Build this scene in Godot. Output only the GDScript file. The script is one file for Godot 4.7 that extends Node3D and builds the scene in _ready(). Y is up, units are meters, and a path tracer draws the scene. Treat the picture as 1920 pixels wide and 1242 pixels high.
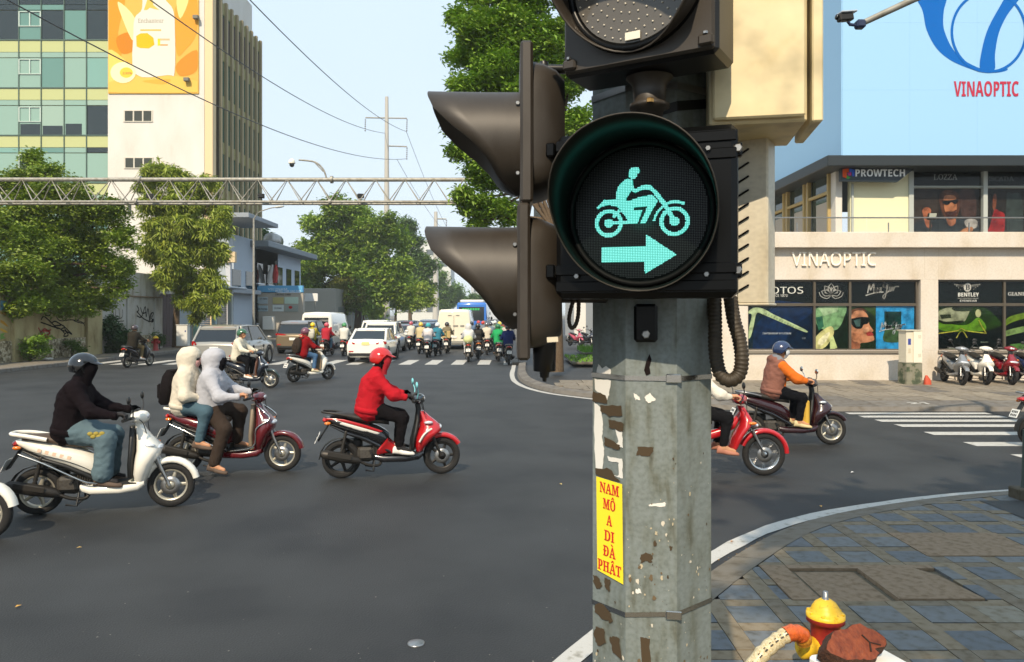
extends Node3D
# A street crossing in the low sun: signal heads on a steel pole, scooters turning, traffic waiting beyond.
# World: the camera stands at x 0, z 0; -z is up the street, y is up, the asphalt lies at y 0.
const F := 1420.0      # focal length in photograph pixels
const EYE := 2.1       # height of the lens
const HZ := 590.0      # pixel row of the horizon
var names := {}
var rng := RandomNumberGenerator.new()
var M := {}
var xf := Transform3D()

func at(px: float, py: float, d: float) -> Vector3:
	return Vector3((px - 960.0) * d / F, EYE + (HZ - py) * d / F, -d)
func gp(px: float, py: float, h := 0.0) -> Vector3:
	var d := F * (EYE - h) / (py - HZ)
	return Vector3((px - 960.0) * d / F, h, -d)
func C(s: String) -> Color:
	return Color.html(s)
func lin(s: String) -> Color:
	return Color.html(s).srgb_to_linear()

# ---------- mesh helpers ----------
func mb() -> SurfaceTool:
	var st := SurfaceTool.new()
	st.begin(Mesh.PRIMITIVE_TRIANGLES)
	st.set_smooth_group(-1)
	return st
func tri(st: SurfaceTool, a: Vector3, b: Vector3, c: Vector3) -> void:
	st.add_vertex(xf * a); st.add_vertex(xf * b); st.add_vertex(xf * c)
func quad(st: SurfaceTool, a: Vector3, b: Vector3, c: Vector3, d: Vector3) -> void:
	tri(st, a, b, c); tri(st, a, c, d)
func box(st: SurfaceTool, c: Vector3, s: Vector3, bev := 0.0, bs := Basis()) -> void:
	st.set_smooth_group(-1)
	var h := s * 0.5
	bev = minf(bev, minf(h.x, minf(h.y, h.z)) * 0.98)
	var p := {}
	for sx in [-1, 1]:
		for sy in [-1, 1]:
			for sz in [-1, 1]:
				var sg := Vector3(sx, sy, sz)
				for ax in 3:
					var q := h - Vector3(bev, bev, bev)
					q[ax] = h[ax]
					p[[sx, sy, sz, ax]] = c + bs * (q * sg)
	for ax in 3:
		var u := (ax + 1) % 3
		var w := (ax + 2) % 3
		for s1 in [-1, 1]:
			var k := []
			for e in [[-1, -1], [1, -1], [1, 1], [-1, 1]]:
				var t := [0, 0, 0]
				t[ax] = s1; t[u] = e[0]; t[w] = e[1]
				k.append(p[[t[0], t[1], t[2], ax]])
			if s1 > 0: quad(st, k[3], k[2], k[1], k[0])
			else: quad(st, k[0], k[1], k[2], k[3])
	if bev <= 0.0: return
	for ax in 3:
		var u := (ax + 1) % 3
		var w := (ax + 2) % 3
		for su in [-1, 1]:
			for sw in [-1, 1]:
				var t0 := [0, 0, 0]; var t1 := [0, 0, 0]
				t0[ax] = -1; t1[ax] = 1
				t0[u] = su; t1[u] = su; t0[w] = sw; t1[w] = sw
				var a: Vector3 = p[[t0[0], t0[1], t0[2], u]]; var b: Vector3 = p[[t1[0], t1[1], t1[2], u]]
				var cc: Vector3 = p[[t1[0], t1[1], t1[2], w]]; var d: Vector3 = p[[t0[0], t0[1], t0[2], w]]
				if su * sw > 0: quad(st, d, cc, b, a)
				else: quad(st, a, b, cc, d)
	for sx in [-1, 1]:
		for sy in [-1, 1]:
			for sz in [-1, 1]:
				var a: Vector3 = p[[sx, sy, sz, 0]]; var b: Vector3 = p[[sx, sy, sz, 1]]; var cc: Vector3 = p[[sx, sy, sz, 2]]
				if sx * sy * sz > 0: tri(st, cc, b, a)
				else: tri(st, a, b, cc)
# joins rings of equal length; smooth along and round, caps flat
func loft(st: SurfaceTool, rings: Array, caps := true, closed := true, flat := false) -> void:
	st.set_smooth_group(-1 if flat else 1)
	var n: int = rings[0].size()
	for i in rings.size() - 1:
		var A = rings[i]
		var B = rings[i + 1]
		for j in (n if closed else n - 1):
			var k := (j + 1) % n
			quad(st, A[j], A[k], B[k], B[j])
	if caps:
		st.set_smooth_group(-1)
		for e in [0, rings.size() - 1]:
			var R = rings[e]
			var m := Vector3()
			for q in R: m += q
			m /= n
			for j in n:
				if e == 0: tri(st, m, R[(j + 1) % n], R[j])
				else: tri(st, m, R[j], R[(j + 1) % n])
func ring(c: Vector3, r: Vector3, u: Vector3, e := 2.0, n := 16) -> PackedVector3Array:
	var o := PackedVector3Array()
	for i in n:
		var a := TAU * i / n
		var cs := cos(a); var sn := sin(a)
		o.append(c + r * (signf(cs) * pow(absf(cs), 2.0 / e)) + u * (signf(sn) * pow(absf(sn), 2.0 / e)))
	return o
func tube(st: SurfaceTool, pts: Array, rad, n := 8, caps := true) -> void:
	var rings := []
	var up := Vector3.ZERO
	for i in pts.size():
		var t: Vector3 = (pts[mini(i + 1, pts.size() - 1)] - pts[maxi(i - 1, 0)]).normalized()
		if i == 0: up = t.cross(Vector3(0.31, 0.85, 0.42)).normalized()
		up = (up - t * up.dot(t)).normalized()
		var r: float = rad[i] if rad is Array else rad
		rings.append(ring(pts[i], up * r, t.cross(up) * r, 2.0, n))
	loft(st, rings, caps)
# profile points are (radius, height) round the y axis
func lathe(st: SurfaceTool, prof: Array, n := 20, caps := false, flat := false) -> void:
	var rings := []
	for p in prof: rings.append(ring(Vector3(0, p[1], 0), Vector3(p[0], 0, 0), Vector3(0, 0, p[0]), 2.0, n))
	loft(st, rings, caps, true, flat)
# polygon in x, y pushed from z0 to z1
func prism(st: SurfaceTool, poly: PackedVector2Array, z0: float, z1: float, col = null) -> void:
	st.set_smooth_group(-1)
	if col != null: st.set_color(col)
	if not Geometry2D.is_polygon_clockwise(poly): poly.reverse()
	var ix := Geometry2D.triangulate_polygon(poly)
	for z in [z0, z1]:
		for i in range(0, ix.size(), 3):
			var a := poly[ix[i]]; var b := poly[ix[i + 1]]; var c := poly[ix[i + 2]]
			tri(st, Vector3(a.x, a.y, z), Vector3(b.x, b.y, z), Vector3(c.x, c.y, z))
	for i in poly.size():
		var a := poly[i]; var b := poly[(i + 1) % poly.size()]
		quad(st, Vector3(a.x, a.y, z0), Vector3(b.x, b.y, z0), Vector3(b.x, b.y, z1), Vector3(a.x, a.y, z1))
# thin flat print: polygon in x, y facing +z
func flat(st: SurfaceTool, poly: PackedVector2Array, z: float, col: Color) -> void:
	st.set_smooth_group(-1); st.set_color(col)
	if not Geometry2D.is_polygon_clockwise(poly): poly.reverse()
	var ix := Geometry2D.triangulate_polygon(poly)
	for i in range(0, ix.size(), 3):
		var a := poly[ix[i]]; var b := poly[ix[i + 1]]; var c := poly[ix[i + 2]]
		tri(st, Vector3(a.x, a.y, z), Vector3(b.x, b.y, z), Vector3(c.x, c.y, z))
# a closed outline with ragged, torn edges
func torn(p: PackedVector2Array, amp: float, k := 5) -> PackedVector2Array:
	var o := PackedVector2Array()
	for i in p.size():
		for j in k: o.append(p[i].lerp(p[(i + 1) % p.size()], float(j) / k) + Vector2(rng.randf_range(-amp, amp), rng.randf_range(-amp, amp)))
	return o if Geometry2D.triangulate_polygon(o).size() else p
# a closed outline with its corners rounded
func blob(p: PackedVector2Array, k := 4) -> PackedVector2Array:
	var o := PackedVector2Array()
	var n := p.size()
	for i in n:
		for j in k: o.append(p[i].cubic_interpolate(p[(i + 1) % n], p[(i + n - 1) % n], p[(i + 2) % n], float(j) / k))
	return o if Geometry2D.triangulate_polygon(o).size() else p
func pv(a: Array) -> PackedVector2Array:
	var o := PackedVector2Array()
	for i in range(0, a.size(), 2): o.append(Vector2(a[i], a[i + 1]))
	return o
func oval(cx: float, cy: float, rx: float, ry: float, n := 24, turn := 0.0) -> PackedVector2Array:
	var o := PackedVector2Array()
	for i in n: o.append(Vector2(cx, cy) + Vector2(cos(TAU * i / n) * rx, sin(TAU * i / n) * ry).rotated(turn))
	return o
# a smooth line through points, as a ribbon outline; w is a number or [w0, w1]
func ribbon(pts: Array, w) -> PackedVector2Array:
	var sm := smooth2(pts)
	var l := PackedVector2Array(); var r := PackedVector2Array()
	for i in sm.size():
		var t: Vector2 = (sm[mini(i + 1, sm.size() - 1)] - sm[maxi(i - 1, 0)]).normalized().orthogonal()
		var ww: float = w if not (w is Array) else lerpf(w[0], w[1], float(i) / (sm.size() - 1))
		l.append(sm[i] + t * ww * 0.5); r.append(sm[i] - t * ww * 0.5)
	r.reverse(); l.append_array(r)
	return l
func smooth2(p: Array, k := 5) -> Array:
	var o := []
	for i in p.size() - 1:
		var a: Vector2 = p[maxi(i - 1, 0)]; var b: Vector2 = p[i]; var c: Vector2 = p[i + 1]; var d: Vector2 = p[mini(i + 2, p.size() - 1)]
		for j in k: o.append(b.cubic_interpolate(c, a, d, float(j) / k))
	o.append(p[-1])
	return o
func smooth3(p: Array, k := 5) -> Array:
	var o := []
	for i in p.size() - 1:
		var a: Vector3 = p[maxi(i - 1, 0)]; var b: Vector3 = p[i]; var c: Vector3 = p[i + 1]; var d: Vector3 = p[mini(i + 2, p.size() - 1)]
		for j in k: o.append(b.cubic_interpolate(c, a, d, float(j) / k))
	o.append(p[-1])
	return o
func strokes(st: SurfaceTool, lines: Array, w: float, z: float, col: Color) -> void:
	st.set_smooth_group(-1); st.set_color(col)
	for li in lines:
		var sm := smooth2(li)
		for i in sm.size() - 1:
			var t: Vector2 = (sm[i + 1] - sm[i])
			if t.length() < 0.0001: continue
			var e := t.normalized() * w * 0.3
			var o := t.normalized().orthogonal() * w * 0.5
			var a: Vector2 = sm[i] - e; var b: Vector2 = sm[i + 1] + e
			quad(st, Vector3(a.x + o.x, a.y + o.y, z), Vector3(b.x + o.x, b.y + o.y, z), Vector3(b.x - o.x, b.y - o.y, z), Vector3(a.x - o.x, a.y - o.y, z))
func ellipsoid(st: SurfaceTool, c: Vector3, r: Vector3, n := 14, bs := Basis()) -> void:
	var rings := []
	for i in n / 2 + 1:
		var a := -PI / 2 + PI * i / (n / 2)
		rings.append(ring(c + bs * Vector3(0, sin(a) * r.y, 0), bs * Vector3(maxf(cos(a), 0.004) * r.x, 0, 0), bs * Vector3(0, 0, maxf(cos(a), 0.004) * r.z), 2.0, n))
	loft(st, rings, false)
func mesh_of(st: SurfaceTool) -> ArrayMesh:
	st.generate_normals()
	st.index()
	return st.commit()
func part(called: String, st, m: Material, parent: Node) -> MeshInstance3D:
	var o := MeshInstance3D.new()
	o.mesh = mesh_of(st) if st is SurfaceTool else st
	o.material_override = m
	o.name = called
	parent.add_child(o, true)
	return o
func numbered(s: String) -> String:
	names[s] = names.get(s, 0) + 1
	return s if names[s] == 1 else "%s_%03d" % [s, names[s] - 1]
func tag(o: Node, label: String, cat: String, group := "") -> void:
	o.set_meta("label", label); o.set_meta("category", cat)
	if group: o.set_meta("group", group)
func thing(called: String, label: String, cat: String, pos := Vector3.ZERO, turn := 0.0, group := "") -> Node3D:
	var o := Node3D.new()
	o.name = numbered(called); add_child(o)
	o.position = pos; o.rotation.y = turn
	tag(o, label, cat, group)
	return o
func solo(called: String, st, m: Material, label: String, cat: String, group := "") -> MeshInstance3D:
	var o := part(numbered(called), st, m, self)
	tag(o, label, cat, group)
	return o
func struct(called: String, st, m: Material) -> MeshInstance3D:
	var o := part(numbered(called), st, m, self)
	o.set_meta("kind", "structure")
	return o
func copy(o: Node3D, label: String, pos: Vector3, turn := 0.0, group := "") -> Node3D:
	var c: Node3D = o.duplicate()
	var b: String = o.get_meta("base") if o.has_meta("base") else String(o.name)
	c.name = numbered(b); add_child(c)
	c.position = pos; c.rotation.y = turn
	c.set_meta("label", label)
	if group: c.set_meta("group", group)
	return c
func text(s: String, h: float, depth: float, m: Material, parent: Node, pos: Vector3, wide := 0.0, font := "Droid Sans", bold := false, called := "lettering", bs := Basis()) -> MeshInstance3D:
	var t := TextMesh.new()
	var f := SystemFont.new()
	f.font_names = PackedStringArray([font])
	if bold: f.font_weight = 700
	t.font = f; t.text = s; t.font_size = 64; t.pixel_size = h / 46.0; t.depth = depth; t.curve_step = 2.0
	var o := MeshInstance3D.new()
	o.mesh = t; o.material_override = m; o.name = called
	parent.add_child(o, true)
	var w: float = t.get_aabb().size.x
	var k: float = wide / w if wide > 0.0 and w > 0.0 else 1.0
	o.transform = Transform3D(bs * Basis.from_scale(Vector3(k, 1, 1)), pos)
	return o

# ---------- materials ----------
func noise_tex(freq: float, ramp: Array, size := 512, oct := 4, seed_ := 1, kind := FastNoiseLite.TYPE_SIMPLEX_SMOOTH, normal := 0.0) -> NoiseTexture2D:
	var n := FastNoiseLite.new()
	n.noise_type = kind; n.frequency = freq; n.fractal_octaves = oct; n.seed = seed_
	if kind == FastNoiseLite.TYPE_CELLULAR: n.cellular_return_type = FastNoiseLite.RETURN_CELL_VALUE
	var t := NoiseTexture2D.new()
	t.width = size; t.height = size; t.seamless = true; t.noise = n
	if normal > 0.0:
		t.as_normal_map = true; t.bump_strength = normal
	elif ramp:
		var g := Gradient.new()
		var offs := PackedFloat32Array(); var cols := PackedColorArray()
		for r in ramp:
			offs.append(r[0]); cols.append(r[1] if r[1] is Color else C(r[1]))
		g.offsets = offs; g.colors = cols
		t.color_ramp = g
	return t
func mat(col, rough := 0.6, metal := 0.0) -> StandardMaterial3D:
	var m := StandardMaterial3D.new()
	m.albedo_color = col if col is Color else C(col)
	m.roughness = rough; m.metallic = metal
	m.cull_mode = BaseMaterial3D.CULL_DISABLED
	return m
func vmat(rough := 0.6, metal := 0.0) -> StandardMaterial3D:
	var m := mat(Color.WHITE, rough, metal)
	m.vertex_color_use_as_albedo = true
	return m
# plain colour with a computed grain over it, laid on in the world's axes; s is tiles per metre
func grain(col, tex: Texture2D, s: float, rough := 0.8, world := true) -> StandardMaterial3D:
	var m := mat(col, rough)
	m.albedo_texture = tex
	m.uv1_triplanar = true; m.uv1_world_triplanar = world
	m.uv1_scale = Vector3(s, s, s)
	return m
func patches(m: StandardMaterial3D, tex: Texture2D, s: float, tall := 1.0) -> StandardMaterial3D:
	m.detail_enabled = true; m.detail_blend_mode = BaseMaterial3D.BLEND_MODE_MUL
	m.detail_albedo = tex; m.detail_uv_layer = BaseMaterial3D.DETAIL_UV_2
	m.uv2_triplanar = true; m.uv2_world_triplanar = true; m.uv2_scale = Vector3(s, s * tall, s)
	return m
func relief(m: StandardMaterial3D, tex: Texture2D, cm: float) -> StandardMaterial3D:
	m.heightmap_enabled = true; m.heightmap_texture = tex; m.heightmap_scale = cm
	return m
func paint(col, rough := 0.25) -> StandardMaterial3D:
	var m := mat(col, rough)
	m.clearcoat_enabled = true; m.clearcoat = 0.8; m.clearcoat_roughness = 0.08
	return m
func cloth(col) -> StandardMaterial3D:
	var m := grain(col, M.thread, 2.0, 0.92, false)
	m.rim_enabled = true; m.rim = 0.08; m.rim_tint = 0.7
	m.metallic_specular = 0.12
	relief(m, M.wrinkle, 0.55)
	return m

func _ready() -> void:
	rng.seed = 7
	# camera
	var cam := Camera3D.new()
	cam.name = "camera"
	add_child(cam)
	cam.projection = Camera3D.PROJECTION_FRUSTUM
	var nr := 0.05
	var ca := CameraAttributesPhysical.new()
	ca.frustum_near = nr; ca.frustum_far = 3000.0
	ca.frustum_focal_length = 26.6; ca.exposure_aperture = 16.0; ca.frustum_focus_distance = 3.2
	cam.attributes = ca
	cam.near = nr; cam.far = 3000.0; cam.keep_aspect = Camera3D.KEEP_HEIGHT
	cam.size = 1242.0 / F * nr
	cam.frustum_offset = Vector2(0, -(621.0 - HZ) / F * nr)
	cam.position = Vector3(0, EYE, 0)
	cam.current = true
	# sky and exposure
	var we := WorldEnvironment.new()
	var env := Environment.new()
	we.name = "world_environment"; we.environment = env
	add_child(we)
	env.background_mode = Environment.BG_SKY
	var sky := Sky.new()
	var sm := ProceduralSkyMaterial.new()
	sm.sky_top_color = C("c8dcee"); sm.sky_horizon_color = C("dfe8ec"); sm.sky_curve = 0.12
	sm.ground_bottom_color = C("6b6760"); sm.ground_horizon_color = C("d9dde0")
	sm.sky_energy_multiplier = 1.0
	sm.sun_angle_max = 0.0
	var cn := FastNoiseLite.new()
	cn.noise_type = FastNoiseLite.TYPE_SIMPLEX_SMOOTH; cn.frequency = 0.004; cn.fractal_octaves = 5; cn.seed = 11
	var cov := NoiseTexture2D.new()
	cov.width = 1024; cov.height = 512; cov.seamless = true; cov.noise = cn
	var cg := Gradient.new()
	cg.offsets = PackedFloat32Array([0.45, 0.95]); cg.colors = PackedColorArray([Color(1, 1, 1, 0), Color(0.95, 0.96, 0.97, 0.5)])
	cov.color_ramp = cg
	sm.sky_cover = cov; sm.sky_cover_modulate = Color(0.35, 0.33, 0.3, 1.0)
	sky.sky_material = sm
	env.sky = sky
	env.tonemap_mode = Environment.TONE_MAPPER_LINEAR
	env.tonemap_exposure = 1.28
	env.sdfgi_enabled = true; env.ssao_enabled = true; env.ssil_enabled = true
	env.fog_enabled = true; env.fog_density = 0.0005; env.fog_light_color = C("dfe8ec")
	# low sun from behind, on the side of the walled pavement
	var sun := DirectionalLight3D.new()
	sun.name = "sun"
	sun.light_color = C("ffecd0"); sun.light_energy = 1.3; sun.light_angular_distance = 0.6; sun.shadow_enabled = true
	add_child(sun)
	sun.look_at_from_position(Vector3.ZERO, Vector3(0.167, -0.669, -0.724), Vector3.UP)
	make_materials()
	build_ground()
	build_signals()
	build_shop()
	build_wall_side()
	build_far_street()
	build_trees()
	build_traffic()
	build_small()

func make_materials() -> void:
	var grit := noise_tex(0.16, [[0.0, "747474"], [0.35, "b4b4b2"], [0.6, "c8c8c8"], [0.8, "e2e0dc"], [1.0, "ffffff"]], 1024, 3, 3)
	var speck := noise_tex(0.5, [[0.0, "9a9a9a"], [0.5, "c9c9c9"], [0.8, "d8d4cc"], [1.0, "ffffff"]], 1024, 2, 5)
	var mott := noise_tex(0.012, [[0.0, "989a9c"], [0.35, "cacaca"], [0.55, "e2e2e0"], [1.0, "ffffff"]], 512, 6, 9)
	var stain := noise_tex(0.02, [[0.0, "b3a895"], [0.25, "ddd6c9"], [0.5, "f4f1ea"], [1.0, "ffffff"]], 512, 6, 21)
	var bumps := noise_tex(0.2, [], 512, 3, 4)
	var soft := noise_tex(0.02, [], 512, 4, 14)
	M.bumps = bumps; M.soft = soft; M.stain = stain; M.mott = mott; M.speck = speck
	M.weave = noise_tex(0.03, [[0.0, "c4c4c4"], [0.5, "efefef"], [1.0, "ffffff"]], 256, 4, 31)
	M.thread = noise_tex(0.3, [[0.0, "d8d8d8"], [0.5, "f2f2f2"], [1.0, "ffffff"]], 256, 2, 33)
	M.wrinkle = noise_tex(0.012, [], 256, 3, 35)
	M.wrinkle.noise.fractal_type = FastNoiseLite.FRACTAL_RIDGED
	M.asphalt = relief(patches(grain("454749", grit, 0.55, 0.68), mott, 0.09), bumps, 0.3)
	M.asphalt.metallic_specular = 0.5
	M.earth = grain("6d675a", mott, 0.2, 0.95)
	M.white_line = patches(grain("e9e8e2", speck, 1.2, 0.7), noise_tex(0.05, [[0.0, "b0aea8"], [0.22, "e6e4de"], [0.35, "ffffff"], [1.0, "ffffff"]], 512, 5, 41), 0.3)
	M.kerb = relief(patches(grain("918b80", speck, 1.1, 0.85), stain, 0.5), bumps, 0.25)
	M.kerb_far = patches(grain("9a9691", speck, 0.9, 0.85), stain, 0.35)
	M.mortar = relief(patches(grain("837a68", speck, 1.4, 0.9), stain, 0.8), bumps, 0.3)
	M.tile_blue = []
	for c in ["7d868e", "878d93", "747d88"]:
		M.tile_blue.append(relief(patches(grain(c, speck, 1.3, 0.62), stain, 0.9), bumps, 0.12))
	M.tile_beige = []
	for c in ["a0937c", "978c7a", "a89a82"]:
		M.tile_beige.append(relief(patches(grain(c, speck, 1.3, 0.85), stain, 0.9), bumps, 0.15))
	M.tile_pale = []
	for c in ["aaa596", "b3ada0", "a09a8c"]:
		M.tile_pale.append(relief(patches(grain(c, speck, 1.3, 0.85), stain, 0.9), bumps, 0.15))
	M.concrete = relief(patches(grain("b39c82", speck, 1.5, 0.9), stain, 1.1), bumps, 0.35)
	M.concrete_dark = relief(patches(grain("6f6757", speck, 1.2, 0.9), stain, 0.9), bumps, 0.3)
	M.pave_far = []
	for c in ["b3aa9c", "a59d91", "bdb4a5", "8e8a86"]:
		M.pave_far.append(patches(grain(c, speck, 0.8, 0.85), stain, 0.4))
	M.plaster = patches(grain("d6cfc4", noise_tex(0.1, [[0.0, "eeeeee"], [1.0, "ffffff"]], 256, 3, 6), 0.5, 0.85), noise_tex(0.02, [[0.0, "e8e0d2"], [0.35, "f8f4ee"], [1.0, "ffffff"]], 512, 5, 61), 0.1, 0.5)
	M.plaster_white = patches(grain("dedcd6", noise_tex(0.1, [[0.0, "eeeeee"], [1.0, "ffffff"]], 256, 3, 8), 0.4, 0.85), noise_tex(0.015, [[0.0, "e3e0d8"], [0.3, "f6f4f0"], [1.0, "ffffff"]], 512, 5, 62), 0.05, 0.4)
	M.wall_cream = patches(grain("e2d4a2", speck, 0.6, 0.9), stain, 0.16, 0.4)
	M.wall_white = patches(grain("ecece8", speck, 0.6, 0.9), stain, 0.13, 0.4)
	M.rubble = patches(grain("c3bca6", noise_tex(0.06, [[0.0, "6f6a5c"], [0.4, "b9b3a3"], [0.7, "ffffff"], [1.0, "ffffff"]], 256, 2, 17, FastNoiseLite.TYPE_CELLULAR), 0.5, 0.95), stain, 0.3)
	M.black = mat("131414", 0.45)
	M.rubber = grain("1d1c1b", M.weave, 4.0, 0.85, false)
	M.chrome = mat("c9c9c6", 0.18, 1.0)
	M.steel = grain("a8a8a6", M.weave, 2.0, 0.35, false); M.steel.metallic = 0.9
	M.galv = patches(grain("a7a7a2", M.weave, 0.9, 0.55), stain, 0.3); M.galv.metallic = 0.35
	M.dark_metal = mat("3a3733", 0.5, 0.6)
	M.glass_dark = mat("0b1114", 0.08); M.glass_dark.metallic_specular = 0.7
	M.red_lens = paint("b01310", 0.2)
	M.amber_lens = paint("d8751c", 0.2)
	M.clear_lens = mat("d5dade", 0.12, 0.35)
	M.plate = mat("e4e3dc", 0.5)
	M.skin = mat("b98663", 0.6)
	M.shoe_white = mat("dedad2", 0.7); M.shoe_dark = mat("3c332c", 0.7); M.shoe_brown = mat("5a4a3e", 0.8)
	M.engine = patches(grain("4b4844", M.weave, 3.0, 0.5, false), stain, 3.0)
	M.print = vmat(0.7); M.print.metallic_specular = 0.2

# ---------- ground ----------
func sheet(st: SurfaceTool, x0: float, x1: float, d0: float, d1: float, y: float) -> void:
	quad(st, Vector3(x0, y, -d0), Vector3(x0, y, -d1), Vector3(x1, y, -d1), Vector3(x1, y, -d0))
# band along a ground polyline between two offsets to its right, heights y0 and y1
func band(st: SurfaceTool, pts: Array, o0: float, y0: float, o1: float, y1: float, wob := 0.0) -> void:
	var A := []; var B := []
	for i in pts.size():
		var t: Vector3 = (pts[mini(i + 1, pts.size() - 1)] - pts[maxi(i - 1, 0)])
		t.y = 0; t = t.normalized()
		var r := Vector3(-t.z, 0, t.x)
		var w := rng.randf_range(-wob, wob)
		var p: Vector3 = pts[i]
		A.append(p + r * (o0 + w) + Vector3(0, y0, 0)); B.append(p + r * (o1 - w) + Vector3(0, y1, 0))
	for i in pts.size() - 1: quad(st, A[i], B[i], B[i + 1], A[i + 1])
func slab(called: String, poly: PackedVector2Array, y0: float, y1: float, m: Material) -> MeshInstance3D:
	var st := mb()
	xf = Transform3D(Basis(Vector3(1, 0, 0), Vector3(0, 0, -1), Vector3(0, 1, 0)), Vector3.ZERO)
	prism(st, poly, y0, y1)
	xf = Transform3D()
	return struct(called, st, m)
# a flat piece of paving: outline in (x, distance), top at y1
func piece(poly: PackedVector2Array, y0: float, y1: float) -> SurfaceTool:
	var st := mb()
	xf = Transform3D(Basis(Vector3(1, 0, 0), Vector3(0, 0, -1), Vector3(0, 1, 0)), Vector3.ZERO)
	prism(st, poly, y0, y1)
	xf = Transform3D()
	return st

var near_kerb := []
func build_ground() -> void:
	var st := mb()
	sheet(st, -900, 900, -300, 1500, -0.02)
	struct("ground", st, M.earth)
	st = mb()
	sheet(st, -70, 90, -40, 330, 0.0)
	struct("road", st, M.asphalt)
	# the corner the camera stands on
	near_kerb = smooth3([Vector3(-1.25, 0, 3.0), Vector3(-0.95, 0, -0.5), Vector3(-0.45, 0, -3.0), gp(1085, 1225), gp(1329, 1050), gp(1476, 982), gp(1664, 945), gp(1898, 922), Vector3(9.0, 0, -9.45), Vector3(14, 0, -9.6), Vector3(40, 0, -9.6)], 6)
	st = mb()
	band(st, near_kerb, -0.08, 0.006, 0.075, 0.006, 0.008)
	struct("road_edge_line", st, M.white_line)
	var kerb := struct("kerb", mb_band(near_kerb, 0.2, 0.0, 0.22, 0.07), M.kerb)
	# kerb stones, each a piece of its own
	var idx := 0
	while idx < near_kerb.size() - 1:
		var e := mini(idx + 2, near_kerb.size() - 1)
		var seg := near_kerb.slice(idx, e + 1)
		if seg[0].distance_to(seg[-1]) > 4.0 or seg[0].z > -2.0:
			part("kerb_stone", mb_band(seg, 0.22, 0.07, 0.5, 0.105), M.kerb, kerb)
		else:
			var s2 := []
			for q in seg: s2.append(q)
			var tt: Vector3 = (s2[-1] - s2[0]).normalized() * 0.006
			s2[0] += tt; s2[-1] -= tt
			part("kerb_stone", mb_band(s2, 0.222, 0.072, 0.494, 0.107), M.kerb, kerb)
		idx = e
	var edge := PackedVector2Array()
	for i in near_kerb.size():
		var t: Vector3 = (near_kerb[mini(i + 1, near_kerb.size() - 1)] - near_kerb[maxi(i - 1, 0)]).normalized()
		var p: Vector3 = near_kerb[i] + Vector3(-t.z, 0, t.x) * 0.5
		edge.append(Vector2(p.x, -p.z))
	var reg := edge.duplicate()
	reg.append(Vector2(40, -8)); reg.append(Vector2(-1.2, -8))
	var pave := slab("pavement", reg, -0.01, 0.088, M.mortar)
	# concrete covers let into the paving
	var pit_a := pv([1.95, 5.27, 3.32, 5.27, 3.32, 6.02, 1.95, 6.02])
	var pit_b := pv([3.42, 6.24, 4.42, 6.24, 4.42, 6.92, 3.42, 6.92])
	var pit_c := pv([3.5, 4.56, 4.7, 4.56, 4.7, 5.1, 3.5, 5.1])
	var holes := [pit_a, pit_b, pit_c]
	var arc := pv([3.02, 3.0, 3.02, 4.4, 3.1, 4.8, 3.26, 5.25, 3.62, 5.62, 4.0, 5.95, 4.6, 6.2, 9, 6.3, 9, 3.0])
	var n_shapes := 0
	for i in range(-1, 22):
		for j in range(0, 16):
			var x0 := 0.2 + i * 0.42; var d0 := 2.9 + j * 0.4
			var cells := [["paving_tile", pv([x0, d0, x0 + 0.29, d0, x0 + 0.29, d0 + 0.275, x0, d0 + 0.275])], ["border_tile", pv([x0 + 0.295, d0, x0 + 0.415, d0, x0 + 0.415, d0 + 0.395, x0 + 0.295, d0 + 0.395])], ["border_tile", pv([x0, d0 + 0.28, x0 + 0.29, d0 + 0.28, x0 + 0.29, d0 + 0.395, x0, d0 + 0.395])]]
			for c in cells:
				var pc := [c[1]]
				for hole in holes:
					var nx := []
					for q in pc: nx.append_array(Geometry2D.clip_polygons(q, hole))
					pc = nx
				var nx2 := []
				for q in pc: nx2.append_array(Geometry2D.intersect_polygons(q, reg))
				for q in nx2:
					if Geometry2D.is_polygon_clockwise(q): pass
					var area := 0.0
					var mid := Vector2()
					for k in q.size():
						area += q[k].cross(q[(k + 1) % q.size()]) * 0.5
						mid += q[k]
					mid /= q.size()
					if absf(area) < 0.002: continue
					var px: float = 960 + mid.x * F / mid.y
					var py: float = HZ + 2.0 * F / mid.y
					if px < 1230 or px > 2050 or py > 1330: continue
					var pale := Geometry2D.is_point_in_polygon(mid, arc)
					var set_: Array = M.tile_pale if pale else (M.tile_blue if c[0] == "paving_tile" else M.tile_beige)
					if pale and c[0] != "paving_tile": set_ = M.tile_beige
					part(c[0], piece(q, 0.07, 0.106 + rng.randf_range(-0.0035, 0.0035)), set_[rng.randi() % 3], pave)
					n_shapes += 1
	# the two-lid pit, its frame, and two more slabs
	part("pit_frame", piece(pv([1.96, 5.28, 2.16, 5.28, 2.16, 6.01, 1.96, 6.01]), 0.05, 0.112), M.concrete, pave)
	part("pit_frame", piece(pv([2.165, 5.93, 3.31, 5.93, 3.31, 6.01, 2.165, 6.01]), 0.05, 0.112), M.concrete, pave)
	part("pit_lid", piece(pv([2.2, 5.29, 2.66, 5.29, 2.66, 5.9, 2.2, 5.9]), 0.02, 0.092), M.concrete, pave)
	part("pit_lid", piece(pv([2.7, 5.28, 3.3, 5.28, 3.24, 5.75, 3.14, 5.92, 2.7, 5.92]), 0.02, 0.118), M.concrete, pave)
	part("concrete_slab", piece(pv([3.43, 6.25, 4.41, 6.25, 4.41, 6.91, 3.43, 6.91]), 0.05, 0.109), M.concrete, pave)
	part("gravel_slab", piece(pv([3.51, 4.57, 4.69, 4.57, 4.69, 5.09, 3.51, 5.09]), 0.05, 0.11), M.concrete_dark, pave)
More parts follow.
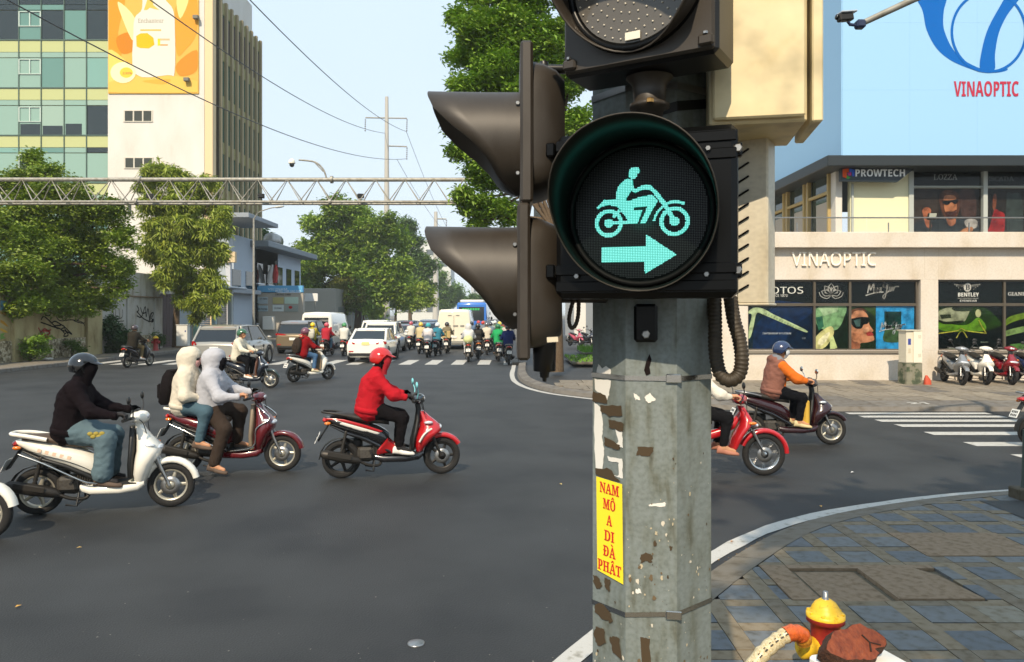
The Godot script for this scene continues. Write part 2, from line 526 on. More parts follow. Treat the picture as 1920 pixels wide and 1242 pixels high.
	var ramp := mb()
	sheet(ramp, 5.0, 9.0, 6.6, 8.1, 0.11)
	part("asphalt_patch", ramp, M.asphalt, pave)
	# far corner: kerb, gutter band and pavement before the shop
	var fk := smooth3([Vector3(0.3, 0, -330), Vector3(0.3, 0, -60), Vector3(0.28, 0, -34), gp(970, 705), gp(986, 722), gp(1032, 736), gp(1112, 747), Vector3(3.6, 0, -17.3), Vector3(5.4, 0, -16.5), Vector3(8, 0, -16.4), Vector3(20, 0, -16.4), Vector3(60, 0, -16.4)], 5)
	# here the pavement lies to the other side of the line
	st = mb()
	var fl := fk.slice(8, 38)
	band(st, fl, 0.1, 0.006, 0.26, 0.006, 0.006)
	struct("road_edge_line", st, M.white_line)
	var fkerb := struct("kerb", mb_band(fk, 0.0, 0.0, -0.03, 0.1), M.kerb_far)
	var k0 := 0
	for i in range(0, fk.size() - 1):
		part("kerb_stone", mb_band([fk[i] + (fk[i + 1] - fk[i]).normalized() * 0.01, fk[i + 1]], -0.032, 0.1, -0.9 if fk[i].x > 3.0 else -0.3, 0.14), M.kerb_far if i % 2 else M.pave_far[3], fkerb)
	var poly := PackedVector2Array()
	for i in fk.size():
		var t: Vector3 = (fk[mini(i + 1, fk.size() - 1)] - fk[maxi(i - 1, 0)]).normalized()
		var p: Vector3 = fk[i] + Vector3(t.z, 0, -t.x) * (0.88 if fk[i].x > 3.0 else 0.28)
		poly.append(Vector2(p.x, -p.z))
	poly.append(Vector2(60, 330))
	var fp := slab("pavement", poly, -0.01, 0.13, M.pave_far[3])
	for i in range(0, 40):
		for j in 6:
			var x0 := 1.2 + i * 0.66 + (j % 2) * 0.2; var d0 := 17.3 + j * 0.88
			for q in Geometry2D.intersect_polygons(pv([x0, d0, x0 + 0.635, d0, x0 + 0.635, d0 + 0.86, x0, d0 + 0.86]), poly):
				if x0 < 18: part("paving_slab", piece(q, 0.1, 0.148 + rng.randf_range(-0.002, 0.002)), M.pave_far[[0, 0, 1, 2, 0, 3][rng.randi() % 6]], fp)
	var num := text("21", 0.22, 0.004, M.white_line, fkerb, Vector3(9.05, 0.128, -16.82), 0.42, "Droid Sans", true, "painted_number", Basis(Vector3.RIGHT, -PI / 2 + 0.05))
	# walled pavement across the street
	st = mb()
	box(st, Vector3(-30, 0.07, -150), Vector3(23.0, 0.16, 380), 0.02)
	var lp := struct("pavement", st, M.pave_far[1])
	for i in 14:
		st = mb()
		box(st, Vector3(-18.4, 0.07, -21.0 - i * 2.02), Vector3(0.3, 0.17, 2.0), 0.02)
		part("kerb_stone", st, M.kerb_far, lp)
	# crossings
	var zc := struct("crossing_line", mb_quadline(-17.7, 31.6, 34.8), M.white_line)
	for i in range(1, 17):
		part("stripe", mb_quadline(-17.7 + i * 1.1, 31.6, 34.8), M.white_line, zc)
	var ys := [776.0, 782.0, 789.7, 799.0, 813.7, 833.7, 857.8]
	var first: MeshInstance3D = null
	for i in 7:
		var d: float = F * EYE / (ys[i] - HZ)
		st = mb()
		var hw := 0.13 + i * 0.012
		sheet(st, 7.1 + i * 0.06, 10.1, d - hw, d + hw, 0.006)
		if first == null: first = struct("crossing_line", st, M.white_line)
		else: part("stripe", st, M.white_line, first)
func mb_band(pts: Array, o0: float, y0: float, o1: float, y1: float) -> SurfaceTool:
	var st := mb()
	band(st, pts, o0, y0, o1, y1)
	return st
func mb_quadline(x: float, d0: float, d1: float) -> SurfaceTool:
	var st := mb()
	sheet(st, x - 0.26, x + 0.26, d0, d1, 0.006)
	return st

# ---------- signal pole and heads ----------
func visor_len(v: float) -> float:
	var t := [[0.0, 0.05], [0.04, 0.12], [0.12, 0.235], [0.285, 0.35], [0.45, 0.53], [0.59, 0.735], [0.75, 0.91], [0.92, 0.995], [1.0, 1.0]]
	for i in t.size() - 1:
		if v <= t[i + 1][0]: return lerpf(t[i][1], t[i + 1][1], (v - t[i][0]) / (t[i + 1][0] - t[i][0]))
	return 1.0
# open tunnel hood along +z, long above and cut back below
func visor(R: float, L: float, tilt := 0.0, n := 48) -> SurfaceTool:
	var st := mb()
	var rings := []
	for s in [[R, 0.0], [R * 1.0, 0.35], [R * 1.01, 0.7], [R * 1.02, 1.0], [R * 1.02 - 0.004, 1.0], [R - 0.004, 0.5], [R - 0.004, 0.0]]:
		var r := PackedVector3Array()
		for j in n:
			var a := TAU * j / n
			var v := (1.0 - cos(a)) * 0.5
			var z: float = s[1] * L * visor_len(v)
			r.append(Vector3(sin(a) * s[0], -cos(a) * s[0] - z * tilt, z))
		rings.append(r)
	loft(st, rings, false)
	return st
func disc(r: float, z: float, n := 40) -> SurfaceTool:
	var st := mb()
	flat(st, oval(0, 0, r, r, n), z, Color.WHITE)
	return st
func hoop(R: float, t: float, z: float, n := 48) -> SurfaceTool:
	var st := mb()
	xf = Transform3D(Basis(Vector3.RIGHT, PI / 2), Vector3(0, 0, z))
	lathe(st, [[R - t, 0.006], [R - t * 0.4, 0.012], [R + t * 0.5, 0.012], [R + t, 0.004], [R + t, -0.02], [R - t, -0.02], [R - t, 0.006]], n)
	xf = Transform3D()
	return st
func bolt(p: Vector3, r: float, axis: Vector3, parent: Node, m: Material, called := "bolt") -> void:
	var st := mb()
	xf = Transform3D(Basis(Quaternion(Vector3.UP, axis.normalized())), p)
	lathe(st, [[r, 0.0], [r, r * 0.8], [r * 0.8, r * 1.1], [0.0003, r * 1.1]], 6, false, true)
	xf = Transform3D()
	part(called, st, m, parent)

func build_signals() -> void:
	var scuff := noise_tex(0.02, [[0.0, "8f8572"], [0.2, "c9c2b0"], [0.36, "eceae2"], [0.6, "ffffff"], [1.0, "ffffff"]], 512, 6, 71)
	M.pole = relief(patches(grain("7e8686", noise_tex(0.06, [[0.0, "c9cdc8"], [0.5, "eceeea"], [1.0, "ffffff"]], 512, 5, 73), 2.2, 0.62), scuff, 2.2, 0.22), M.soft, 0.05)
	M.faded = patches(grain("3b352e", M.thread, 4.0, 0.5), noise_tex(0.03, [[0.0, "d4ccc0"], [0.5, "f2f0ec"], [1.0, "ffffff"]], 256, 5, 75), 3.0, 0.5)
	M.signal_black = mat("070809", 0.32); M.signal_black.metallic_specular = 0.3
	M.signal_body = mat("17181a", 0.4)
	# pole
	var pd := 1.85
	var pole := thing("signal_pole", "scuffed octagonal grey steel pole carrying the traffic lights", "signal pole", Vector3(0.34, 0.1, -pd), 0.0)
	var yaw := atan2(-0.34, pd)
	var B0 := Basis(Vector3.UP, yaw)
	var ap := 0.138
	var oct := func(a: float, y: float) -> PackedVector3Array:
		var o := PackedVector3Array()
		var R := a / cos(PI / 8)
		for i in 8: o.append(B0 * Vector3(sin(TAU * (i + 0.5) / 8) * R, y, cos(TAU * (i + 0.5) / 8) * R))
		return o
	var st := mb()
	loft(st, [oct.call(ap, 0.0), oct.call(ap, 6.4)], true, true, true)
	part("shaft", st, M.pole, pole)
	st = mb()
	box(st, Vector3(0, 0.012, 0), Vector3(0.46, 0.024, 0.46), 0.004, B0)
	part("base_plate", st, M.pole, pole)
	for y in [[1.85, 0.011, 0.0], [1.318, 0.011, 0.012]]:
		st = mb()
		var a: PackedVector3Array = oct.call(ap + 0.0025, y[0]); var b: PackedVector3Array = oct.call(ap + 0.0025, y[0] + y[1])
		for i in 8:
			var sl: float = y[2] * (0.0 + a[i].x) / 0.14
			a[i].y += sl; b[i].y += sl
		loft(st, [a, b], false, true, true)
		box(st, B0 * Vector3(0.05, y[0] + 0.006, ap + 0.005), Vector3(0.035, 0.02, 0.006), 0.002, B0)
		part("steel_band", st, M.chrome, pole)
	st = mb()
	loft(st, [oct.call(ap + 0.003, 2.508), oct.call(ap + 0.003, 2.524)], false, true, true)
	part("steel_band", st, M.steel, pole)
	st = mb()
	var tp: PackedVector3Array = oct.call(ap + 0.002, 2.45); var tq: PackedVector3Array = oct.call(ap + 0.002, 2.472)
	for i in 8:
		tp[i].y += tp[i].x * 0.25; tq[i].y += tq[i].x * 0.25
	loft(st, [tp, tq], false, true, true)
	part("black_tape", st, M.black, pole)
	# remains of bills, tape and the prayer sticker, in the frame of each face
	var facet := func(k: int) -> Transform3D:
		var b := Basis(Vector3.UP, yaw + k * PI / 4)
		return Transform3D(b, b * Vector3(0, 0, ap + 0.0015))
	var conv := func(a: Array, cx: float, wpx: float, sc := 807.0) -> PackedVector2Array:
		var o := PackedVector2Array()
		for i in range(0, a.size(), 2): o.append(Vector2((a[i] - cx) / wpx * 0.114, 2.0 - (a[i + 1] - HZ) / sc))
		return o
	var paper := lin("dcdad2"); var brown := lin("4c4032"); var inkk := lin("1d1c1a")
	st = mb()
	xf = facet.call(-1)
	for q in [[1125, 700, 1129, 686, 1136, 692, 1144, 688, 1152, 694, 1153, 704, 1125, 704], [1121, 714, 1152, 714, 1149, 742, 1142, 758, 1135, 742, 1122, 736], [1121, 760, 1134, 768, 1138, 800, 1136, 822, 1140, 850, 1136, 884, 1124, 890, 1121, 850], [1158, 798, 1172, 796, 1174, 836, 1160, 834, 1166, 826], [1146, 858, 1173, 856, 1174, 893, 1158, 892, 1168, 888, 1166, 864, 1148, 866]]:
		flat(st, torn(conv.call(q, 1147.5, 61), 0.0016), 0.0, paper)
	for q in [[1119, 738, 1144, 743, 1146, 760, 1118, 757], [1134, 763, 1172, 758, 1174, 776, 1150, 782, 1133, 775], [1148, 788, 1176, 790, 1176, 806, 1150, 803], [1140, 822, 1170, 832, 1168, 842, 1142, 838], [1124, 886, 1150, 880, 1170, 900, 1124, 899]]:
		flat(st, torn(conv.call(q, 1147.5, 61), 0.0022), 0.0012, brown)
	for q in [[1120, 1092, 1132, 1096, 1136, 1108, 1128, 1118, 1120, 1108], [1142, 1090, 1152, 1088, 1150, 1112, 1141, 1108], [1122, 1150, 1134, 1140, 1152, 1150, 1156, 1166, 1138, 1172, 1122, 1164], [1124, 1190, 1140, 1186, 1144, 1212, 1128, 1226, 1120, 1210], [1150, 1196, 1168, 1190, 1172, 1230, 1156, 1222]]:
		flat(st, torn(conv.call(q, 1147.5, 61), 0.0022), 0.0012, brown)
	xf = facet.call(0)
	for q in [[1201, 832, 1231, 832, 1224, 849, 1198, 848], [1205, 1030, 1216, 1026, 1228, 1030, 1226, 1044, 1214, 1040, 1206, 1046], [1206, 1180, 1222, 1182, 1226, 1262, 1208, 1262]]:
		flat(st, torn(conv.call(q, 1225, 94), 0.0016), 0.0, brown)
	flat(st, conv.call([1212, 692, 1216, 676, 1222, 662, 1226, 672, 1222, 686, 1224, 698, 1216, 702], 1225, 94), 0.0, inkk)
	for q in [[1192, 735, 1200, 738, 1206, 746, 1196, 746], [1214, 738, 1224, 734, 1234, 746, 1222, 752, 1214, 746], [1220, 938, 1252, 932, 1250, 939, 1222, 941], [1196, 1094, 1204, 1092, 1206, 1100, 1198, 1102]]:
		flat(st, torn(conv.call(q, 1225, 94), 0.0016), 0.0, paper)
	xf = Transform3D()
	part("bill_scraps", st, M.print, pole).set_meta("kind", "stuff")
	# flaking at the corners: rust-dark and pale chips
	st = mb()
	for k in [-1, 0, 1]:
		xf = facet.call(k)
		for i in 110:
			var x := rng.randf_range(-0.054, 0.054); var y := rng.randf_range(0.95, 1.75)
			if k == -1 and y > 1.4: continue
			y -= 0.45 * rng.randf() * (y - 0.95)
			var s := 0.0007 + 0.0042 * pow(rng.randf(), 3.0); s *= (1.0 if k < 1 else 0.6)
			var po := PackedVector2Array()
			for j in 9: po.append(Vector2(x, y) + Vector2(cos(TAU * j / 9), sin(TAU * j / 9) * 1.7) * s * rng.randf_range(0.5, 1.2))
			flat(st, po, 0.0004 + 0.0001 * (i % 5), [brown, lin("b9ad92"), lin("c9c2b2"), lin("6b5d48")][rng.randi() % 4])
	xf = Transform3D()
	part("paint_chips", st, M.print, pole).set_meta("kind", "stuff")
	st = mb()
	xf = facet.call(-1)
	var sk: PackedVector2Array = conv.call([1126, 901, 1174, 903, 1176, 1087, 1128, 1080], 1147.5, 61)
	flat(st, sk, 0.002, lin("f2dc3a"))
	xf = Transform3D()
	var sticker := part("sticker", st, M.print, pole)
	sticker.set_meta("label", "yellow paper sticker with red capital letters")
	var ft: Transform3D = facet.call(-1)
	var red := mat("c4271c", 0.7)
	var lines := ["NAM", "MÔ", "A", "DI", "ĐÀ", "PHÂT"]
	var wid := [0.066, 0.042, 0.019, 0.034, 0.042, 0.08]
	for i in 6:
		var mid: Vector2 = conv.call([1151.0, 917.0 + i * 29.6], 1147.5, 61)[0]
		var o := text(lines[i], 0.024, 0.0008, red, sticker, ft * Vector3(mid.x, mid.y - 0.002, 0.0032), wid[i], "Droid Serif", true)
		o.basis = ft.basis * o.basis
	var dt: Vector2 = conv.call([1153.5, 1076.0], 1147.5, 61)[0]
	st = mb()
	xf = ft
	flat(st, oval(dt.x, dt.y, 0.0022, 0.0022, 10), 0.0032, lin("c4271c"))
	xf = Transform3D()
	part("lettering", st, M.print, sticker)
	# clamp below the round head
	st = mb()
	box(st, at(1211, 606, 1.69) - pole.position, Vector3(0.052, 0.085, 0.03), 0.006, B0)
	part("clamp", st, M.signal_black, pole)
	bolt(at(1211, 627, 1.67) - pole.position, 0.0095, Vector3(-0.15, 0, 1), pole, M.steel)

	# round head with the lit rider and arrow
	var lens_m := mat("020505", 0.3); lens_m.metallic_specular = 0.15
	var dull := mat("070909", 0.6); dull.metallic_specular = 0.25
	var g := thing("rider_signal", "square black traffic light with green motorcycle and arrow lit", "traffic light", at(1199, 398, 1.545), -0.31)
	g.add_to_group("signal")
	st = mb()
	box(st, Vector3(0.004, 0, -0.075), Vector3(0.375, 0.35, 0.1), 0.012)
	for y in [-0.115, -0.15, 0.115, 0.15]: box(st, Vector3(0.004, y, -0.024), Vector3(0.372, 0.022, 0.006), 0.002)
	part("housing", st, M.signal_black, g)
	part("door_ring", hoop(0.146, 0.007, -0.02), dull, g)
	part("lens", disc(0.14, -0.012), lens_m, g)
	var vz := visor(0.158, 0.2, 0.02)
	var vm := mat("060c0a", 0.5); vm.metallic_specular = 0.3
	var vis := part("visor", vz, vm, g)
	vis.position = Vector3(0, 0.0, -0.018)
	part("visor_rim", visor_edge(0.158, 0.2, 0.02), mat("3a352e", 0.6), g).position = Vector3(0, 0, -0.018)
	pictogram(g)
	for p in [Vector3(-0.135, -0.128, -0.02), Vector3(0.132, -0.128, -0.02), Vector3(0.135, 0.125, -0.02)]: bolt(p, 0.006, Vector3.BACK, g, M.steel)
	for y in [0.125, -0.12]:
		st = mb()
		box(st, Vector3(0.19, y, -0.05), Vector3(0.02, 0.03, 0.02), 0.003)
		part("hinge", st, M.signal_black, g)
		bolt(Vector3(0.192, y, -0.038), 0.009, Vector3.BACK, g, M.steel)
	for y in [-0.115, 0.15]:
		st = mb()
		box(st, Vector3(-0.2, y, -0.05), Vector3(0.02, 0.03, 0.015), 0.003)
		part("latch", st, M.signal_black, g)
	st = mb()
	box(st, Vector3(0, 0.0, -0.145), Vector3(0.12, 0.1, 0.05), 0.01)
	part("bracket", st, M.signal_black, g)
	var glow := OmniLight3D.new()
	glow.name = "signal_glow"; glow.light_color = C("3cf2cf"); glow.light_energy = 0.002; glow.light_size = 0.04; glow.omni_range = 3.0; glow.omni_attenuation = 2.0; glow.shadow_enabled = true
	g.add_child(glow)
	glow.position = Vector3(0, 0.0, 0.02)

	# head above, its lens unlit
	var u := thing("unlit_signal", "black traffic light with clear dotted unlit lens above the lit one", "traffic light", Vector3(0.252, 2.775, -1.53), -0.54)
	st = mb()
	box(st, Vector3(0, 0.0, -0.06), Vector3(0.33, 0.345, 0.12), 0.01)
	part("housing", st, M.signal_body, u)
	st = mb()
	box(st, Vector3(0, 0, 0.004), Vector3(0.32, 0.335, 0.012), 0.005)
	for sx in [-1, 1]: box(st, Vector3(sx * 0.145, -0.15, 0.012), Vector3(0.03, 0.022, 0.012), 0.004)
	part("door", st, M.faded, u)
	part("door_ring", hoop(0.14, 0.01, 0.012), M.signal_black, u)
	part("visor", visor(0.148, 0.2), M.faded, u).position = Vector3(0, 0, 0.01)
	var lens := part("lens", disc(0.134, 0.018), mat("5c5954", 0.1), u)
	st = mb()
	for r in 8:
		var n := 1 if r == 0 else r * 6
		for i in n:
			var a := TAU * i / n + r * 0.3
			ellipsoid(st, Vector3(cos(a) * r * 0.0175, sin(a) * r * 0.0175, 0.019), Vector3(0.0024, 0.0024, 0.0024), 6)
	part("led", st, mat("c9c4b6", 0.2), lens).set_meta("kind", "stuff")
	st = mb()
	box(st, Vector3(0.0, -0.118, 0.022), Vector3(0.032, 0.016, 0.002), 0.0005)
	part("maker_plate", st, mat("e3dfcd", 0.5), lens)
	for sx in [-1, 1]: bolt(Vector3(sx * 0.145, -0.14, 0.016), 0.005, Vector3.UP, u, M.steel)
	# spigot joining the two heads
	st = mb()
	xf = Transform3D(Basis(), at(1218, 200, 1.6) - u.position)
	xf = Transform3D(u.basis.inverse() * xf.basis, u.basis.inverse() * xf.origin)
	lathe(st, [[0.05, 0.06], [0.036, 0.045], [0.034, 0.008], [0.042, 0.004], [0.042, -0.004], [0.03, -0.008], [0.026, -0.03], [0.012, -0.032], [0.012, -0.05]], 20, true)
	xf = Transform3D()
	part("spigot", st, M.faded, u)
	bolt(u.basis.inverse() * (at(1219, 192, 1.555) - u.position), 0.008, Vector3.UP, u, mat("b58b52", 0.35, 0.9))

	# pair of heads turned to the side street
	var hd := 1.78
	var lh := thing("side_signal", "two brown faded traffic lights with long hoods seen from the side", "traffic light", Vector3(0.0, 2.34, -hd), 0.0)
	var ys := [at(0, 272, hd).y - 2.34, at(0, 522, hd).y - 2.34]
	for i in 2:
		var y: float = ys[i]
		var x0: float = at(975 - i * 5, 0, hd).x
		xf = Transform3D()
		st = mb()
		var hh := 0.176 if i == 0 else 0.171
		var cy := (at(0, 256, hd).y if i == 0 else at(0, 533, hd).y) - 2.34
		box(st, Vector3(x0 + 0.013, cy, 0.0), Vector3(0.028, hh * 2, 0.29), 0.006)
		part("door", st, M.faded, lh)
		st = mb()
		var rings := []
		for s in [[0.028, 0.135, 0.15], [0.05, 0.132, 0.146], [0.08, 0.115, 0.135], [0.1, 0.08, 0.12]]:
			rings.append(ring(Vector3(x0 + s[0], cy - 0.0, 0), Vector3(0, 0, s[1]), Vector3(0, s[2], 0), 5.0, 24))
		loft(st, rings)
		part("housing", st, M.faded, lh)
		var v := part("visor", visor(0.119, 0.212, 0.0), M.faded, lh)
		v.transform = Transform3D(Basis(Vector3.UP, -PI / 2), Vector3(x0, y, 0))
		var lz := part("lens", disc(0.112, 0.0), mat("150d0a", 0.2), lh)
		lz.transform = Transform3D(Basis(Vector3.UP, -PI / 2), Vector3(x0 - 0.004, y, 0))
		for yy in [0.07, -0.085]: bolt(Vector3(x0 - 0.006, y + yy, 0.1), 0.005, Vector3(0, 0, 1), lh, M.steel)
	st = mb()
	xf = Transform3D(Basis(), at(1020, 140, hd) - lh.position)
	lathe(st, [[0.035, -0.03], [0.035, 0.0], [0.024, 0.008], [0.012, 0.01], [0.01, 0.03]], 16, true)
	part("end_cap", st, M.signal_body, lh)
	st = mb()
	xf = Transform3D(Basis(), at(1021, 672, hd) - lh.position)
	lathe(st, [[0.028, 0.04], [0.026, -0.03], [0.012, -0.032], [0.01, -0.045], [0.006, -0.046], [0.004, -0.055]], 12, true)
	xf = Transform3D()
	part("end_cap", st, M.signal_body, lh)
	for py in [130.0, 560.0]:
		st = mb()
		var a := at(1022, py, hd) - lh.position
		tube(st, [a, a + Vector3(0.12, 0, -0.0), Vector3(0.34, a.y, -0.02)], 0.011)
		part("bracket_arm", st, M.signal_body, lh)
	st = mb()
	box(st, at(1036, 637, 1.63) - lh.position, Vector3(0.024, 0.011, 0.001), 0.0, Basis(Vector3.BACK, 0.05))
	part("maker_plate", st, mat("cfc6ae", 0.6), lh)

	# control cabinets strapped behind the heads
	var yb := thing("control_box", "tall cream metal control box with open-edged door above the vented box", "control box", Vector3(0.56, 2.508, -1.72), -0.19)
	var cream := patches(grain("e9dab0", M.weave, 1.0, 0.45), noise_tex(0.02, [[0.0, "f0e8d6"], [0.4, "faf8f2"], [1.0, "ffffff"]], 256, 5, 77), 1.6)
	st = mb()
	box(st, Vector3(-0.015, 0.5, -0.01), Vector3(0.2, 1.0, 0.24), 0.004)
	part("cabinet", st, cream, yb)
	st = mb()
	box(st, Vector3(-0.015, 0.503, 0.121), Vector3(0.188, 0.99, 0.014), 0.004)
	part("door", st, cream, yb)
	st = mb()
	box(st, Vector3(0.103, 0.5, 0.02), Vector3(0.022, 1.01, 0.21), 0.003)
	part("door_edge", st, cream, yb)
	var gb := thing("vented_box", "narrow pale grey box with slanted vent slots beside the lit signal", "control box", at(1409, 412, 1.76), -0.52)
	var pale := patches(grain("dcd6c4", M.thread, 1.0, 0.5), M.stain, 0.8, 0.3)
	st = mb()
	box(st, Vector3(0, 0, -0.05), Vector3(0.072, 0.392, 0.085), 0.004)
	part("cabinet", st, pale, gb)
	for i in 11:
		st = mb()
		box(st, Vector3(-0.022, 0.158 - i * 0.0318, -0.0065), Vector3(0.036, 0.004, 0.01), 0.0015, Basis(Vector3.BACK, 0.52))
		part("vent_slot", st, M.signal_black, gb)
	st = mb()
	box(st, Vector3(0.0, -0.197, -0.05), Vector3(0.078, 0.006, 0.09), 0.002)
	part("bottom_plate", st, pale, gb)
	# ribbed conduits
	conduit("ribbed_conduit", [at(1340, 560, 1.76), at(1341, 610, 1.74), at(1342, 660, 1.73), at(1350, 700, 1.72), at(1368, 714, 1.71), at(1386, 702, 1.71), at(1391, 672, 1.71), at(1386, 635, 1.72), at(1376, 600, 1.73), at(1370, 560, 1.75)], 0.0165, 46, "grey ribbed cable conduit hanging in a loop from the lit signal", "3d3426")
	conduit("cable_loop", [at(1076, 560, 1.75), at(1069, 585, 1.75), at(1067, 602, 1.75), at(1071, 615, 1.75), at(1079, 610, 1.75), at(1084, 592, 1.75), at(1085, 570, 1.75), at(1084, 558, 1.75)], 0.005, 20, "small dark cable loop hanging between the two signal heads", "3a3026")

func visor_edge(R: float, L: float, tilt: float, n := 60) -> SurfaceTool:
	var st := mb()
	var pts := []
	for j in n + 1:
		var a := TAU * j / n
		var z := L * visor_len((1.0 - cos(a)) * 0.5) + 0.0005
		pts.append(Vector3(sin(a) * R * 1.015, -cos(a) * R * 1.015 - z * tilt, z))
	tube(st, pts, 0.0014, 6, false)
	return st
func conduit(called: String, pts: Array, r: float, n: int, label: String, col: String) -> void:
	var sm := smooth3(pts, 6)
	var c := Curve3D.new()
	for p in sm: c.add_point(p)
	var L := c.get_baked_length()
	var P := []; var R := []
	for i in n * 3:
		P.append(c.sample_baked(L * i / (n * 3 - 1)))
		R.append(r * [0.86, 1.0, 1.0][i % 3])
	var st := mb()
	tube(st, P, R, 12)
	solo(called, st, patches(grain(col, M.weave, 3.0, 0.6), M.stain, 4.0), label, "conduit")

func pictogram(g: Node3D) -> void:
	var cv := func(a: PackedVector2Array) -> PackedVector2Array:
		var o := PackedVector2Array()
		for p in a: o.append(Vector2((1100 + p.x / 4.967 - 1207) / 935.0, (398 - 280 - p.y / 4.967) / 945.0))
		return o
	var zr := func(p: Array, w) -> PackedVector2Array:
		var q := []
		for i in range(0, p.size(), 2): q.append(Vector2(p[i], p[i + 1]))
		return ribbon(q, w)
	var lit := []
	for w in [[232.0, 678.0, 136.0], [855.0, 681.0, 140.0]]:
		for k in 2:   # the tyre in two halves so that each is a plain outline
			var o := PackedVector2Array()
			for i in 25: o.append(Vector2(w[0], w[1]) + Vector2(cos(PI * i / 24 + PI * k), sin(PI * i / 24 + PI * k)) * w[2])
			for i in 25: o.append(Vector2(w[0], w[1]) + Vector2(cos(PI * (24 - i) / 24 + PI * k), sin(PI * (24 - i) / 24 + PI * k)) * (w[2] - 37))
			lit.append(o)
		lit.append(oval(w[0], w[1], 44, 42))
	lit.append(pv([165, 910, 590, 910, 592, 800, 875, 998, 580, 1175, 575, 1060, 163, 1058]))
	lit.append(pv([425, 190, 445, 155, 490, 145, 520, 155, 532, 180, 526, 204, 502, 208, 500, 235, 480, 258, 455, 258, 422, 236]))
	lit.append(pv([412, 250, 465, 272, 470, 345, 495, 354, 545, 328, 590, 318, 640, 330, 682, 388, 655, 396, 620, 372, 570, 364, 520, 380, 488, 396, 450, 372, 405, 440, 402, 468, 302, 442, 312, 352, 345, 295]))
	lit.append(pv([301, 446, 405, 466, 430, 468, 560, 428, 655, 425, 702, 480, 640, 580, 585, 690, 412, 690, 408, 640, 350, 560, 310, 520, 240, 500, 170, 510, 125, 540, 118, 515, 165, 475, 190, 440, 200, 450]))
	lit.append(zr.call([668, 385, 700, 430, 765, 520, 855, 680], 40.0))
	lit.append(zr.call([762, 520, 850, 494, 948, 516], 28.0))
	lit.append(zr.call([748, 536, 695, 595, 662, 668], 20.0))
	lit.append(zr.call([340, 555, 275, 622], 30.0))
	lit.append(zr.call([270, 678, 415, 678], 26.0))
	var seven: PackedVector2Array = cv.call(pv([478, 535, 600, 528, 592, 562, 532, 690, 508, 690, 556, 562, 468, 562]))
	var base := mb(); var dots := mb(); var off := mb()
	var polys := []
	for l in lit:
		var p: PackedVector2Array = cv.call(l)
		polys.append(p)
		for q in Geometry2D.clip_polygons(p, seven): flat(base, q, -0.009 + 0.0001 * polys.size(), Color.WHITE)
	var s := 0.0034
	for i in range(-44, 45):
		for j in range(-44, 45):
			var c := Vector2(i * s, j * s)
			if c.length() > 0.136: continue
			var on := false
			for p in polys:
				if Geometry2D.is_point_in_polygon(c, p):
					on = true
					break
			if on and Geometry2D.is_point_in_polygon(c, seven): on = false
			flat(dots if on else off, pv([c.x - 0.0011, c.y - 0.0011, c.x + 0.0011, c.y - 0.0011, c.x + 0.0011, c.y + 0.0011, c.x - 0.0011, c.y + 0.0011]), -0.0065 if on else -0.0105, Color.WHITE)
	var e := mat("0d2b26", 0.4)
	e.emission_enabled = true; e.emission = C("3ccfba"); e.emission_energy_multiplier = 0.6
	var pic := part("rider_and_arrow", base, e, g)
	pic.set_meta("label", "glowing turquoise motorcycle rider above an arrow")
	var e2 := mat("0d2b26", 0.4)
	e2.emission_enabled = true; e2.emission = C("8df3ea"); e2.emission_energy_multiplier = 1.0
	part("lit_led", dots, e2, pic).set_meta("kind", "stuff")
	part("unlit_led", off, mat("061412", 0.3), pic).set_meta("kind", "stuff")

# ---------- the optician's on the corner ----------
const SD := 22.5
var shop: Node3D
func W(px: float, py: float) -> Vector2:
	return Vector2((px - 960.0) * SD / F - 9.0, EYE + (HZ - py) * SD / F - 0.13)
func wz(zx: float, zy: float) -> Vector2:   # from the window close-up
	return W(1380.0 + zx / 3.556, 500.0 + zy / 3.556)
func uz(zx: float, zy: float) -> Vector2:   # from the upper-floor close-up
	return W(1420.0 + zx / 3.84, 280.0 + zy / 3.84)
func mapped(a: Array, f: Callable) -> PackedVector2Array:
	var o := PackedVector2Array()
	for i in range(0, a.size(), 2): o.append(f.call(float(a[i]), float(a[i + 1])))
	return o
func wall_box(st: SurfaceTool, a: Vector2, b: Vector2, z0: float, z1: float, bev := 0.008) -> void:
	var c := (a + b) * 0.5
	box(st, Vector3(c.x, c.y, (z0 + z1) * 0.5), Vector3(absf(b.x - a.x), absf(b.y - a.y), absf(z1 - z0)), bev)
func rect(a: Vector2, b: Vector2) -> PackedVector2Array:
	return PackedVector2Array([a, Vector2(b.x, a.y), b, Vector2(a.x, b.y)])
func script_lines(x: float, y: float, s: float) -> Array:   # the handwritten sunglasses name
	var L := [[0, 0, 0.12, 0.62, 0.2, 0.2, 0.42, 0.66, 0.44, 0.05], [0.62, 0.34, 0.5, 0.3, 0.47, 0.08, 0.6, 0.1, 0.66, 0.36, 0.64, 0.08], [0.72, 0.34, 0.7, 0.1, 0.82, 0.12, 0.88, 0.36, 0.86, 0.1], [0.96, 0.36, 0.94, 0.1], [1.42, 0.62, 1.2, 0.66, 1.12, 0.45, 1.3, 0.4, 1.42, 0.6, 1.32, 0.0, 1.18, -0.42, 1.1, -0.2, 1.5, 0.12], [1.56, 0.4, 1.54, 0.12], [1.62, 0.12, 1.68, 0.4, 1.7, 0.16, 1.8, 0.4, 1.82, 0.16, 1.94, 0.42, 2.2, 0.46], [-0.12, -0.18, 0.5, 0.0, 1.1, 0.06]]
	var o := []
	for l in L:
		var q := []
		for i in range(0, l.size(), 2): q.append(Vector2(x + l[i] * s, y + l[i + 1] * s))
		o.append(q)
	return o

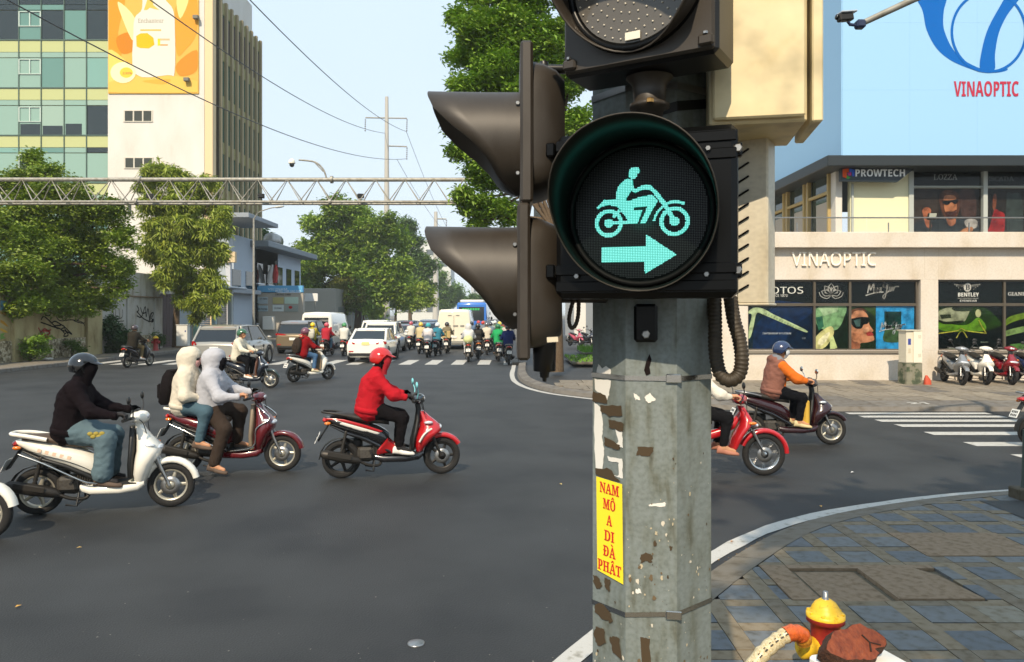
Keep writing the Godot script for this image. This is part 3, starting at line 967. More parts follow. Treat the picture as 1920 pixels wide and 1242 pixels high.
func build_shop() -> void:
	var o := Vector3(9.0, 0.13, -SD)
	shop = thing("shop_building", "two-storey cream corner shop building with dark display windows", "building", o)
	var st := mb()
	var x0 := -4.9; var x1 := 24.0
	var wl := W(1403, 657); var wr := W(1727, 525); var w2 := W(1760, 525)
	wall_box(st, Vector2(x0, 0), Vector2(x1, wl.y), -0.4, 0.0)
	wall_box(st, Vector2(x0, wr.y), Vector2(x1, W(0, 466).y), -0.4, 0.0)
	wall_box(st, Vector2(x0, wl.y - 0.005), Vector2(wl.x, wr.y + 0.005), -0.4, 0.001)
	wall_box(st, Vector2(wr.x, wl.y - 0.005), Vector2(w2.x, wr.y + 0.005), -0.4, 0.001)
	wall_box(st, Vector2(9.2, wl.y - 0.005), Vector2(9.8, wr.y + 0.005), -0.4, 0.001)
	wall_box(st, Vector2(16.0, wl.y - 0.005), Vector2(x1, wr.y + 0.005), -0.4, 0.001)
	box(st, Vector3(x0 + 0.2, 2.0, -5.4), Vector3(0.4, 4.0, 9.98), 0.0)
	box(st, Vector3(10, 2.2, -10.2), Vector3(28, 4.4, 0.3), 0.0)
	part("ground_floor_wall", st, M.plaster, shop)
	st = mb()
	wall_box(st, Vector2(wl.x - 0.02, wl.y - 0.09), Vector2(wr.x + 0.02, wl.y - 0.005), -0.05, 0.06)
	wall_box(st, Vector2(w2.x - 0.02, wl.y - 0.09), Vector2(9.18, wl.y - 0.005), -0.05, 0.06)
	part("window_sill", st, mat("7c7468", 0.6), shop)
	st = mb()
	wall_box(st, Vector2(x0 - 0.1, W(0, 466).y + 0.002), Vector2(x1, W(0, 437).y), -0.6, 0.28, 0.015)
	part("ledge", st, M.plaster, shop)
	st = mb()
	box(st, Vector3(10, 4.12, -5.3), Vector3(29.6, 0.2, 9.4), 0.0)
	part("terrace_floor", st, M.plaster, shop)
	# faint joint lines of the cladding: real grooves
	st = mb()
	for p in [[1760, 466, 1760, 524], [1734, 466, 1734, 524]]:
		var a := W(p[0], p[1]); var b := W(p[2], p[3])
		wall_box(st, a + Vector2(-0.004, 0.02), b + Vector2(0.004, 0.02), -0.01, 0.0015, 0.0)
	part("cladding_joint", st, mat("b9ad98", 0.9), shop)
	# display windows
	var frame_m := mat("5a5348", 0.5, 0.3)
	var glass := mat(Color(0.05, 0.07, 0.07, 0.04), 0.02)
	glass.transparency = BaseMaterial3D.TRANSPARENCY_ALPHA; glass.metallic_specular = 0.25
	var xs := [[1403, 1530], [1530, 1597], [1597, 1723], [1760, 1888], [1888, 2030]]
	var pm := vmat(0.6); pm.metallic_specular = 0.15
	pm.albedo_texture = noise_tex(0.02, [[0.0, "8c8c8c"], [0.5, "d8d8d8"], [1.0, "ffffff"]], 256, 5, 87)
	pm.uv1_triplanar = true; pm.uv1_world_triplanar = true; pm.uv1_scale = Vector3(0.7, 0.7, 0.7)
	for i in xs.size():
		for row in [[525, 571], [571, 657]]:
			var a := W(xs[i][0], row[0]); var b := W(xs[i][1], row[1])
			var win := Node3D.new()
			win.name = "window"; shop.add_child(win, true)
			st = mb()
			var f := 0.035
			wall_box(st, Vector2(a.x, a.y), Vector2(b.x, a.y - f * 1.4), -0.16, -0.08, 0.005)
			wall_box(st, Vector2(a.x, b.y), Vector2(b.x, b.y + f), -0.16, -0.08, 0.005)
			wall_box(st, Vector2(a.x, a.y - f * 1.4), Vector2(a.x + f, b.y + f), -0.16, -0.079, 0.005)
			wall_box(st, Vector2(b.x - f, a.y - f * 1.4), Vector2(b.x, b.y + f), -0.16, -0.079, 0.005)
			part("frame", st, frame_m, win)
			st = mb()
			wall_box(st, Vector2(a.x + 0.03, a.y - 0.04), Vector2(b.x - 0.03, b.y + 0.03), -0.128, -0.122, 0.0)
			part("pane", st, glass, win)
			st = mb()
			var z := -0.15
			flat(st, rect(a, b), z, lin("0b0f12") if row[0] == 525 else lin(["0c1f38", "10241c", "1a2b16", "0b130d", "081210"][i]))
			if row[0] == 525: fascia(st, i, z + 0.004, win)
			else: poster(st, i, z + 0.004, win)
			var pr := part("print", st, pm, win)
	# raised name on the plaster
	var nm := mat("f2eadb", 0.6)
	var p0 := W(1563, 498)
	text("VINAOPTIC", 0.4, 0.07, nm, shop, Vector3(p0.x, p0.y + 0.18, 0.04), 2.5, "Droid Sans", false, "raised_letters")
	# upper floor
	var dz := -0.45
	st = mb()
	var ul := uz(612, 330); var ub := uz(735, 606)
	var pa := uz(720, 90); var pb := uz(1148, 640)
	wall_box(st, Vector2(pa.x, pb.y - 0.2), Vector2(pb.x, pa.y + 0.1), dz - 0.2, dz)
	part("upper_wall", st, mat("d9d6b4", 0.85), shop)
	for e in [[1145, 1180], [1690, 1722], [2240, 2275], [2800, 2840]]:
		st = mb()
		wall_box(st, Vector2(uz(e[0], 0).x, pb.y - 0.2), Vector2(uz(e[1], 0).x, pa.y + 0.1), dz - 0.2, dz + 0.06)
		part("pillar", st, mat("aab0ab", 0.6), shop)
	for e in [[725, 740]]:
		st = mb()
		wall_box(st, Vector2(uz(e[0], 0).x, pb.y - 0.2), Vector2(uz(e[1], 0).x, uz(0, 232).y), dz, dz + 0.06)
	part("pillar", st, mat("aab0ab", 0.6), shop)
	for k in 3:
		var l: float = [1180, 1722, 2275][k]; var r: float = [1690, 2240, 2800][k]
		for row in [[110, 245], [262, 640]]:
			var a := uz(l, row[0]); var b := uz(r, row[1])
			var win := Node3D.new()
			win.name = "window"; shop.add_child(win, true)
			st = mb()
			wall_box(st, Vector2(a.x, b.y), Vector2(b.x, b.y - 0.06), dz - 0.1, dz + 0.02, 0.004)
			wall_box(st, Vector2(a.x, a.y + 0.03), Vector2(b.x, a.y), dz - 0.1, dz + 0.02, 0.004)
			part("frame", st, mat("9a9f98", 0.5), win)
			st = mb()
			wall_box(st, a, b, dz - 0.05, dz - 0.045, 0.0)
			part("pane", st, glass, win)
			st = mb()
			flat(st, rect(a, b), dz - 0.08, lin("1b211d" if row[0] == 110 else "2a2621"))
			if row[0] == 262: upper_poster(st, k, dz - 0.076)
			part("print", st, pm, win)
			if row[0] == 110:
				if k == 0:
					text("LOZZA", 0.16, 0.004, mat("8b8f8a", 0.6), win, Vector3(uz(1428, 0).x, uz(0, 178).y, dz - 0.07), 0.72, "Droid Serif")
				else:
					text("ESCADA", 0.14, 0.004, mat("3c4440", 0.6), win, Vector3(uz(1830, 0).x + (k - 1) * 2.3, uz(0, 190).y, dz - 0.07), 0.85, "Droid Serif")
	# upper side wall, turned to the street: bays of glass in warm frames
	var xs0: float = uz(612, 0).x
	var bay := [0.4, 2.0, 2.35, 3.9, 4.25, 5.8, 6.15, 7.6]
	var yb: float = W(0, 437).y; var yt: float = uz(0, 75).y
	for k in [[0.0, 0.42], [1.98, 2.37], [3.88, 4.27], [5.78, 6.17], [7.58, 9.0]]:
		st = mb()
		box(st, Vector3(xs0 + 0.1, (yb + yt) * 0.5, dz - (k[0] + k[1]) * 0.5), Vector3(0.2, yt - yb, k[1] - k[0]), 0.01)
		part("side_pier", st, mat("cfcac0", 0.85), shop)
	for k in 4:
		var z0: float = dz - bay[k * 2]; var z1: float = dz - bay[k * 2 + 1]
		var win := Node3D.new()
		win.name = "window"; shop.add_child(win, true)
		st = mb()
		for e in [z0, z1]: box(st, Vector3(xs0 - 0.03, (yb + yt) * 0.5, e), Vector3(0.12, yt - yb, 0.1), 0.01)
		box(st, Vector3(xs0 - 0.02, yb + (yt - yb) * 0.62, (z0 + z1) * 0.5), Vector3(0.1, 0.09, z0 - z1), 0.01)
		part("frame", st, mat("a8925f", 0.6), win)
		st = mb()
		box(st, Vector3(xs0 + 0.06, (yb + yt) * 0.5, (z0 + z1) * 0.5), Vector3(0.02, yt - yb, z0 - z1), 0.0)
		part("pane", st, mat("2c3a36", 0.06), win)
		st = mb()
		box(st, Vector3(xs0 + 0.045, yb + 0.55, (z0 + z1) * 0.5 + 0.1), Vector3(0.006, 1.1, (z0 - z1) * 0.6), 0.0)
		part("blind", st, mat("a89f92", 0.8), win)
	# dark eaves and flat roof
	st = mb()
	var ey: float = uz(0, 62).y
	box(st, Vector3(xs0 + 9.7, ey - 0.16, -4.6), Vector3(20.6, 0.32, 10.0), 0.02)
	part("eaves", st, mat("20282c", 0.5), shop)
	# sign under the eaves
	var sg := thing("eaves_sign", "dark slanted sign with white lettering under the shop eaves", "sign", o + Vector3(uz(600, 0).x, uz(0, 232).y, 0.0))
	st = mb()
	var org := uz(600, 232)
	var outl := PackedVector2Array()
	for q in [[600, 112], [1150, 126], [1010, 236], [600, 230]]: outl.append(uz(q[0], q[1]) - org)
	prism(st, outl, -0.12, 0.0)
	part("board", st, mat("1b262c", 0.4), sg)
	text("PROWTECH", 0.21, 0.012, mat("eef0ee", 0.5), sg, Vector3(uz(885, 0).x - org.x, uz(0, 172).y - org.y, 0.006), 1.47, "Droid Sans", true)
	st = mb()
	for q in [[[615, 145, 660, 135, 660, 165, 645, 165, 645, 210, 615, 200], "e05a2a"], [[664, 135, 702, 150, 700, 195, 684, 195, 682, 165, 664, 165], "3c63c8"], [[645, 190, 672, 205, 655, 216, 640, 210], "4aa84a"], [[650, 170, 676, 165, 678, 188, 656, 190], "c23a8a"]]:
		var pl := mapped(q[0], uz)
		for i in pl.size(): pl[i] -= org
		flat(st, pl, 0.006, lin(q[1]))
	part("emblem", st, M.print, sg)
	# glass balustrade
	var bal := thing("balustrade", "clear glass balustrade with thin steel handrail along the shop terrace", "railing", o + Vector3(0, W(0, 437).y, 0.2))
	st = mb()
	var hy: float = W(0, 410).y - W(0, 437).y
	tube(st, [Vector3(x0, hy, 0), Vector3(x1, hy, 0)], 0.022)
	part("handrail", st, M.steel, bal)
	for i in 12:
		st = mb()
		box(st, Vector3(x0 + 1.1 + i * 2.1, hy * 0.5, 0), Vector3(2.06, hy - 0.04, 0.012), 0.0)
		part("glass_panel", st, glass, bal)
	for px in [1490, 1660, 1810]:
		st = mb()
		box(st, Vector3(W(px, 0).x, 0.14, 0.0), Vector3(0.03, 0.28, 0.03), 0.004)
		part("post", st, M.steel, bal)
	# floodlight standing on the ledge
	var fl := thing("floodlight", "small floodlight on a stand on the shop ledge", "floodlight", o + Vector3(W(1741, 437).x, W(0, 437).y, 0.1))
	st = mb()
	tube(st, [Vector3(0, 0, 0), Vector3(0, 0.35, 0.02)], 0.03)
	box(st, Vector3(0, 0.02, 0), Vector3(0.18, 0.03, 0.14), 0.005)
	part("stand", st, M.dark_metal, fl)
	st = mb()
	box(st, Vector3(0.03, 0.47, 0.04), Vector3(0.26, 0.2, 0.08), 0.02, Basis(Vector3.RIGHT, 0.35))
	part("lamp_housing", st, M.dark_metal, fl)
	st = mb()
	box(st, Vector3(0.03, 0.482, 0.083), Vector3(0.21, 0.15, 0.01), 0.003, Basis(Vector3.RIGHT, 0.35))
	part("lamp_glass", st, mat("b9bcae", 0.15), fl)
	billboard(o, xs0, ey)
	right_side_things(o)

func fascia(st: SurfaceTool, i: int, z: float, win: Node3D) -> void:
	var wm := mat("dcdcd4", 0.6)
	var wcol := lin("d8d8d0")
	if i == 0:
		var c := wz(330, 158)
		text("LOTOS", 0.2, 0.004, wm, win, Vector3(c.x, c.y, z), 1.15)
		c = wz(298, 193)
		text("SINCE 1872", 0.075, 0.004, wm, win, Vector3(c.x, c.y, z), 0.52)
	elif i == 1:
		var base := wz(650, 190)
		for a in [0.0, 0.62, -0.62, 1.2, -1.2]:
			var L := 0.36 - absf(a) * 0.04
			var tip := base + Vector2(sin(a), cos(a)) * L
			var sd := Vector2(cos(a), -sin(a)) * 0.09
			var mid := base + Vector2(sin(a), cos(a)) * L * 0.55
			strokes(st, [[base, mid + sd, tip], [base, mid - sd, tip], [base, base + (mid - base) * 1.2]], 0.022, z, wcol)
		for s in [-1, 1]: strokes(st, [[base, base + Vector2(s * 0.12, -0.1), base + Vector2(s * 0.3, -0.04), base + Vector2(s * 0.36, 0.08)]], 0.022, z, wcol)
	elif i == 2:
		var c := wz(895, 175)
		strokes(st, script_lines(c.x, c.y, 0.42), 0.032, z, wcol)
	elif i == 3:
		for s in [-1, 1]:
			for k in 4:
				var a := wz(1563 + s * 22, 125 + k * 9); var b := wz(1563 + s * (85 - k * 14), 118 + k * 11)
				strokes(st, [[a, (a + b) * 0.5, b]], 0.035, z, wcol)
		var c := wz(1565, 138)
		flat(st, oval(c.x, c.y, 0.11, 0.13), z + 0.002, wcol)
		text("B", 0.16, 0.004, mat("14181a", 0.6), win, Vector3(c.x, c.y, z + 0.006), 0.0, "Droid Serif", true)
		c = wz(1570, 187)
		text("BENTLEY", 0.115, 0.004, wm, win, Vector3(c.x, c.y, z), 0.62, "Droid Sans", true)
		strokes(st, [[wz(1500, 211), wz(1640, 211)]], 0.01, z, wcol)
		c = wz(1570, 228)
		text("EYEWEAR", 0.06, 0.004, wm, win, Vector3(c.x, c.y, z), 0.5)
	else:
		var c := wz(1905, 182)
		text("GIANFRANCO", 0.1, 0.004, wm, win, Vector3(c.x + 0.25, c.y, z), 1.1, "Droid Serif")

func poster(st: SurfaceTool, i: int, z: float, win: Node3D) -> void:
	var P := func(a: Array, col: String, dz := 0.0) -> void: flat(st, blob(mapped(a, wz)) if a.size() > 9 else mapped(a, wz), z + dz, lin(col))
	if i == 0:
		P.call([85, 250, 530, 250, 530, 300, 380, 420, 300, 560, 85, 560], "0e2b52")
		P.call([85, 250, 250, 250, 140, 400, 120, 560, 85, 560], "0d2a35", 0.002)
		P.call([90, 312, 110, 284, 150, 272, 200, 284, 260, 318, 350, 360, 480, 424, 486, 440, 452, 430, 340, 384, 205, 326, 150, 312, 128, 400, 108, 470, 86, 480, 100, 400, 116, 322], "b9cfa0", 0.006)
		for k in 12: P.call([212 + k * 18, 306 + k * 8.6, 220 + k * 18, 309 + k * 8.6, 214 + k * 18, 322 + k * 8.6, 206 + k * 18, 318 + k * 8.6], "8fa878", 0.009)
		var c := wz(285, 447)
		text("CRAFTSMANSHIP IN PLATINUM", 0.055, 0.003, mat("b8c2c8", 0.6), win, Vector3(c.x, c.y, z + 0.004), 0.85)
		c = wz(466, 480)
		text("LOTOS", 0.04, 0.003, mat("8b98a0", 0.6), win, Vector3(c.x, c.y, z + 0.004), 0.1)
	elif i == 1:
		P.call([540, 300, 560, 262, 740, 258, 740, 330, 690, 420, 600, 420, 548, 380], "7fae7a")
		P.call([560, 270, 700, 262, 690, 300, 600, 330], "a6c79b", 0.003)
		P.call([545, 340, 590, 330, 600, 400, 565, 430], "2f6a52", 0.006)
		P.call([540, 480, 600, 420, 650, 400, 668, 440, 640, 500, 600, 545, 540, 555], "d8d692", 0.009)
		P.call([560, 500, 610, 450, 640, 440, 620, 490, 580, 530], "f0ecc0", 0.012)
		P.call([640, 480, 660, 460, 690, 545, 640, 556], "cfe09a", 0.015)
	elif i == 2:
		P.call([775, 255, 948, 255, 948, 330, 900, 300, 850, 272, 800, 280, 775, 300], "2f4a1c")
		P.call([770, 330, 800, 296, 850, 288, 888, 316, 902, 352, 906, 388, 932, 428, 914, 444, 930, 458, 938, 490, 900, 506, 842, 516, 832, 558, 770, 558], "c98d68", 0.003)
		P.call([770, 470, 800, 500, 842, 516, 832, 558, 770, 558], "9c6248", 0.006)
		P.call([770, 300, 800, 284, 850, 276, 888, 300, 850, 292, 806, 300, 770, 336], "6b4630", 0.006)
		P.call([772, 356, 815, 342, 862, 336, 906, 344, 896, 380, 868, 388, 852, 414, 815, 414, 790, 392], "15181b", 0.009)
		P.call([858, 420, 900, 400, 905, 430, 880, 440], "dba882", 0.006)
		P.call([790, 440, 850, 450, 860, 500, 800, 490], "b67a58", 0.006)
		P.call([800, 360, 846, 348, 842, 400, 818, 404], "41605e", 0.012)
		P.call([884, 446, 908, 434, 928, 446, 930, 460, 896, 464], "a8423c", 0.009)
		P.call([950, 255, 1206, 255, 1206, 566, 950, 566], "2f9bd8", 0.003)
		P.call([1006, 300, 1120, 300, 1120, 502, 1006, 502], "123a36", 0.006)
		P.call([1006, 440, 1060, 400, 1120, 450, 1120, 502, 1006, 502], "3c5a3a", 0.009)
		P.call([1020, 300, 1036, 330, 1030, 420, 1016, 420], "0b2420", 0.009)
		var c := wz(982, 420)
		strokes(st, script_lines(c.x, c.y, 0.33), 0.03, z + 0.013, lin("e6f2f4"))
	elif i == 3:
		P.call([1352, 270, 1640, 258, 1780, 360, 1780, 400, 1640, 440, 1500, 430, 1400, 440, 1352, 420], "1f3d12")
		P.call([1352, 330, 1440, 380, 1560, 390, 1640, 340, 1690, 420, 1560, 436, 1420, 432, 1352, 400], "5c8f1e", 0.003)
		P.call([1360, 320, 1380, 292, 1440, 272, 1540, 268, 1580, 280, 1560, 340, 1530, 372, 1420, 384, 1372, 366], "9aa283", 0.006)
		P.call([1470, 268, 1580, 262, 1596, 290, 1540, 300, 1470, 292], "2c3a28", 0.009)
		P.call([1378, 322, 1450, 318, 1456, 344, 1390, 350], "2b3626", 0.009)
		P.call([1372, 356, 1420, 368, 1530, 360, 1520, 376, 1420, 386, 1374, 370], "1a2412", 0.012)
		var c := wz(1636, 312)
		flat(st, oval(c.x, c.y, 0.085, 0.12), z + 0.009, lin("b9bf8e"))
		strokes(st, [[wz(1362, 448), wz(1490, 430), wz(1522, 415), wz(1560, 430), wz(1690, 446)], [wz(1490, 476), wz(1512, 440), wz(1536, 436), wz(1560, 474)], [wz(1640, 360), wz(1660, 400), wz(1690, 446)]], 0.028, z + 0.014, lin("c3c24a"))
		c = wz(1678, 506)
		text("BENTLEY", 0.04, 0.003, mat("7d8a76", 0.6), win, Vector3(c.x, c.y, z + 0.004), 0.22)
		P.call([1352, 556, 1500, 548, 1780, 560, 1780, 570, 1352, 570], "9fae96", 0.003)
	else:
		P.call([1812, 370, 1860, 330, 2000, 300, 2000, 330, 1870, 370, 1812, 400], "6a8a2a")
		P.call([1812, 440, 1850, 420, 2000, 390, 2000, 420, 1850, 460, 1815, 466], "7a9a5a", 0.003)
		P.call([1850, 520, 1960, 510, 1960, 560, 1850, 560], "4d7a3a", 0.003)

func upper_poster(st: SurfaceTool, k: int, z: float) -> void:
	var P := func(a: Array, col: String, dz := 0.0) -> void: flat(st, blob(mapped(a, uz)), z + dz, lin(col))
	if k == 0:
		P.call([1182, 300, 1360, 290, 1360, 500, 1182, 560], "3b332e")
		P.call([1530, 290, 1640, 280, 1650, 480, 1560, 480], "4a3530")
		P.call([1180, 606, 1200, 520, 1300, 490, 1420, 480, 1560, 480, 1640, 500, 1660, 606], "2b3336", 0.004)
		P.call([1258, 420, 1290, 398, 1320, 416, 1318, 446, 1300, 462, 1330, 540, 1290, 545, 1262, 450], "b06a48", 0.008)
		P.call([1440, 480, 1500, 478, 1500, 520, 1470, 540, 1445, 520], "a86b4a", 0.008)
		P.call([1388, 380, 1382, 320, 1410, 282, 1460, 272, 1510, 288, 1530, 330, 1534, 410, 1510, 470, 1480, 490, 1440, 488, 1410, 450], "5a3a2a", 0.006)
		P.call([1415, 330, 1450, 310, 1500, 320, 1512, 380, 1506, 430, 1480, 470, 1450, 470, 1425, 430], "b87a54", 0.01)
		P.call([1425, 440, 1450, 430, 1480, 432, 1508, 420, 1500, 465, 1478, 488, 1446, 486], "4a2d22", 0.014)
		P.call([1405, 352, 1460, 350, 1520, 340, 1516, 366, 1496, 378, 1470, 362, 1448, 382, 1416, 378], "181818", 0.018)
		P.call([1570, 500, 1620, 484, 1662, 500, 1660, 545, 1620, 560, 1580, 540], "b6b4ae", 0.008)
		P.call([1525, 600, 1560, 560, 1620, 545, 1630, 570, 1590, 604], "b98058", 0.012)
	elif k == 1:
		P.call([1790, 420, 1830, 430, 1866, 460, 1850, 600, 1730, 600, 1756, 540], "9c2323", 0.004)
		P.call([1780, 320, 1800, 300, 1806, 350, 1792, 420, 1776, 400], "7d4a34", 0.006)
		P.call([1880, 310, 1920, 300, 1990, 320, 1990, 600, 1890, 600], "394440", 0.004)

func billboard(o: Vector3, xs0: float, ey: float) -> void:
	var bb := thing("led_billboard", "huge pale blue corner billboard with blue emblem above the shop", "billboard", o + Vector3(xs0, ey + 0.01, 0.0))
	var face := mat("9ac4e4", 0.5)
	face.albedo_texture = noise_tex(0.006, [[0.0, "f4fafd"], [1.0, "ffffff"]], 256, 2, 81)
	var st := mb()
	box(st, Vector3(10.0, 5.0, -5.0), Vector3(20.0, 10.0, 10.0), 0.0)
	part("cabinet_frame", st, mat("c4d4e0", 0.6), bb)
	# front made of square screen modules with hair joints
	for i in 10:
		for j in 5:
			st = mb()
			box(st, Vector3(1.0 + i * 2.0, 1.0 + j * 2.0, 0.012), Vector3(1.998, 1.998, 0.024), 0.0)
			part("screen_module", st, face, bb)
	for i in 5:
		for j in 5:
			st = mb()
			box(st, Vector3(-0.012, 1.0 + j * 2.0, -1.0 - i * 2.0), Vector3(0.024, 1.998, 1.998), 0.0)
			part("screen_module", st, face, bb)
	var q := func(zx: float, zy: float) -> Vector2:
		return W(1500.0 + zx / 3.881, zy / 3.881) - Vector2(xs0, ey + 0.01)
	var blue := lin("1c62b4")
	st = mb()
	var za := 0.03
	flat(st, blob(mapped([850, 0, 820, -120, 1080, -120, 1065, 0, 1045, 80, 1040, 180, 1060, 260, 1110, 360, 1190, 440, 1310, 500, 1415, 514, 1500, 500, 1500, 516, 1420, 532, 1300, 522, 1180, 482, 1080, 432, 990, 352, 920, 222, 890, 80], q)), za, blue)
	flat(st, blob(mapped([1480, 0, 1540, -120, 1700, -150, 1590, 0, 1500, 120, 1442, 250, 1416, 400, 1410, 515, 1310, 510, 1320, 370, 1370, 200], q)), za + 0.004, blue)
	for k in 2:
		var pts := []
		for i in 13:
			var a := PI * k + PI * i / 12.0 + PI / 2
			pts.append(q.call(1370 + cos(a) * 268, 235 + sin(a) * 290))
		flat(st, ribbon(pts, 0.075), za + 0.008, blue)
	part("emblem", st, M.print, bb)
	var c: Vector2 = q.call(1354, 652)
	text("VINAOPTIC", 0.44, 0.01, mat("b01c3e", 0.6), bb, Vector3(c.x, c.y, 0.034), 1.92, "Droid Sans", true)
	# part of the same emblem on the side face
	st = mb()
	xf = Transform3D(Basis(Vector3.UP, -PI / 2), Vector3(-0.03, 0, 0))
	flat(st, ribbon([Vector2(-1.0, 6.2), Vector2(-1.7, 4.9), Vector2(-2.9, 3.6), Vector2(-4.0, 3.0)], 0.3), 0.0, blue)
	flat(st, ribbon([Vector2(-3.6, 6.2), Vector2(-2.5, 4.4), Vector2(-2.4, 3.4), Vector2(-3.0, 2.4)], 0.06), 0.004, blue)
	xf = Transform3D()
	part("side_emblem", st, M.print, bb)

func right_side_things(o: Vector3) -> void:
	# cctv on a long arm
	var cd := 9.0
	var mp := Vector3(8.6, 0.1, -cd)
	var cm := thing("camera_mast", "grey mast arm with a bullet camera before the blue billboard", "camera mast", mp)
	var st := mb()
	tube(st, [Vector3(0, 0, 0), Vector3(0, 3.5, 0), Vector3(0, 7.6, 0)], [0.11, 0.095, 0.08], 12)
	part("mast", st, M.galv, cm)
	st = mb()
	tube(st, [at(1612, 46, cd) - mp, at(1715, -2, cd) - mp, Vector3(-0.2, 7.2, 0), Vector3(0, 7.2, 0)], [0.035, 0.04, 0.05, 0.05], 10)
	part("arm", st, M.galv, cm)
	st = mb()
	box(st, at(1613, 46, cd) - mp, Vector3(0.11, 0.1, 0.11), 0.02)
	tube(st, [at(1610, 48, cd) - mp, at(1594, 46, cd) - mp, at(1590, 40, cd) - mp], 0.018)
	part("swivel", st, mat("1d2a4a", 0.5), cm)
	var ax := Basis(Vector3.BACK, 0.16) * Basis(Vector3.UP, 0.25)
	st = mb()
	box(st, at(1585, 33, cd) - mp, Vector3(0.19, 0.085, 0.09), 0.012, ax)
	part("camera_body", st, M.dark_metal, cm)
	st = mb()
	box(st, at(1588, 24, cd) - mp, Vector3(0.22, 0.02, 0.12), 0.006, ax)
	part("sunshield", st, mat("aab2ba", 0.4), cm)
	st = mb()
	ellipsoid(st, at(1569, 32, cd) - mp, Vector3(0.02, 0.035, 0.035), 10)
	part("lens", st, M.glass_dark, cm)
	# cabinet in front of the pillar
	var kb := thing("utility_cabinet", "cream utility cabinet on a chipped green concrete base by the shop pillar", "utility cabinet", Vector3(11.2, 0.14, -21.3), 0.12)
	kb.scale = Vector3(0.72, 1, 0.8)
	st = mb()
	box(st, Vector3(0.0, 0.3, 0), Vector3(0.66, 0.6, 0.5), 0.012)
	part("base", st, patches(grain("aaa896", M.speck, 1.0, 0.9), noise_tex(0.02, [[0.0, "5d7a66"], [0.4, "93a890"], [0.5, "f0eee4"], [1.0, "ffffff"]], 256, 4, 83), 0.6), kb)
	st = mb()
	box(st, Vector3(-0.18, 1.06, 0), Vector3(0.28, 0.9, 0.44), 0.01)
	part("side_case", st, mat("cfc8b4", 0.6), kb)
	st = mb()
	box(st, Vector3(0.14, 1.05, 0.03), Vector3(0.36, 0.88, 0.46), 0.01)
	part("case", st, mat("dcd6c2", 0.6), kb)
	st = mb()
	box(st, Vector3(-0.02, 1.515, 0.01), Vector3(0.7, 0.03, 0.54), 0.008)
	part("lid", st, mat("c8c2ae", 0.6), kb)
	st = mb()
	box(st, Vector3(-0.19, 1.2, 0.2225), Vector3(0.12, 0.17, 0.004), 0.0)
	part("blue_notice", st, mat("2f3f8a", 0.6), kb)
	st = mb()
	box(st, Vector3(-0.19, 0.95, 0.2225), Vector3(0.1, 0.13, 0.004), 0.0)
	part("paper_notice", st, mat("bfb39a", 0.6), kb)
	for y in [1.3, 0.78]:
		st = mb()
		for i in 4: box(st, Vector3(0.2, y + i * 0.025, 0.2615), Vector3(0.12, 0.008, 0.006), 0.0)
		part("louvre", st, mat("a8a290", 0.6), kb)
	st = mb()
	loft(st, [ring(Vector3(0, 0, 0), Vector3(0.1, 0, 0), Vector3(0, 0, 0.08), 3, 12), ring(Vector3(0, 0.12, 0), Vector3(0.09, 0, 0), Vector3(0, 0, 0.07), 3, 12), ring(Vector3(-0.03, 0.26, 0), Vector3(0.03, 0, 0), Vector3(0, 0, 0.02), 2, 12)])
	var bag := solo("plastic_bag", st, mat("b5482c", 0.7), "small orange plastic bag beside the utility cabinet base", "bag")
	bag.position = Vector3(11.58, 0.145, -21.1)
	# concrete block at the pavement edge
	var cb := thing("bollard_block", "mossy concrete block with dark post on the pavement corner", "bollard", gp(1915, 936, 0.1))
	st = mb()
	box(st, Vector3(0.02, 0.06, 0), Vector3(0.2, 0.13, 0.2), 0.012)
	part("block", st, M.concrete_dark, cb)
	st = mb()
	tube(st, [Vector3(0.05, 0.12, 0), Vector3(0.05, 0.2, 0), Vector3(0.06, 0.75, 0)], [0.05, 0.04, 0.035], 10)
	part("post", st, mat("3f4a44", 0.6), cb)

# ---------- the walled side of the street ----------
const WX := -20.5
func wu(px: float, py: float) -> Vector2:      # pixel on the long wall -> (distance, height)
	var d := WX * F / (px - 960.0)
	return Vector2(d, EYE + (HZ - py) * d / F)
func wg(zx: float, zy: float) -> Vector2:      # from the close-up of the wall
	return wu(zx / 5.818, 560.0 + zy / 5.818)
func wall_seg(st: SurfaceTool, d0: float, d1: float, y0: float, y1: float, out := 0.0, thick := 0.3) -> void:
	box(st, Vector3(WX + out - thick * 0.5, (y0 + y1) * 0.5, -(d0 + d1) * 0.5), Vector3(thick, y1 - y0, d1 - d0), 0.012)
func on_wall(out := 0.0) -> Transform3D:
	return Transform3D(Basis(Vector3(0, 0, -1), Vector3(0, 1, 0), Vector3(1, 0, 0)), Vector3(WX + out, 0, 0))
func gline(a: Array) -> Array:
	var o := []
	for i in range(0, a.size(), 2): o.append(wg(a[i], a[i + 1]))
	return o

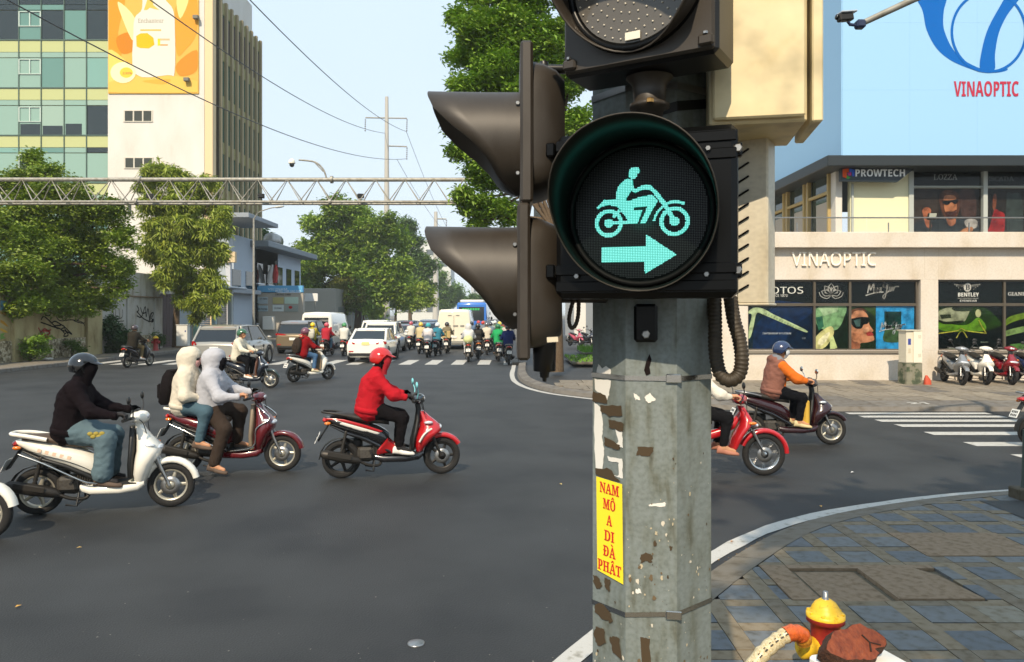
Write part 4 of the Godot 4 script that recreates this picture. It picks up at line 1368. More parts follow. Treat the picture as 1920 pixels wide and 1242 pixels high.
func build_wall_side() -> void:
	var w := thing("garden_wall", "long cream street wall with black and red graffiti", "wall", Vector3(0, 0, 0))
	var st := mb()
	wall_seg(st, 22.0, 37.5, 0.1, 3.0)
	part("panel", st, M.wall_cream, w)
	for p in [[25.4, 26.3], [30.95, 32.5], [36.3, 37.6]]:
		st = mb()
		wall_seg(st, p[0], p[1], 0.1, 3.15, 0.16, 0.5)
		part("pilaster", st, M.wall_cream, w)
	for p in [[22.0, 25.38], [26.32, 30.93], [32.52, 36.28]]:
		st = mb()
		wall_seg(st, p[0], p[1], 0.1, 1.02, 0.07, 0.3)
		part("rubble_plinth", st, M.rubble, w)
	st = mb()
	xf = on_wall(0.004)
	var ink := lin("1a1a1a")
	strokes(st, [gline([410, 130, 460, 95, 470, 130, 430, 135]), gline([480, 120, 540, 100, 545, 180, 490, 180, 490, 130]), gline([640, 110, 690, 110, 640, 140, 690, 165, 740, 180, 700, 240, 630, 230, 600, 150]), gline([730, 130, 760, 200, 800, 180, 780, 110, 740, 120]), gline([830, 110, 890, 115, 840, 160, 890, 170, 850, 230, 800, 240, 900, 270, 950, 230, 960, 180]), gline([700, 240, 800, 235, 910, 275, 935, 420])], 0.045, 0.0, ink)
	strokes(st, [gline([445, 230, 470, 195, 520, 230, 560, 270, 620, 330]), gline([440, 260, 500, 280, 580, 310, 650, 330, 700, 380]), gline([560, 265, 600, 250, 660, 290, 590, 300, 640, 330]), gline([650, 280, 700, 310, 660, 340, 720, 360, 780, 390, 740, 350, 690, 300]), gline([700, 330, 740, 400, 690, 410, 720, 370])], 0.06, 0.004, ink)
	strokes(st, [gline([375, 340, 410, 320, 440, 360, 480, 330, 520, 350, 550, 340]), gline([430, 380, 470, 350, 540, 370, 500, 400, 450, 390, 480, 430, 540, 410]), gline([440, 400, 500, 440, 550, 450, 600, 440]), gline([470, 360, 500, 420, 530, 380])], 0.06, 0.008, lin("c2413c"))
	xf = Transform3D()
	part("graffiti", st, M.print, w)
	st = mb()
	xf = on_wall(0.004)
	for q in [[[0, 20, 80, 30, 60, 120, 0, 130], "5d8fa8"], [[0, 140, 40, 150, 95, 165, 60, 185, 0, 170], "b08a3a"], [[0, 230, 40, 250, 90, 310, 60, 300, 0, 260], "b3862f"], [[0, 320, 60, 350, 85, 375, 40, 370, 0, 345], "c29a3a"], [[0, 385, 50, 375, 30, 410, 60, 430, 0, 450], "6d8f4a"]]:
		var pl := PackedVector2Array(gline(q[0]))
		flat(st, pl, 0.0, lin(q[1]))
	xf = Transform3D()
	part("mural", st, M.print, w)
	# white wall further on
	var w2 := thing("white_wall", "tall dirty white street wall tagged with black scrawls", "wall", Vector3.ZERO)
	st = mb()
	wall_seg(st, 37.62, 44.2, 0.1, 4.4, -0.05)
	part("panel", st, M.wall_white, w2)
	for p in [[40.3, 41.0], [43.4, 44.3]]:
		st = mb()
		wall_seg(st, p[0], p[1], 0.1, 3.05, 0.05, 0.3)
		part("pilaster", st, M.wall_white, w2)
	st = mb()
	wall_seg(st, 38.2, 44.25, 3.05, 3.12, 0.08, 0.2)
	part("coping", st, M.concrete, w2)
	st = mb()
	wall_seg(st, 41.02, 43.38, 0.1, 0.95, 0.03, 0.2)
	part("rubble_plinth", st, M.rubble, w2)
	st = mb()
	xf = on_wall(-0.046)
	strokes(st, [gline([1240, 130, 1250, 215, 1240, 260]), gline([1270, 120, 1275, 210, 1340, 205, 1345, 120]), gline([1305, 110, 1310, 205]), gline([1240, 255, 1360, 245])], 0.04, 0.0, ink)
	xf = on_wall(-0.046)
	strokes(st, [gline([1500, 80, 1520, 120, 1500, 150]), gline([1500, 190, 1550, 200, 1590, 90, 1600, 200, 1620, 110, 1640, 230, 1660, 160]), gline([1630, 260, 1650, 170, 1680, 160, 1660, 220, 1690, 230]), gline([1660, 260, 1700, 230, 1720, 200, 1700, 260, 1680, 330]), gline([1500, 140, 1560, 210, 1640, 250, 1700, 220]), gline([1540, 100, 1560, 160, 1600, 150])], 0.07, 0.004, ink)
	xf = Transform3D()
	part("graffiti", st, M.print, w2)
	var gt := thing("gate", "dark brown sheet metal gate in the white wall", "gate", Vector3(WX, 0.14, -45.3))
	for i in 6:
		st = mb()
		box(st, Vector3(-0.2, 1.55, 0.92 - i * 0.37), Vector3(0.05, 3.1, 0.36), 0.01)
		part("panel", st, mat("3a2422", 0.6), gt)
	st = mb()
	box(st, Vector3(-0.18, 3.15, 0.0), Vector3(0.1, 0.12, 2.3), 0.01)
	part("lintel", st, mat("3a2422", 0.6), gt)
	# metal shutters and posts beyond the gate
	var sh := thing("shuttered_shop", "grey shuttered shopfronts with pale green posts past the gate", "building", Vector3(WX, 0.14, -46.5))
	for i in 3:
		st = mb()
		for k in 22: box(st, Vector3(-0.3, 0.1 + k * 0.14, -1.35 - i * 3.0), Vector3(0.03, 0.125, 2.6), 0.01)
		part("shutter", st, mat(["97a3aa", "8b949c", "7d7a74"][i], 0.5, 0.3), sh)
		st = mb()
		box(st, Vector3(-0.1, 1.9, -2.85 - i * 3.0), Vector3(0.3, 3.8, 0.26), 0.02)
		part("post", st, mat(["8fb5a5", "9fb3b5", "a9b0b0"][i], 0.7), sh)
	st = mb()
	box(st, Vector3(-0.3, 3.5, -4.6), Vector3(0.3, 0.6, 9.3), 0.02)
	box(st, Vector3(-2.6, 1.9, -4.6), Vector3(0.2, 3.8, 9.3), 0.0)
	part("wall", st, M.wall_white, sh)
	st = mb()
	box(st, Vector3(0.1, 3.86, -5.6), Vector3(1.9, 0.12, 7.0), 0.02)
	part("awning", st, mat("a9b4bd", 0.6), sh)
	# wall-foot plants
	shrub("shrub", "bright green weeds growing at the cream wall foot by the pilaster", [[55, 655, 20], [70, 642, 18], [48, 662, 14], [80, 658, 12]], 31.6, 160, "6f8f2a", 0.11)
	shrub("shrub", "small creeping weed on the rubble plinth under black graffiti", [[133, 645, 9], [140, 652, 10], [150, 657, 9]], 34.5, 70, "5c7a2a", 0.1)
	shrub("ivy", "dark green ivy mass climbing where the cream and white walls meet", [[200, 600, 14], [205, 625, 20], [215, 645, 26], [200, 655, 20], [228, 630, 18], [190, 580, 8]], 38.6, 700, "33581f", 0.15)
	shrub("shrub", "little green plant behind the red roadside hydrant", [[299, 640, 10], [297, 632, 8]], 42.0, 60, "4a6a2c", 0.12)
	# white cabinet and hydrant by the gate
	var cb := thing("utility_cabinet", "plain white utility cabinet standing near the brown gate", "utility cabinet", Vector3(-19.2, 0.15, -44.2), 0.1)
	st = mb()
	box(st, Vector3(0, 0.72, 0), Vector3(0.62, 1.2, 0.5), 0.015)
	part("case", st, mat("d9d9d4", 0.6), cb)
	st = mb()
	box(st, Vector3(0, 0.06, 0), Vector3(0.7, 0.12, 0.6), 0.01)
	part("base", st, M.concrete, cb)
	st = mb()
	box(st, Vector3(0, 1.345, 0), Vector3(0.68, 0.04, 0.56), 0.01)
	part("lid", st, mat("cdcdc8", 0.6), cb)
	st = mb()
	box(st, Vector3(0.2, 0.98, 0.2525), Vector3(0.07, 0.1, 0.004), 0.0)
	part("notice", st, mat("33427e", 0.6), cb)
	hydrant("fire_hydrant", "small red fire hydrant on the far pavement before the white wall", Vector3(-19.3, 0.15, -41.0), 0.85, "fire hydrants", -0.3)
	# litter by the wall
	st = mb()
	for i in 3: ellipsoid(st, Vector3(rng.randf_range(-0.15, 0.15), 0.05, rng.randf_range(-0.1, 0.1)), Vector3(0.14, 0.06, 0.1), 8)
	solo("litter_bag", st, mat("d8d4cc", 0.7), "white crumpled bag lying at the cream wall foot", "litter").position = Vector3(-19.9, 0.15, -32.4)
	glass_block()
	low_buildings()
	gantry()

func hydrant(called: String, label: String, pos: Vector3, h: float, group: String, turn := 0.0) -> Node3D:
	var k := h / 0.62
	var hy := thing(called, label, "fire hydrant", pos, turn, group)
	var red := patches(grain("b0302a", M.weave, 3.0, 0.5, false), M.stain, 3.0)
	var yel := patches(grain("f2c42c", M.thread, 3.0, 0.45, false), noise_tex(0.04, [[0.0, "4a4434"], [0.14, "cfc0a0"], [0.2, "ffffff"], [1.0, "ffffff"]], 256, 4, 91), 3.0)
	var S := Transform3D(Basis.from_scale(Vector3(k, k, k)), Vector3.ZERO)
	var st := mb()
	xf = S
	lathe(st, [[0.13, 0.0], [0.13, 0.03], [0.09, 0.035], [0.085, 0.38], [0.088, 0.455], [0.112, 0.46], [0.112, 0.483]], 24, true)
	part("barrel", st, red, hy)
	st = mb(); xf = S
	lathe(st, [[0.113, 0.4835], [0.113, 0.502], [0.1, 0.506], [0.088, 0.51], [0.08, 0.535], [0.062, 0.56], [0.036, 0.576], [0.028, 0.58]], 24, true)
	for i in 8:
		var a := TAU * i / 8
		box(st, Vector3(cos(a) * 0.1, 0.508, sin(a) * 0.1), Vector3(0.016, 0.01, 0.016), 0.002)
	part("bonnet", st, yel, hy)
	st = mb(); xf = S
	lathe(st, [[0.024, 0.578], [0.022, 0.584], [0.018, 0.585], [0.018, 0.618], [0.014, 0.622]], 5, true)
	part("operating_nut", st, M.steel, hy)
	for s in [-1, 1]:
		st = mb()
		xf = S * Transform3D(Basis(Vector3.BACK, -s * PI / 2), Vector3(s * 0.06, 0.33, 0))
		lathe(st, [[0.05, 0.0], [0.05, 0.05], [0.062, 0.052], [0.062, 0.11], [0.05, 0.12], [0.02, 0.122], [0.02, 0.14]], 16, true)
		part("outlet_cap", st, yel if pos.z > -10 else red, hy)
	xf = Transform3D()
	return hy

# ---------- tall office block ----------
func glass_block() -> void:
	var D := 58.0
	var q := func(px: float, py: float) -> Vector2: return Vector2((px - 960.0) * D / F, EYE + (HZ - py) * D / F)
	var b := thing("office_block", "tall green glass office block with white end wall and tan fins", "building", Vector3(-30.0, 0, -D))
	var o := Vector2(-30.0, 0)
	var st := mb()
	var P := func(px: float, py: float) -> Vector2: return q.call(px, py) - o
	# structure behind the glass
	st = mb()
	box(st, Vector3(-5.6, 15.2, -5.4), Vector3(9.6, 30.2, 10.4), 0.0)
	part("core", st, mat("c6c07a", 0.8), b)
	var cols := [-92, -50, -8, 35, 77, 120, 162, 204]
	var rows := [-103, -14, 75, 165, 254, 343, 432, 521]
	var kinds := {"pale": mat("87a698", 0.12), "teal": mat("76a095", 0.1), "dark": mat("18221f", 0.06), "mid": mat("5f877d", 0.08), "wash": mat("93ac9c", 0.15)}
	for k in kinds: kinds[k].metallic_specular = 0.75
	for r in rows.size() - 1:
		for c in cols.size() - 1:
			var x0: float = P.call(cols[c], 0).x; var x1: float = P.call(cols[c + 1], 0).x
			var y1: float = P.call(0, rows[r] + 0.0).y; var y0: float = P.call(0, rows[r + 1] + 0.0).y
			var h := y1 - y0
			st = mb()
			wall_box(st, Vector2(x0 + 0.03, y1 - h * 0.25), Vector2(x1 - 0.03, y1 - 0.05), -0.06, 0.0, 0.0)
			var sp := part("spandrel", st, mat("b6bb84", 0.2) if not (r == 1) else kinds.dark, b)
			for z in 2:
				var ya := y1 - h * (0.25 if z == 0 else 0.37); var yb := y1 - h * (0.37 if z == 0 else 1.0)
				var kk := "pale"
				var rv := rng.randf()
				if rv < 0.3: kk = "wash"
				elif rv < 0.5: kk = "teal"
				elif rv < 0.56: kk = "mid"
				if r == 1: kk = "dark" if rv < 0.6 else "mid"
				if r == 3 and z == 1 and c == 6: kk = "dark"
				if r > 3 and rv < 0.1: kk = "dark"
				st = mb()
				wall_box(st, Vector2(x0 + 0.03, yb + 0.03), Vector2(x1 - 0.03, ya - 0.03), -0.06, -0.004, 0.0)
				part("pane", st, kinds[kk], b)
			# half-drawn blinds leave a dark strip below
			if rng.randf() < 0.4 and r > 1:
				st = mb()
				var hh := rng.randf_range(0.12, 0.25) * h
				wall_box(st, Vector2(x0 + 0.1, y0 + 0.06), Vector2(lerpf(x0, x1, rng.randf_range(0.5, 0.95)), y0 + hh), -0.02, 0.004, 0.0)
				part("pane", st, kinds.dark, b)
			if c == 3 and r >= 1 and r < 5:
				st = mb()
				for e in [[0.0, 0.0, 1.0, 0.05], [0.0, 0.95, 1.0, 1.0], [0.0, 0.05, 0.05, 0.95], [0.475, 0.05, 0.525, 0.95], [0.95, 0.05, 1.0, 0.95]]:
					wall_box(st, Vector2(lerpf(x0, x1, e[0]), lerpf(y1 - h * 0.4, y1 - h * 0.72, e[1])), Vector2(lerpf(x0, x1, e[2]), lerpf(y1 - h * 0.4, y1 - h * 0.72, e[3])), 0.0, 0.07, 0.0)
				part("opening_sash", st, mat("b4c4bc", 0.4), b)
	st = mb()
	for c in cols: 
		var x: float = P.call(c, 0).x
		box(st, Vector3(x, 15, 0.02), Vector3(0.07, 29.9, 0.07), 0.0)
	for r in rows:
		var y: float = P.call(0, r).y
		box(st, Vector3(-5.6, y, 0.022), Vector3(9.5, 0.09, 0.06), 0.0)
	part("mullion", st, mat("3f564e", 0.5), b)
	# white end wall
	st = mb()
	var l: float = P.call(205, 0).x; var rr: float = P.call(385, 0).x
	wall_box(st, Vector2(l, 0.1), Vector2(rr, 30.0), -10.4, 0.25)
	part("end_wall", st, M.plaster_white, b)
	st = mb()
	wall_box(st, Vector2(rr + 0.002, 0.1), Vector2(rr + 0.62, 30.0), -0.9, 0.2)
	part("edge_strip", st, mat("dcc39a", 0.8), b)
	for wnd in [[236, 210, 288, 229, 3], [237, 298, 289, 316, 3], [241, 382, 251, 404, 1]]:
		var a: Vector2 = P.call(wnd[0], wnd[1]); var c: Vector2 = P.call(wnd[2], wnd[3])
		st = mb()
		wall_box(st, a, c, 0.2, 0.262, 0.0)
		var wn := part("window", st, mat("3d4038", 0.2), b)
		st = mb()
		wall_box(st, a + Vector2(-0.06, 0.06), Vector2(c.x + 0.06, a.y), 0.25, 0.3, 0.0)
		wall_box(st, Vector2(a.x - 0.06, c.y), c + Vector2(0.06, -0.06), 0.25, 0.32, 0.0)
		for k in wnd[4] + 1:
			var x: float = lerpf(a.x, c.x, float(k) / wnd[4])
			wall_box(st, Vector2(x - 0.05, c.y), Vector2(x + 0.05, a.y), 0.25, 0.298, 0.0)
		part("frame", st, mat("c9c4b6", 0.7), wn)
	# street side: tan fins over glass
	st = mb()
	box(st, Vector3(rr + 0.66, 13.4, -0.75), Vector3(0.08, 26.7, 0.5), 0.0)
	part("corner_glass", st, M.glass_dark, b)
	st = mb()
	box(st, Vector3(rr + 0.5, 13.4, -5.6), Vector3(0.3, 26.6, 9.4), 0.0)
	part("side_glass", st, mat("4e6a58", 0.12), b)
	for i in 9:
		st = mb()
		box(st, Vector3(rr + 0.77, 13.4, -1.0 - i * 1.17), Vector3(0.22, 26.8, 0.3), 0.01)
		part("fin", st, mat("9a8c6c", 0.75), b)
	for i in 7:
		st = mb()
		box(st, Vector3(rr + 0.68, 26.2 - i * 3.66, -5.6), Vector3(0.06, 0.9, 9.2), 0.0)
		part("side_spandrel", st, mat("8f8a5a", 0.6), b)
	for i in 8:
		st = mb()
		box(st, Vector3(rr + 0.68, 24.0, -1.6 - i * 1.17), Vector3(0.05, 3.0, 0.62), 0.0)
		part("dark_panel", st, mat("33241c", 0.5), b)
	# advertisement hung on the white wall
	var ad := thing("wall_poster", "big yellow wall poster of a white bottle on the office block", "poster", Vector3(q.call(291, 178).x, q.call(0, 178).y, -D + 0.3))
	var ao: Vector2 = q.call(291, 178)
	var A := func(zx: float, zy: float) -> Vector2: return q.call(zx / 3.106, zy / 3.106) - ao
	st = mb()
	box(st, Vector3(0, 4.4, 0.0), Vector3(6.9, 8.8, 0.08), 0.01)
	part("panel", st, mat("d8a944", 0.7), ad)
	st = mb()
	var z := 0.046
	for s in [["d99432", [636, 0, 740, 0, 700, 200, 720, 330, 640, 400]], ["c97f2a", [690, 230, 780, 200, 790, 300, 720, 320]], ["e6c66a", [640, 300, 760, 380, 800, 470, 640, 520]], ["d99a3c", [1030, 60, 1100, 20, 1155, 0, 1155, 200, 1090, 300, 1040, 320]], ["ead28a", [1040, 0, 1110, 0, 1060, 120]], ["cf8a34", [1040, 380, 1155, 300, 1155, 420, 1060, 450]], ["e0b85a", [640, 490, 900, 440, 1155, 480, 1155, 545, 640, 545]], ["efdc9c", [700, 20, 800, 120, 790, 250, 730, 130]], ["e8a848", [840, 480, 1000, 470, 960, 500]]]:
		for cp in Geometry2D.intersect_polygons(blob(mapped(s[1], A)), pv([-3.4, 0.05, 3.4, 0.05, 3.4, 8.7, -3.4, 8.7])): flat(st, cp, z, lin(s[0]))
		z += 0.002
	flat(st, blob(mapped([800, 440, 790, 200, 800, 110, 840, 60, 850, -90, 960, -90, 970, 0, 1020, 70, 1030, 200, 1028, 430, 990, 446], A)), 0.07, lin("d6d3c8"))
	flat(st, mapped([850, 70, 870, 10, 890, -60, 905, 40, 940, 70, 920, 66, 885, 56, 868, 70], A), 0.075, lin("d9b85a"))
	flat(st, mapped([806, 220, 830, 205, 870, 203, 905, 230, 912, 270, 880, 292, 830, 290, 808, 280], A), 0.075, lin("f0b324"))
	flat(st, mapped([830, 182, 950, 182, 950, 190, 830, 190], A), 0.075, lin("d8b24a"))
	flat(st, mapped([940, 235, 1000, 235, 1000, 246, 940, 246], A), 0.075, lin("c9b48a"))
	flat(st, mapped([940, 268, 990, 268, 990, 276, 940, 276], A), 0.075, lin("d09a58"))
	flat(st, mapped([930, 236, 945, 236, 945, 276, 930, 276], A), 0.076, lin("e8cf3a"))
	var ci: Vector2 = A.call(730, 432)
	flat(st, oval(ci.x, ci.y, 0.96, 0.8), 0.08, lin("f6e6b4"))
	flat(st, oval(ci.x + 0.25, ci.y, 0.5, 0.4), 0.084, lin("eec24a"))
	part("print", st, M.print, ad)
	var tc: Vector2 = A.call(890, 132)
	text("Enchanteur", 0.3, 0.004, mat("9a937e", 0.7), ad, Vector3(tc.x, tc.y, 0.078), 1.95, "Droid Serif")
	tc = A.call(755, 436)
	text("2.95%", 0.16, 0.004, mat("b07a3a", 0.7), ad, Vector3(tc.x, tc.y, 0.09), 0.7, "Droid Sans", true)
	for p in [[1158, 118], [1105, 478]]:
		st = mb()
		var c: Vector2 = A.call(p[0], p[1])
		box(st, Vector3(c.x, c.y, 0.3), Vector3(0.4, 0.28, 0.3), 0.03)
		box(st, Vector3(c.x + 0.1, c.y + 0.16, 0.15), Vector3(0.06, 0.06, 0.3), 0.0)
		part("poster_lamp", st, mat("6d6a60", 0.6), ad)

# ---------- lower buildings up the street ----------
func low_buildings() -> void:
	var st := mb()
	var a := thing("annex", "pale blue-grey annex with flat canopies beside the tan-finned block", "building", Vector3(-22.5, 0, -60.0))
	box(st, Vector3(-0.6, 4.2, -4.0), Vector3(3.2, 8.2, 11.0), 0.02)
	part("wall", st, mat("aab6c2", 0.8), a)
	for y in [[9.4, 3.0], [3.9, 1.6]]:
		st = mb()
		box(st, Vector3(0.2 + y[1] * 0.5, y[0], 1.0), Vector3(y[1], 0.35, 7.0), 0.03)
		part("canopy", st, mat("8b9299", 0.7), a)
	st = mb()
	box(st, Vector3(0.9, 6.35, 3.8), Vector3(2.2, 0.8, 0.4), 0.03)
	part("cream_fascia", st, mat("cdb791", 0.7), a)
	for i in 3:
		st = mb()
		box(st, Vector3(1.02, 4.9, 1.0 - i * 3.0), Vector3(0.06, 1.4, 1.8), 0.0)
		part("window", st, M.glass_dark, a)
	for zz in [3.6]:
		st = mb()
		box(st, Vector3(1.4, 3.6, zz), Vector3(0.35, 7.2, 0.35), 0.02)
		part("column", st, mat("b7bac0", 0.8), a)
	var b := thing("long_office", "two-storey blue-white office with deep grey eaves and water tank", "building", Vector3(-24.0, 0, -70.0))
	st = mb()
	box(st, Vector3(-2.0, 3.9, 0), Vector3(9.0, 7.6, 14.0), 0.02)
	part("wall", st, mat("b9c6d4", 0.8), b)
	st = mb()
	box(st, Vector3(-1.6, 7.95, 0), Vector3(11.2, 0.5, 15.6), 0.05)
	part("eaves", st, mat("7c858c", 0.7), b)
	for i in 5:
		for y in [5.6, 2.2]:
			st = mb()
			box(st, Vector3(2.53, y, 5.6 - i * 2.8), Vector3(0.07, 1.7, 1.5), 0.0)
			var wn := part("window", st, M.glass_dark, b)
			st = mb()
			box(st, Vector3(2.58, y - 0.9, 5.6 - i * 2.8), Vector3(0.18, 0.1, 1.7), 0.0)
			part("sill", st, mat("d8dce0", 0.7), wn)
	st = mb()
	xf = Transform3D(Basis(Vector3.RIGHT, PI / 2), Vector3(1.0, 9.2, -3.0))
	lathe(st, [[0.1, -1.0], [0.7, -0.95], [0.75, 0.0], [0.7, 0.95], [0.1, 1.0]], 16, true)
	xf = Transform3D()
	box(st, Vector3(1.0, 8.4, -3.0), Vector3(1.0, 0.4, 1.6), 0.0)
	part("water_tank", st, M.steel, b)
	# boards at the gate of the office
	var s := thing("notice_board", "long wall of company boards under a light blue header", "sign", Vector3(-20.2, 0.14, -64.0))
	var D := 64.0
	var N := func(zx: float, zy: float) -> Vector2: return Vector2((360.0 + zx / 5.333 - 960.0) * D / F + 20.2, EYE + (HZ - 540.0 - zy / 5.333) * D / F - 0.14)
	var W_ := func(za: float, zb: float, zc: float, zd: float, col: String, z0: float, z1: float, called: String) -> void:
		var t := mb()
		wall_box(t, N.call(za, zb), N.call(zc, zd), z0, z1, 0.01)
		part(called, t, mat(col, 0.7), s)
	W_.call(628, 50, 1110, 560, "a49d90", -0.5, 0.0, "wall")
	W_.call(632, -22, 1108, 44, "5aa3cf", -0.3, 0.1, "header_board")
	var cols2 := [["a9b7bb", 640, 92, 756, 160], ["b0a66a", 808, 96, 916, 160], ["b3c9b8", 925, 92, 1062, 160], ["9fb4ba", 640, 178, 758, 236], ["c9d2cf", 806, 172, 916, 236], ["8c948c", 925, 172, 1062, 240]]
	for c in cols2: W_.call(c[1], c[2], c[3], c[4], c[0], 0.0, 0.05, "board")
	var dk := mat("4a4642", 0.7)
	for t in [["VIETNAM", 860, 15, 1.6, "ddeaf0"], ["TRUNG TAM DAO TAO", 960, 34, 2.2, "e6eef2"]]:
		var c: Vector2 = N.call(t[1], t[2])
		text(t[0], 0.18, 0.01, mat(t[4], 0.7), s, Vector3(c.x, c.y, 0.11), t[3])
	for t in [["CTY TNHH", 715, 110, 0.6], ["VAN PHONG", 700, 212, 0.9], ["CO PHAN", 860, 205, 0.6], ["TRUNG TAM", 910, 68, 1.3]]:
		var c: Vector2 = N.call(t[1], t[2])
		text(t[0], 0.14, 0.01, dk, s, Vector3(c.x, c.y, 0.06), t[3], "Droid Sans", true)
	st = mb()
	var rc: Vector2 = N.call(985, 195)
	flat(st, oval(rc.x, rc.y, 0.16, 0.13), 0.056, lin("b0302c"))
	part("red_emblem", st, M.print, s)
	st = mb()
	wall_box(st, N.call(720, 285), N.call(830, 420), -0.6, 0.5, 0.05)
	part("gate_post", st, mat("d9d6cc", 0.8), s)
	var ws := thing("small_sign", "plain white sign on thin posts beside the company boards", "sign", Vector3(-17.9 - 1.0, 0.14, -68.0))
	st = mb()
	box(st, Vector3(0.7, 3.5, 0), Vector3(1.5, 0.7, 0.08), 0.02)
	part("board", st, mat("dcdcd8", 0.7), ws)
	for x in [0.2, 1.2]:
		st = mb()
		tube(st, [Vector3(x, 0, -0.06), Vector3(x, 3.3, -0.06)], 0.05)
		part("post", st, M.galv, ws)
	var fg := thing("flag_pole", "red and white flags furled on a pole behind the boards", "flag", Vector3(-20.6, 0.14, -66.0))
	st = mb()
	tube(st, [Vector3(0, 0, 0), Vector3(0, 6.6, 0)], 0.05)
	part("pole", st, M.galv, fg)
	for k in 2:
		st = mb()
		loft(st, [ring(Vector3(0.05 - k * 0.3, 6.3, 0.1), Vector3(0.08, 0, 0), Vector3(0, 0, 0.08), 2, 10), ring(Vector3(0.0 - k * 0.45, 5.5, 0.1), Vector3(0.26, 0, 0), Vector3(0, 0, 0.12), 2, 10), ring(Vector3(-0.05 - k * 0.55, 4.7, 0.1), Vector3(0.2, 0, 0), Vector3(0, 0, 0.1), 2, 10)])
		part("flag", st, mat(["b02a2a", "cfcac4"][k], 0.85), fg)
	# dark frontage below the big trees and a pale block at the street's end
	var dw := thing("shaded_frontage", "low dark shopfronts shaded under the big street trees", "building", Vector3(-24.0, 0, -108.0))
	st = mb()
	box(st, Vector3(0, 2.6, 0), Vector3(6.0, 5.2, 36.0), 0.05)
	part("wall", st, mat("8f8d84", 0.8), dw)
	for i in 8:
		st = mb()
		box(st, Vector3(3.02, 1.6, 15.0 - i * 4.2), Vector3(0.06, 2.8, 3.2), 0.0)
		part("shutter", st, mat("6f7672", 0.6), dw)
	for t in [["distant_block", "pale concrete block far up the street beyond the trees", Vector3(-26, 0, -230), Vector3(16, 24, 14), "c9ccc8"], ["distant_block", "small grey block at the very end of the street", Vector3(-8, 0, -320), Vector3(18, 17, 14), "b9bec2"]]:
		var db := thing(t[0], t[1], "building", t[2])
		st = mb()
		box(st, Vector3(0, t[3].y * 0.5, 0), t[3], 0.1)
		part("wall", st, mat(t[4], 0.8), db)
		for r in 6:
			for c in 4:
				st = mb()
				box(st, Vector3(-t[3].x * 0.36 + c * t[3].x * 0.24, t[3].y * (0.15 + r * 0.14), t[3].z * 0.5 + 0.02), Vector3(t[3].x * 0.14, t[3].y * 0.07, 0.08), 0.0)
				part("window", st, mat("5d666b", 0.3), db)
	# right-hand side beyond the corner shop
	var rb := thing("side_house", "white house wall with brown-stained pipes behind the parked motorbikes", "building", Vector3(9.5, 0.14, -62.0))
	st = mb()
	box(st, Vector3(0, 4.0, -4), Vector3(9.0, 8.0, 10.0), 0.03)
	part("wall", st, M.plaster_white, rb)
	for i in 3:
		st = mb()
		box(st, Vector3(-2.8 + i * 2.4, 1.5, 1.03), Vector3(1.5, 3.0, 0.06), 0.0)
		part("shutter", st, mat(["7f858a", "a09a92", "6d7276"][i], 0.6), rb)
	st = mb()
	tube(st, [Vector3(-1.5, 0, 1.12), Vector3(-1.5, 8, 1.12)], 0.06)
	part("drain_pipe", st, mat("8a7d66", 0.7), rb)
	for k in 2:
		var gr := [[2.4, 4.6, 30.0, 35.0], [3.5, 5.3, 37.5, 41.0]][k] as Array
		st = mb()
		box(st, Vector3((gr[0] + gr[1]) * 0.5, 0.16, -(gr[2] + gr[3]) * 0.5), Vector3(gr[1] - gr[0], 0.1, gr[3] - gr[2]), 0.02)
		struct("grass_bed_soil", st, M.earth)
	grass(Rect2(2.4, 30.0, 2.2, 5.0), 900, 0.1)
	grass(Rect2(3.5, 37.5, 1.8, 3.5), 700, 0.3)

func grass(r: Rect2, n: int, h: float) -> void:
	var st := mb()
	st.set_color(Color.WHITE)
	for i in n:
		var p := Vector3(r.position.x + rng.randf() * r.size.x, 0.2, -(r.position.y + rng.randf() * r.size.y))
		var a := rng.randf() * TAU
		var w := Vector3(cos(a), 0, sin(a)) * 0.03
		var t := p + Vector3(rng.randf_range(-0.08, 0.08), h * rng.randf_range(0.6, 1.3), rng.randf_range(-0.08, 0.08))
		tri(st, p - w, p + w, t)
	var o := part(numbered("grass"), st, mat("5f8a24", 0.8), self)
	tag(o, "low green grass on the far corner verge" if h < 0.2 else "taller clipped green hedge grass behind the verge", "grass")
	o.set_meta("kind", "stuff")

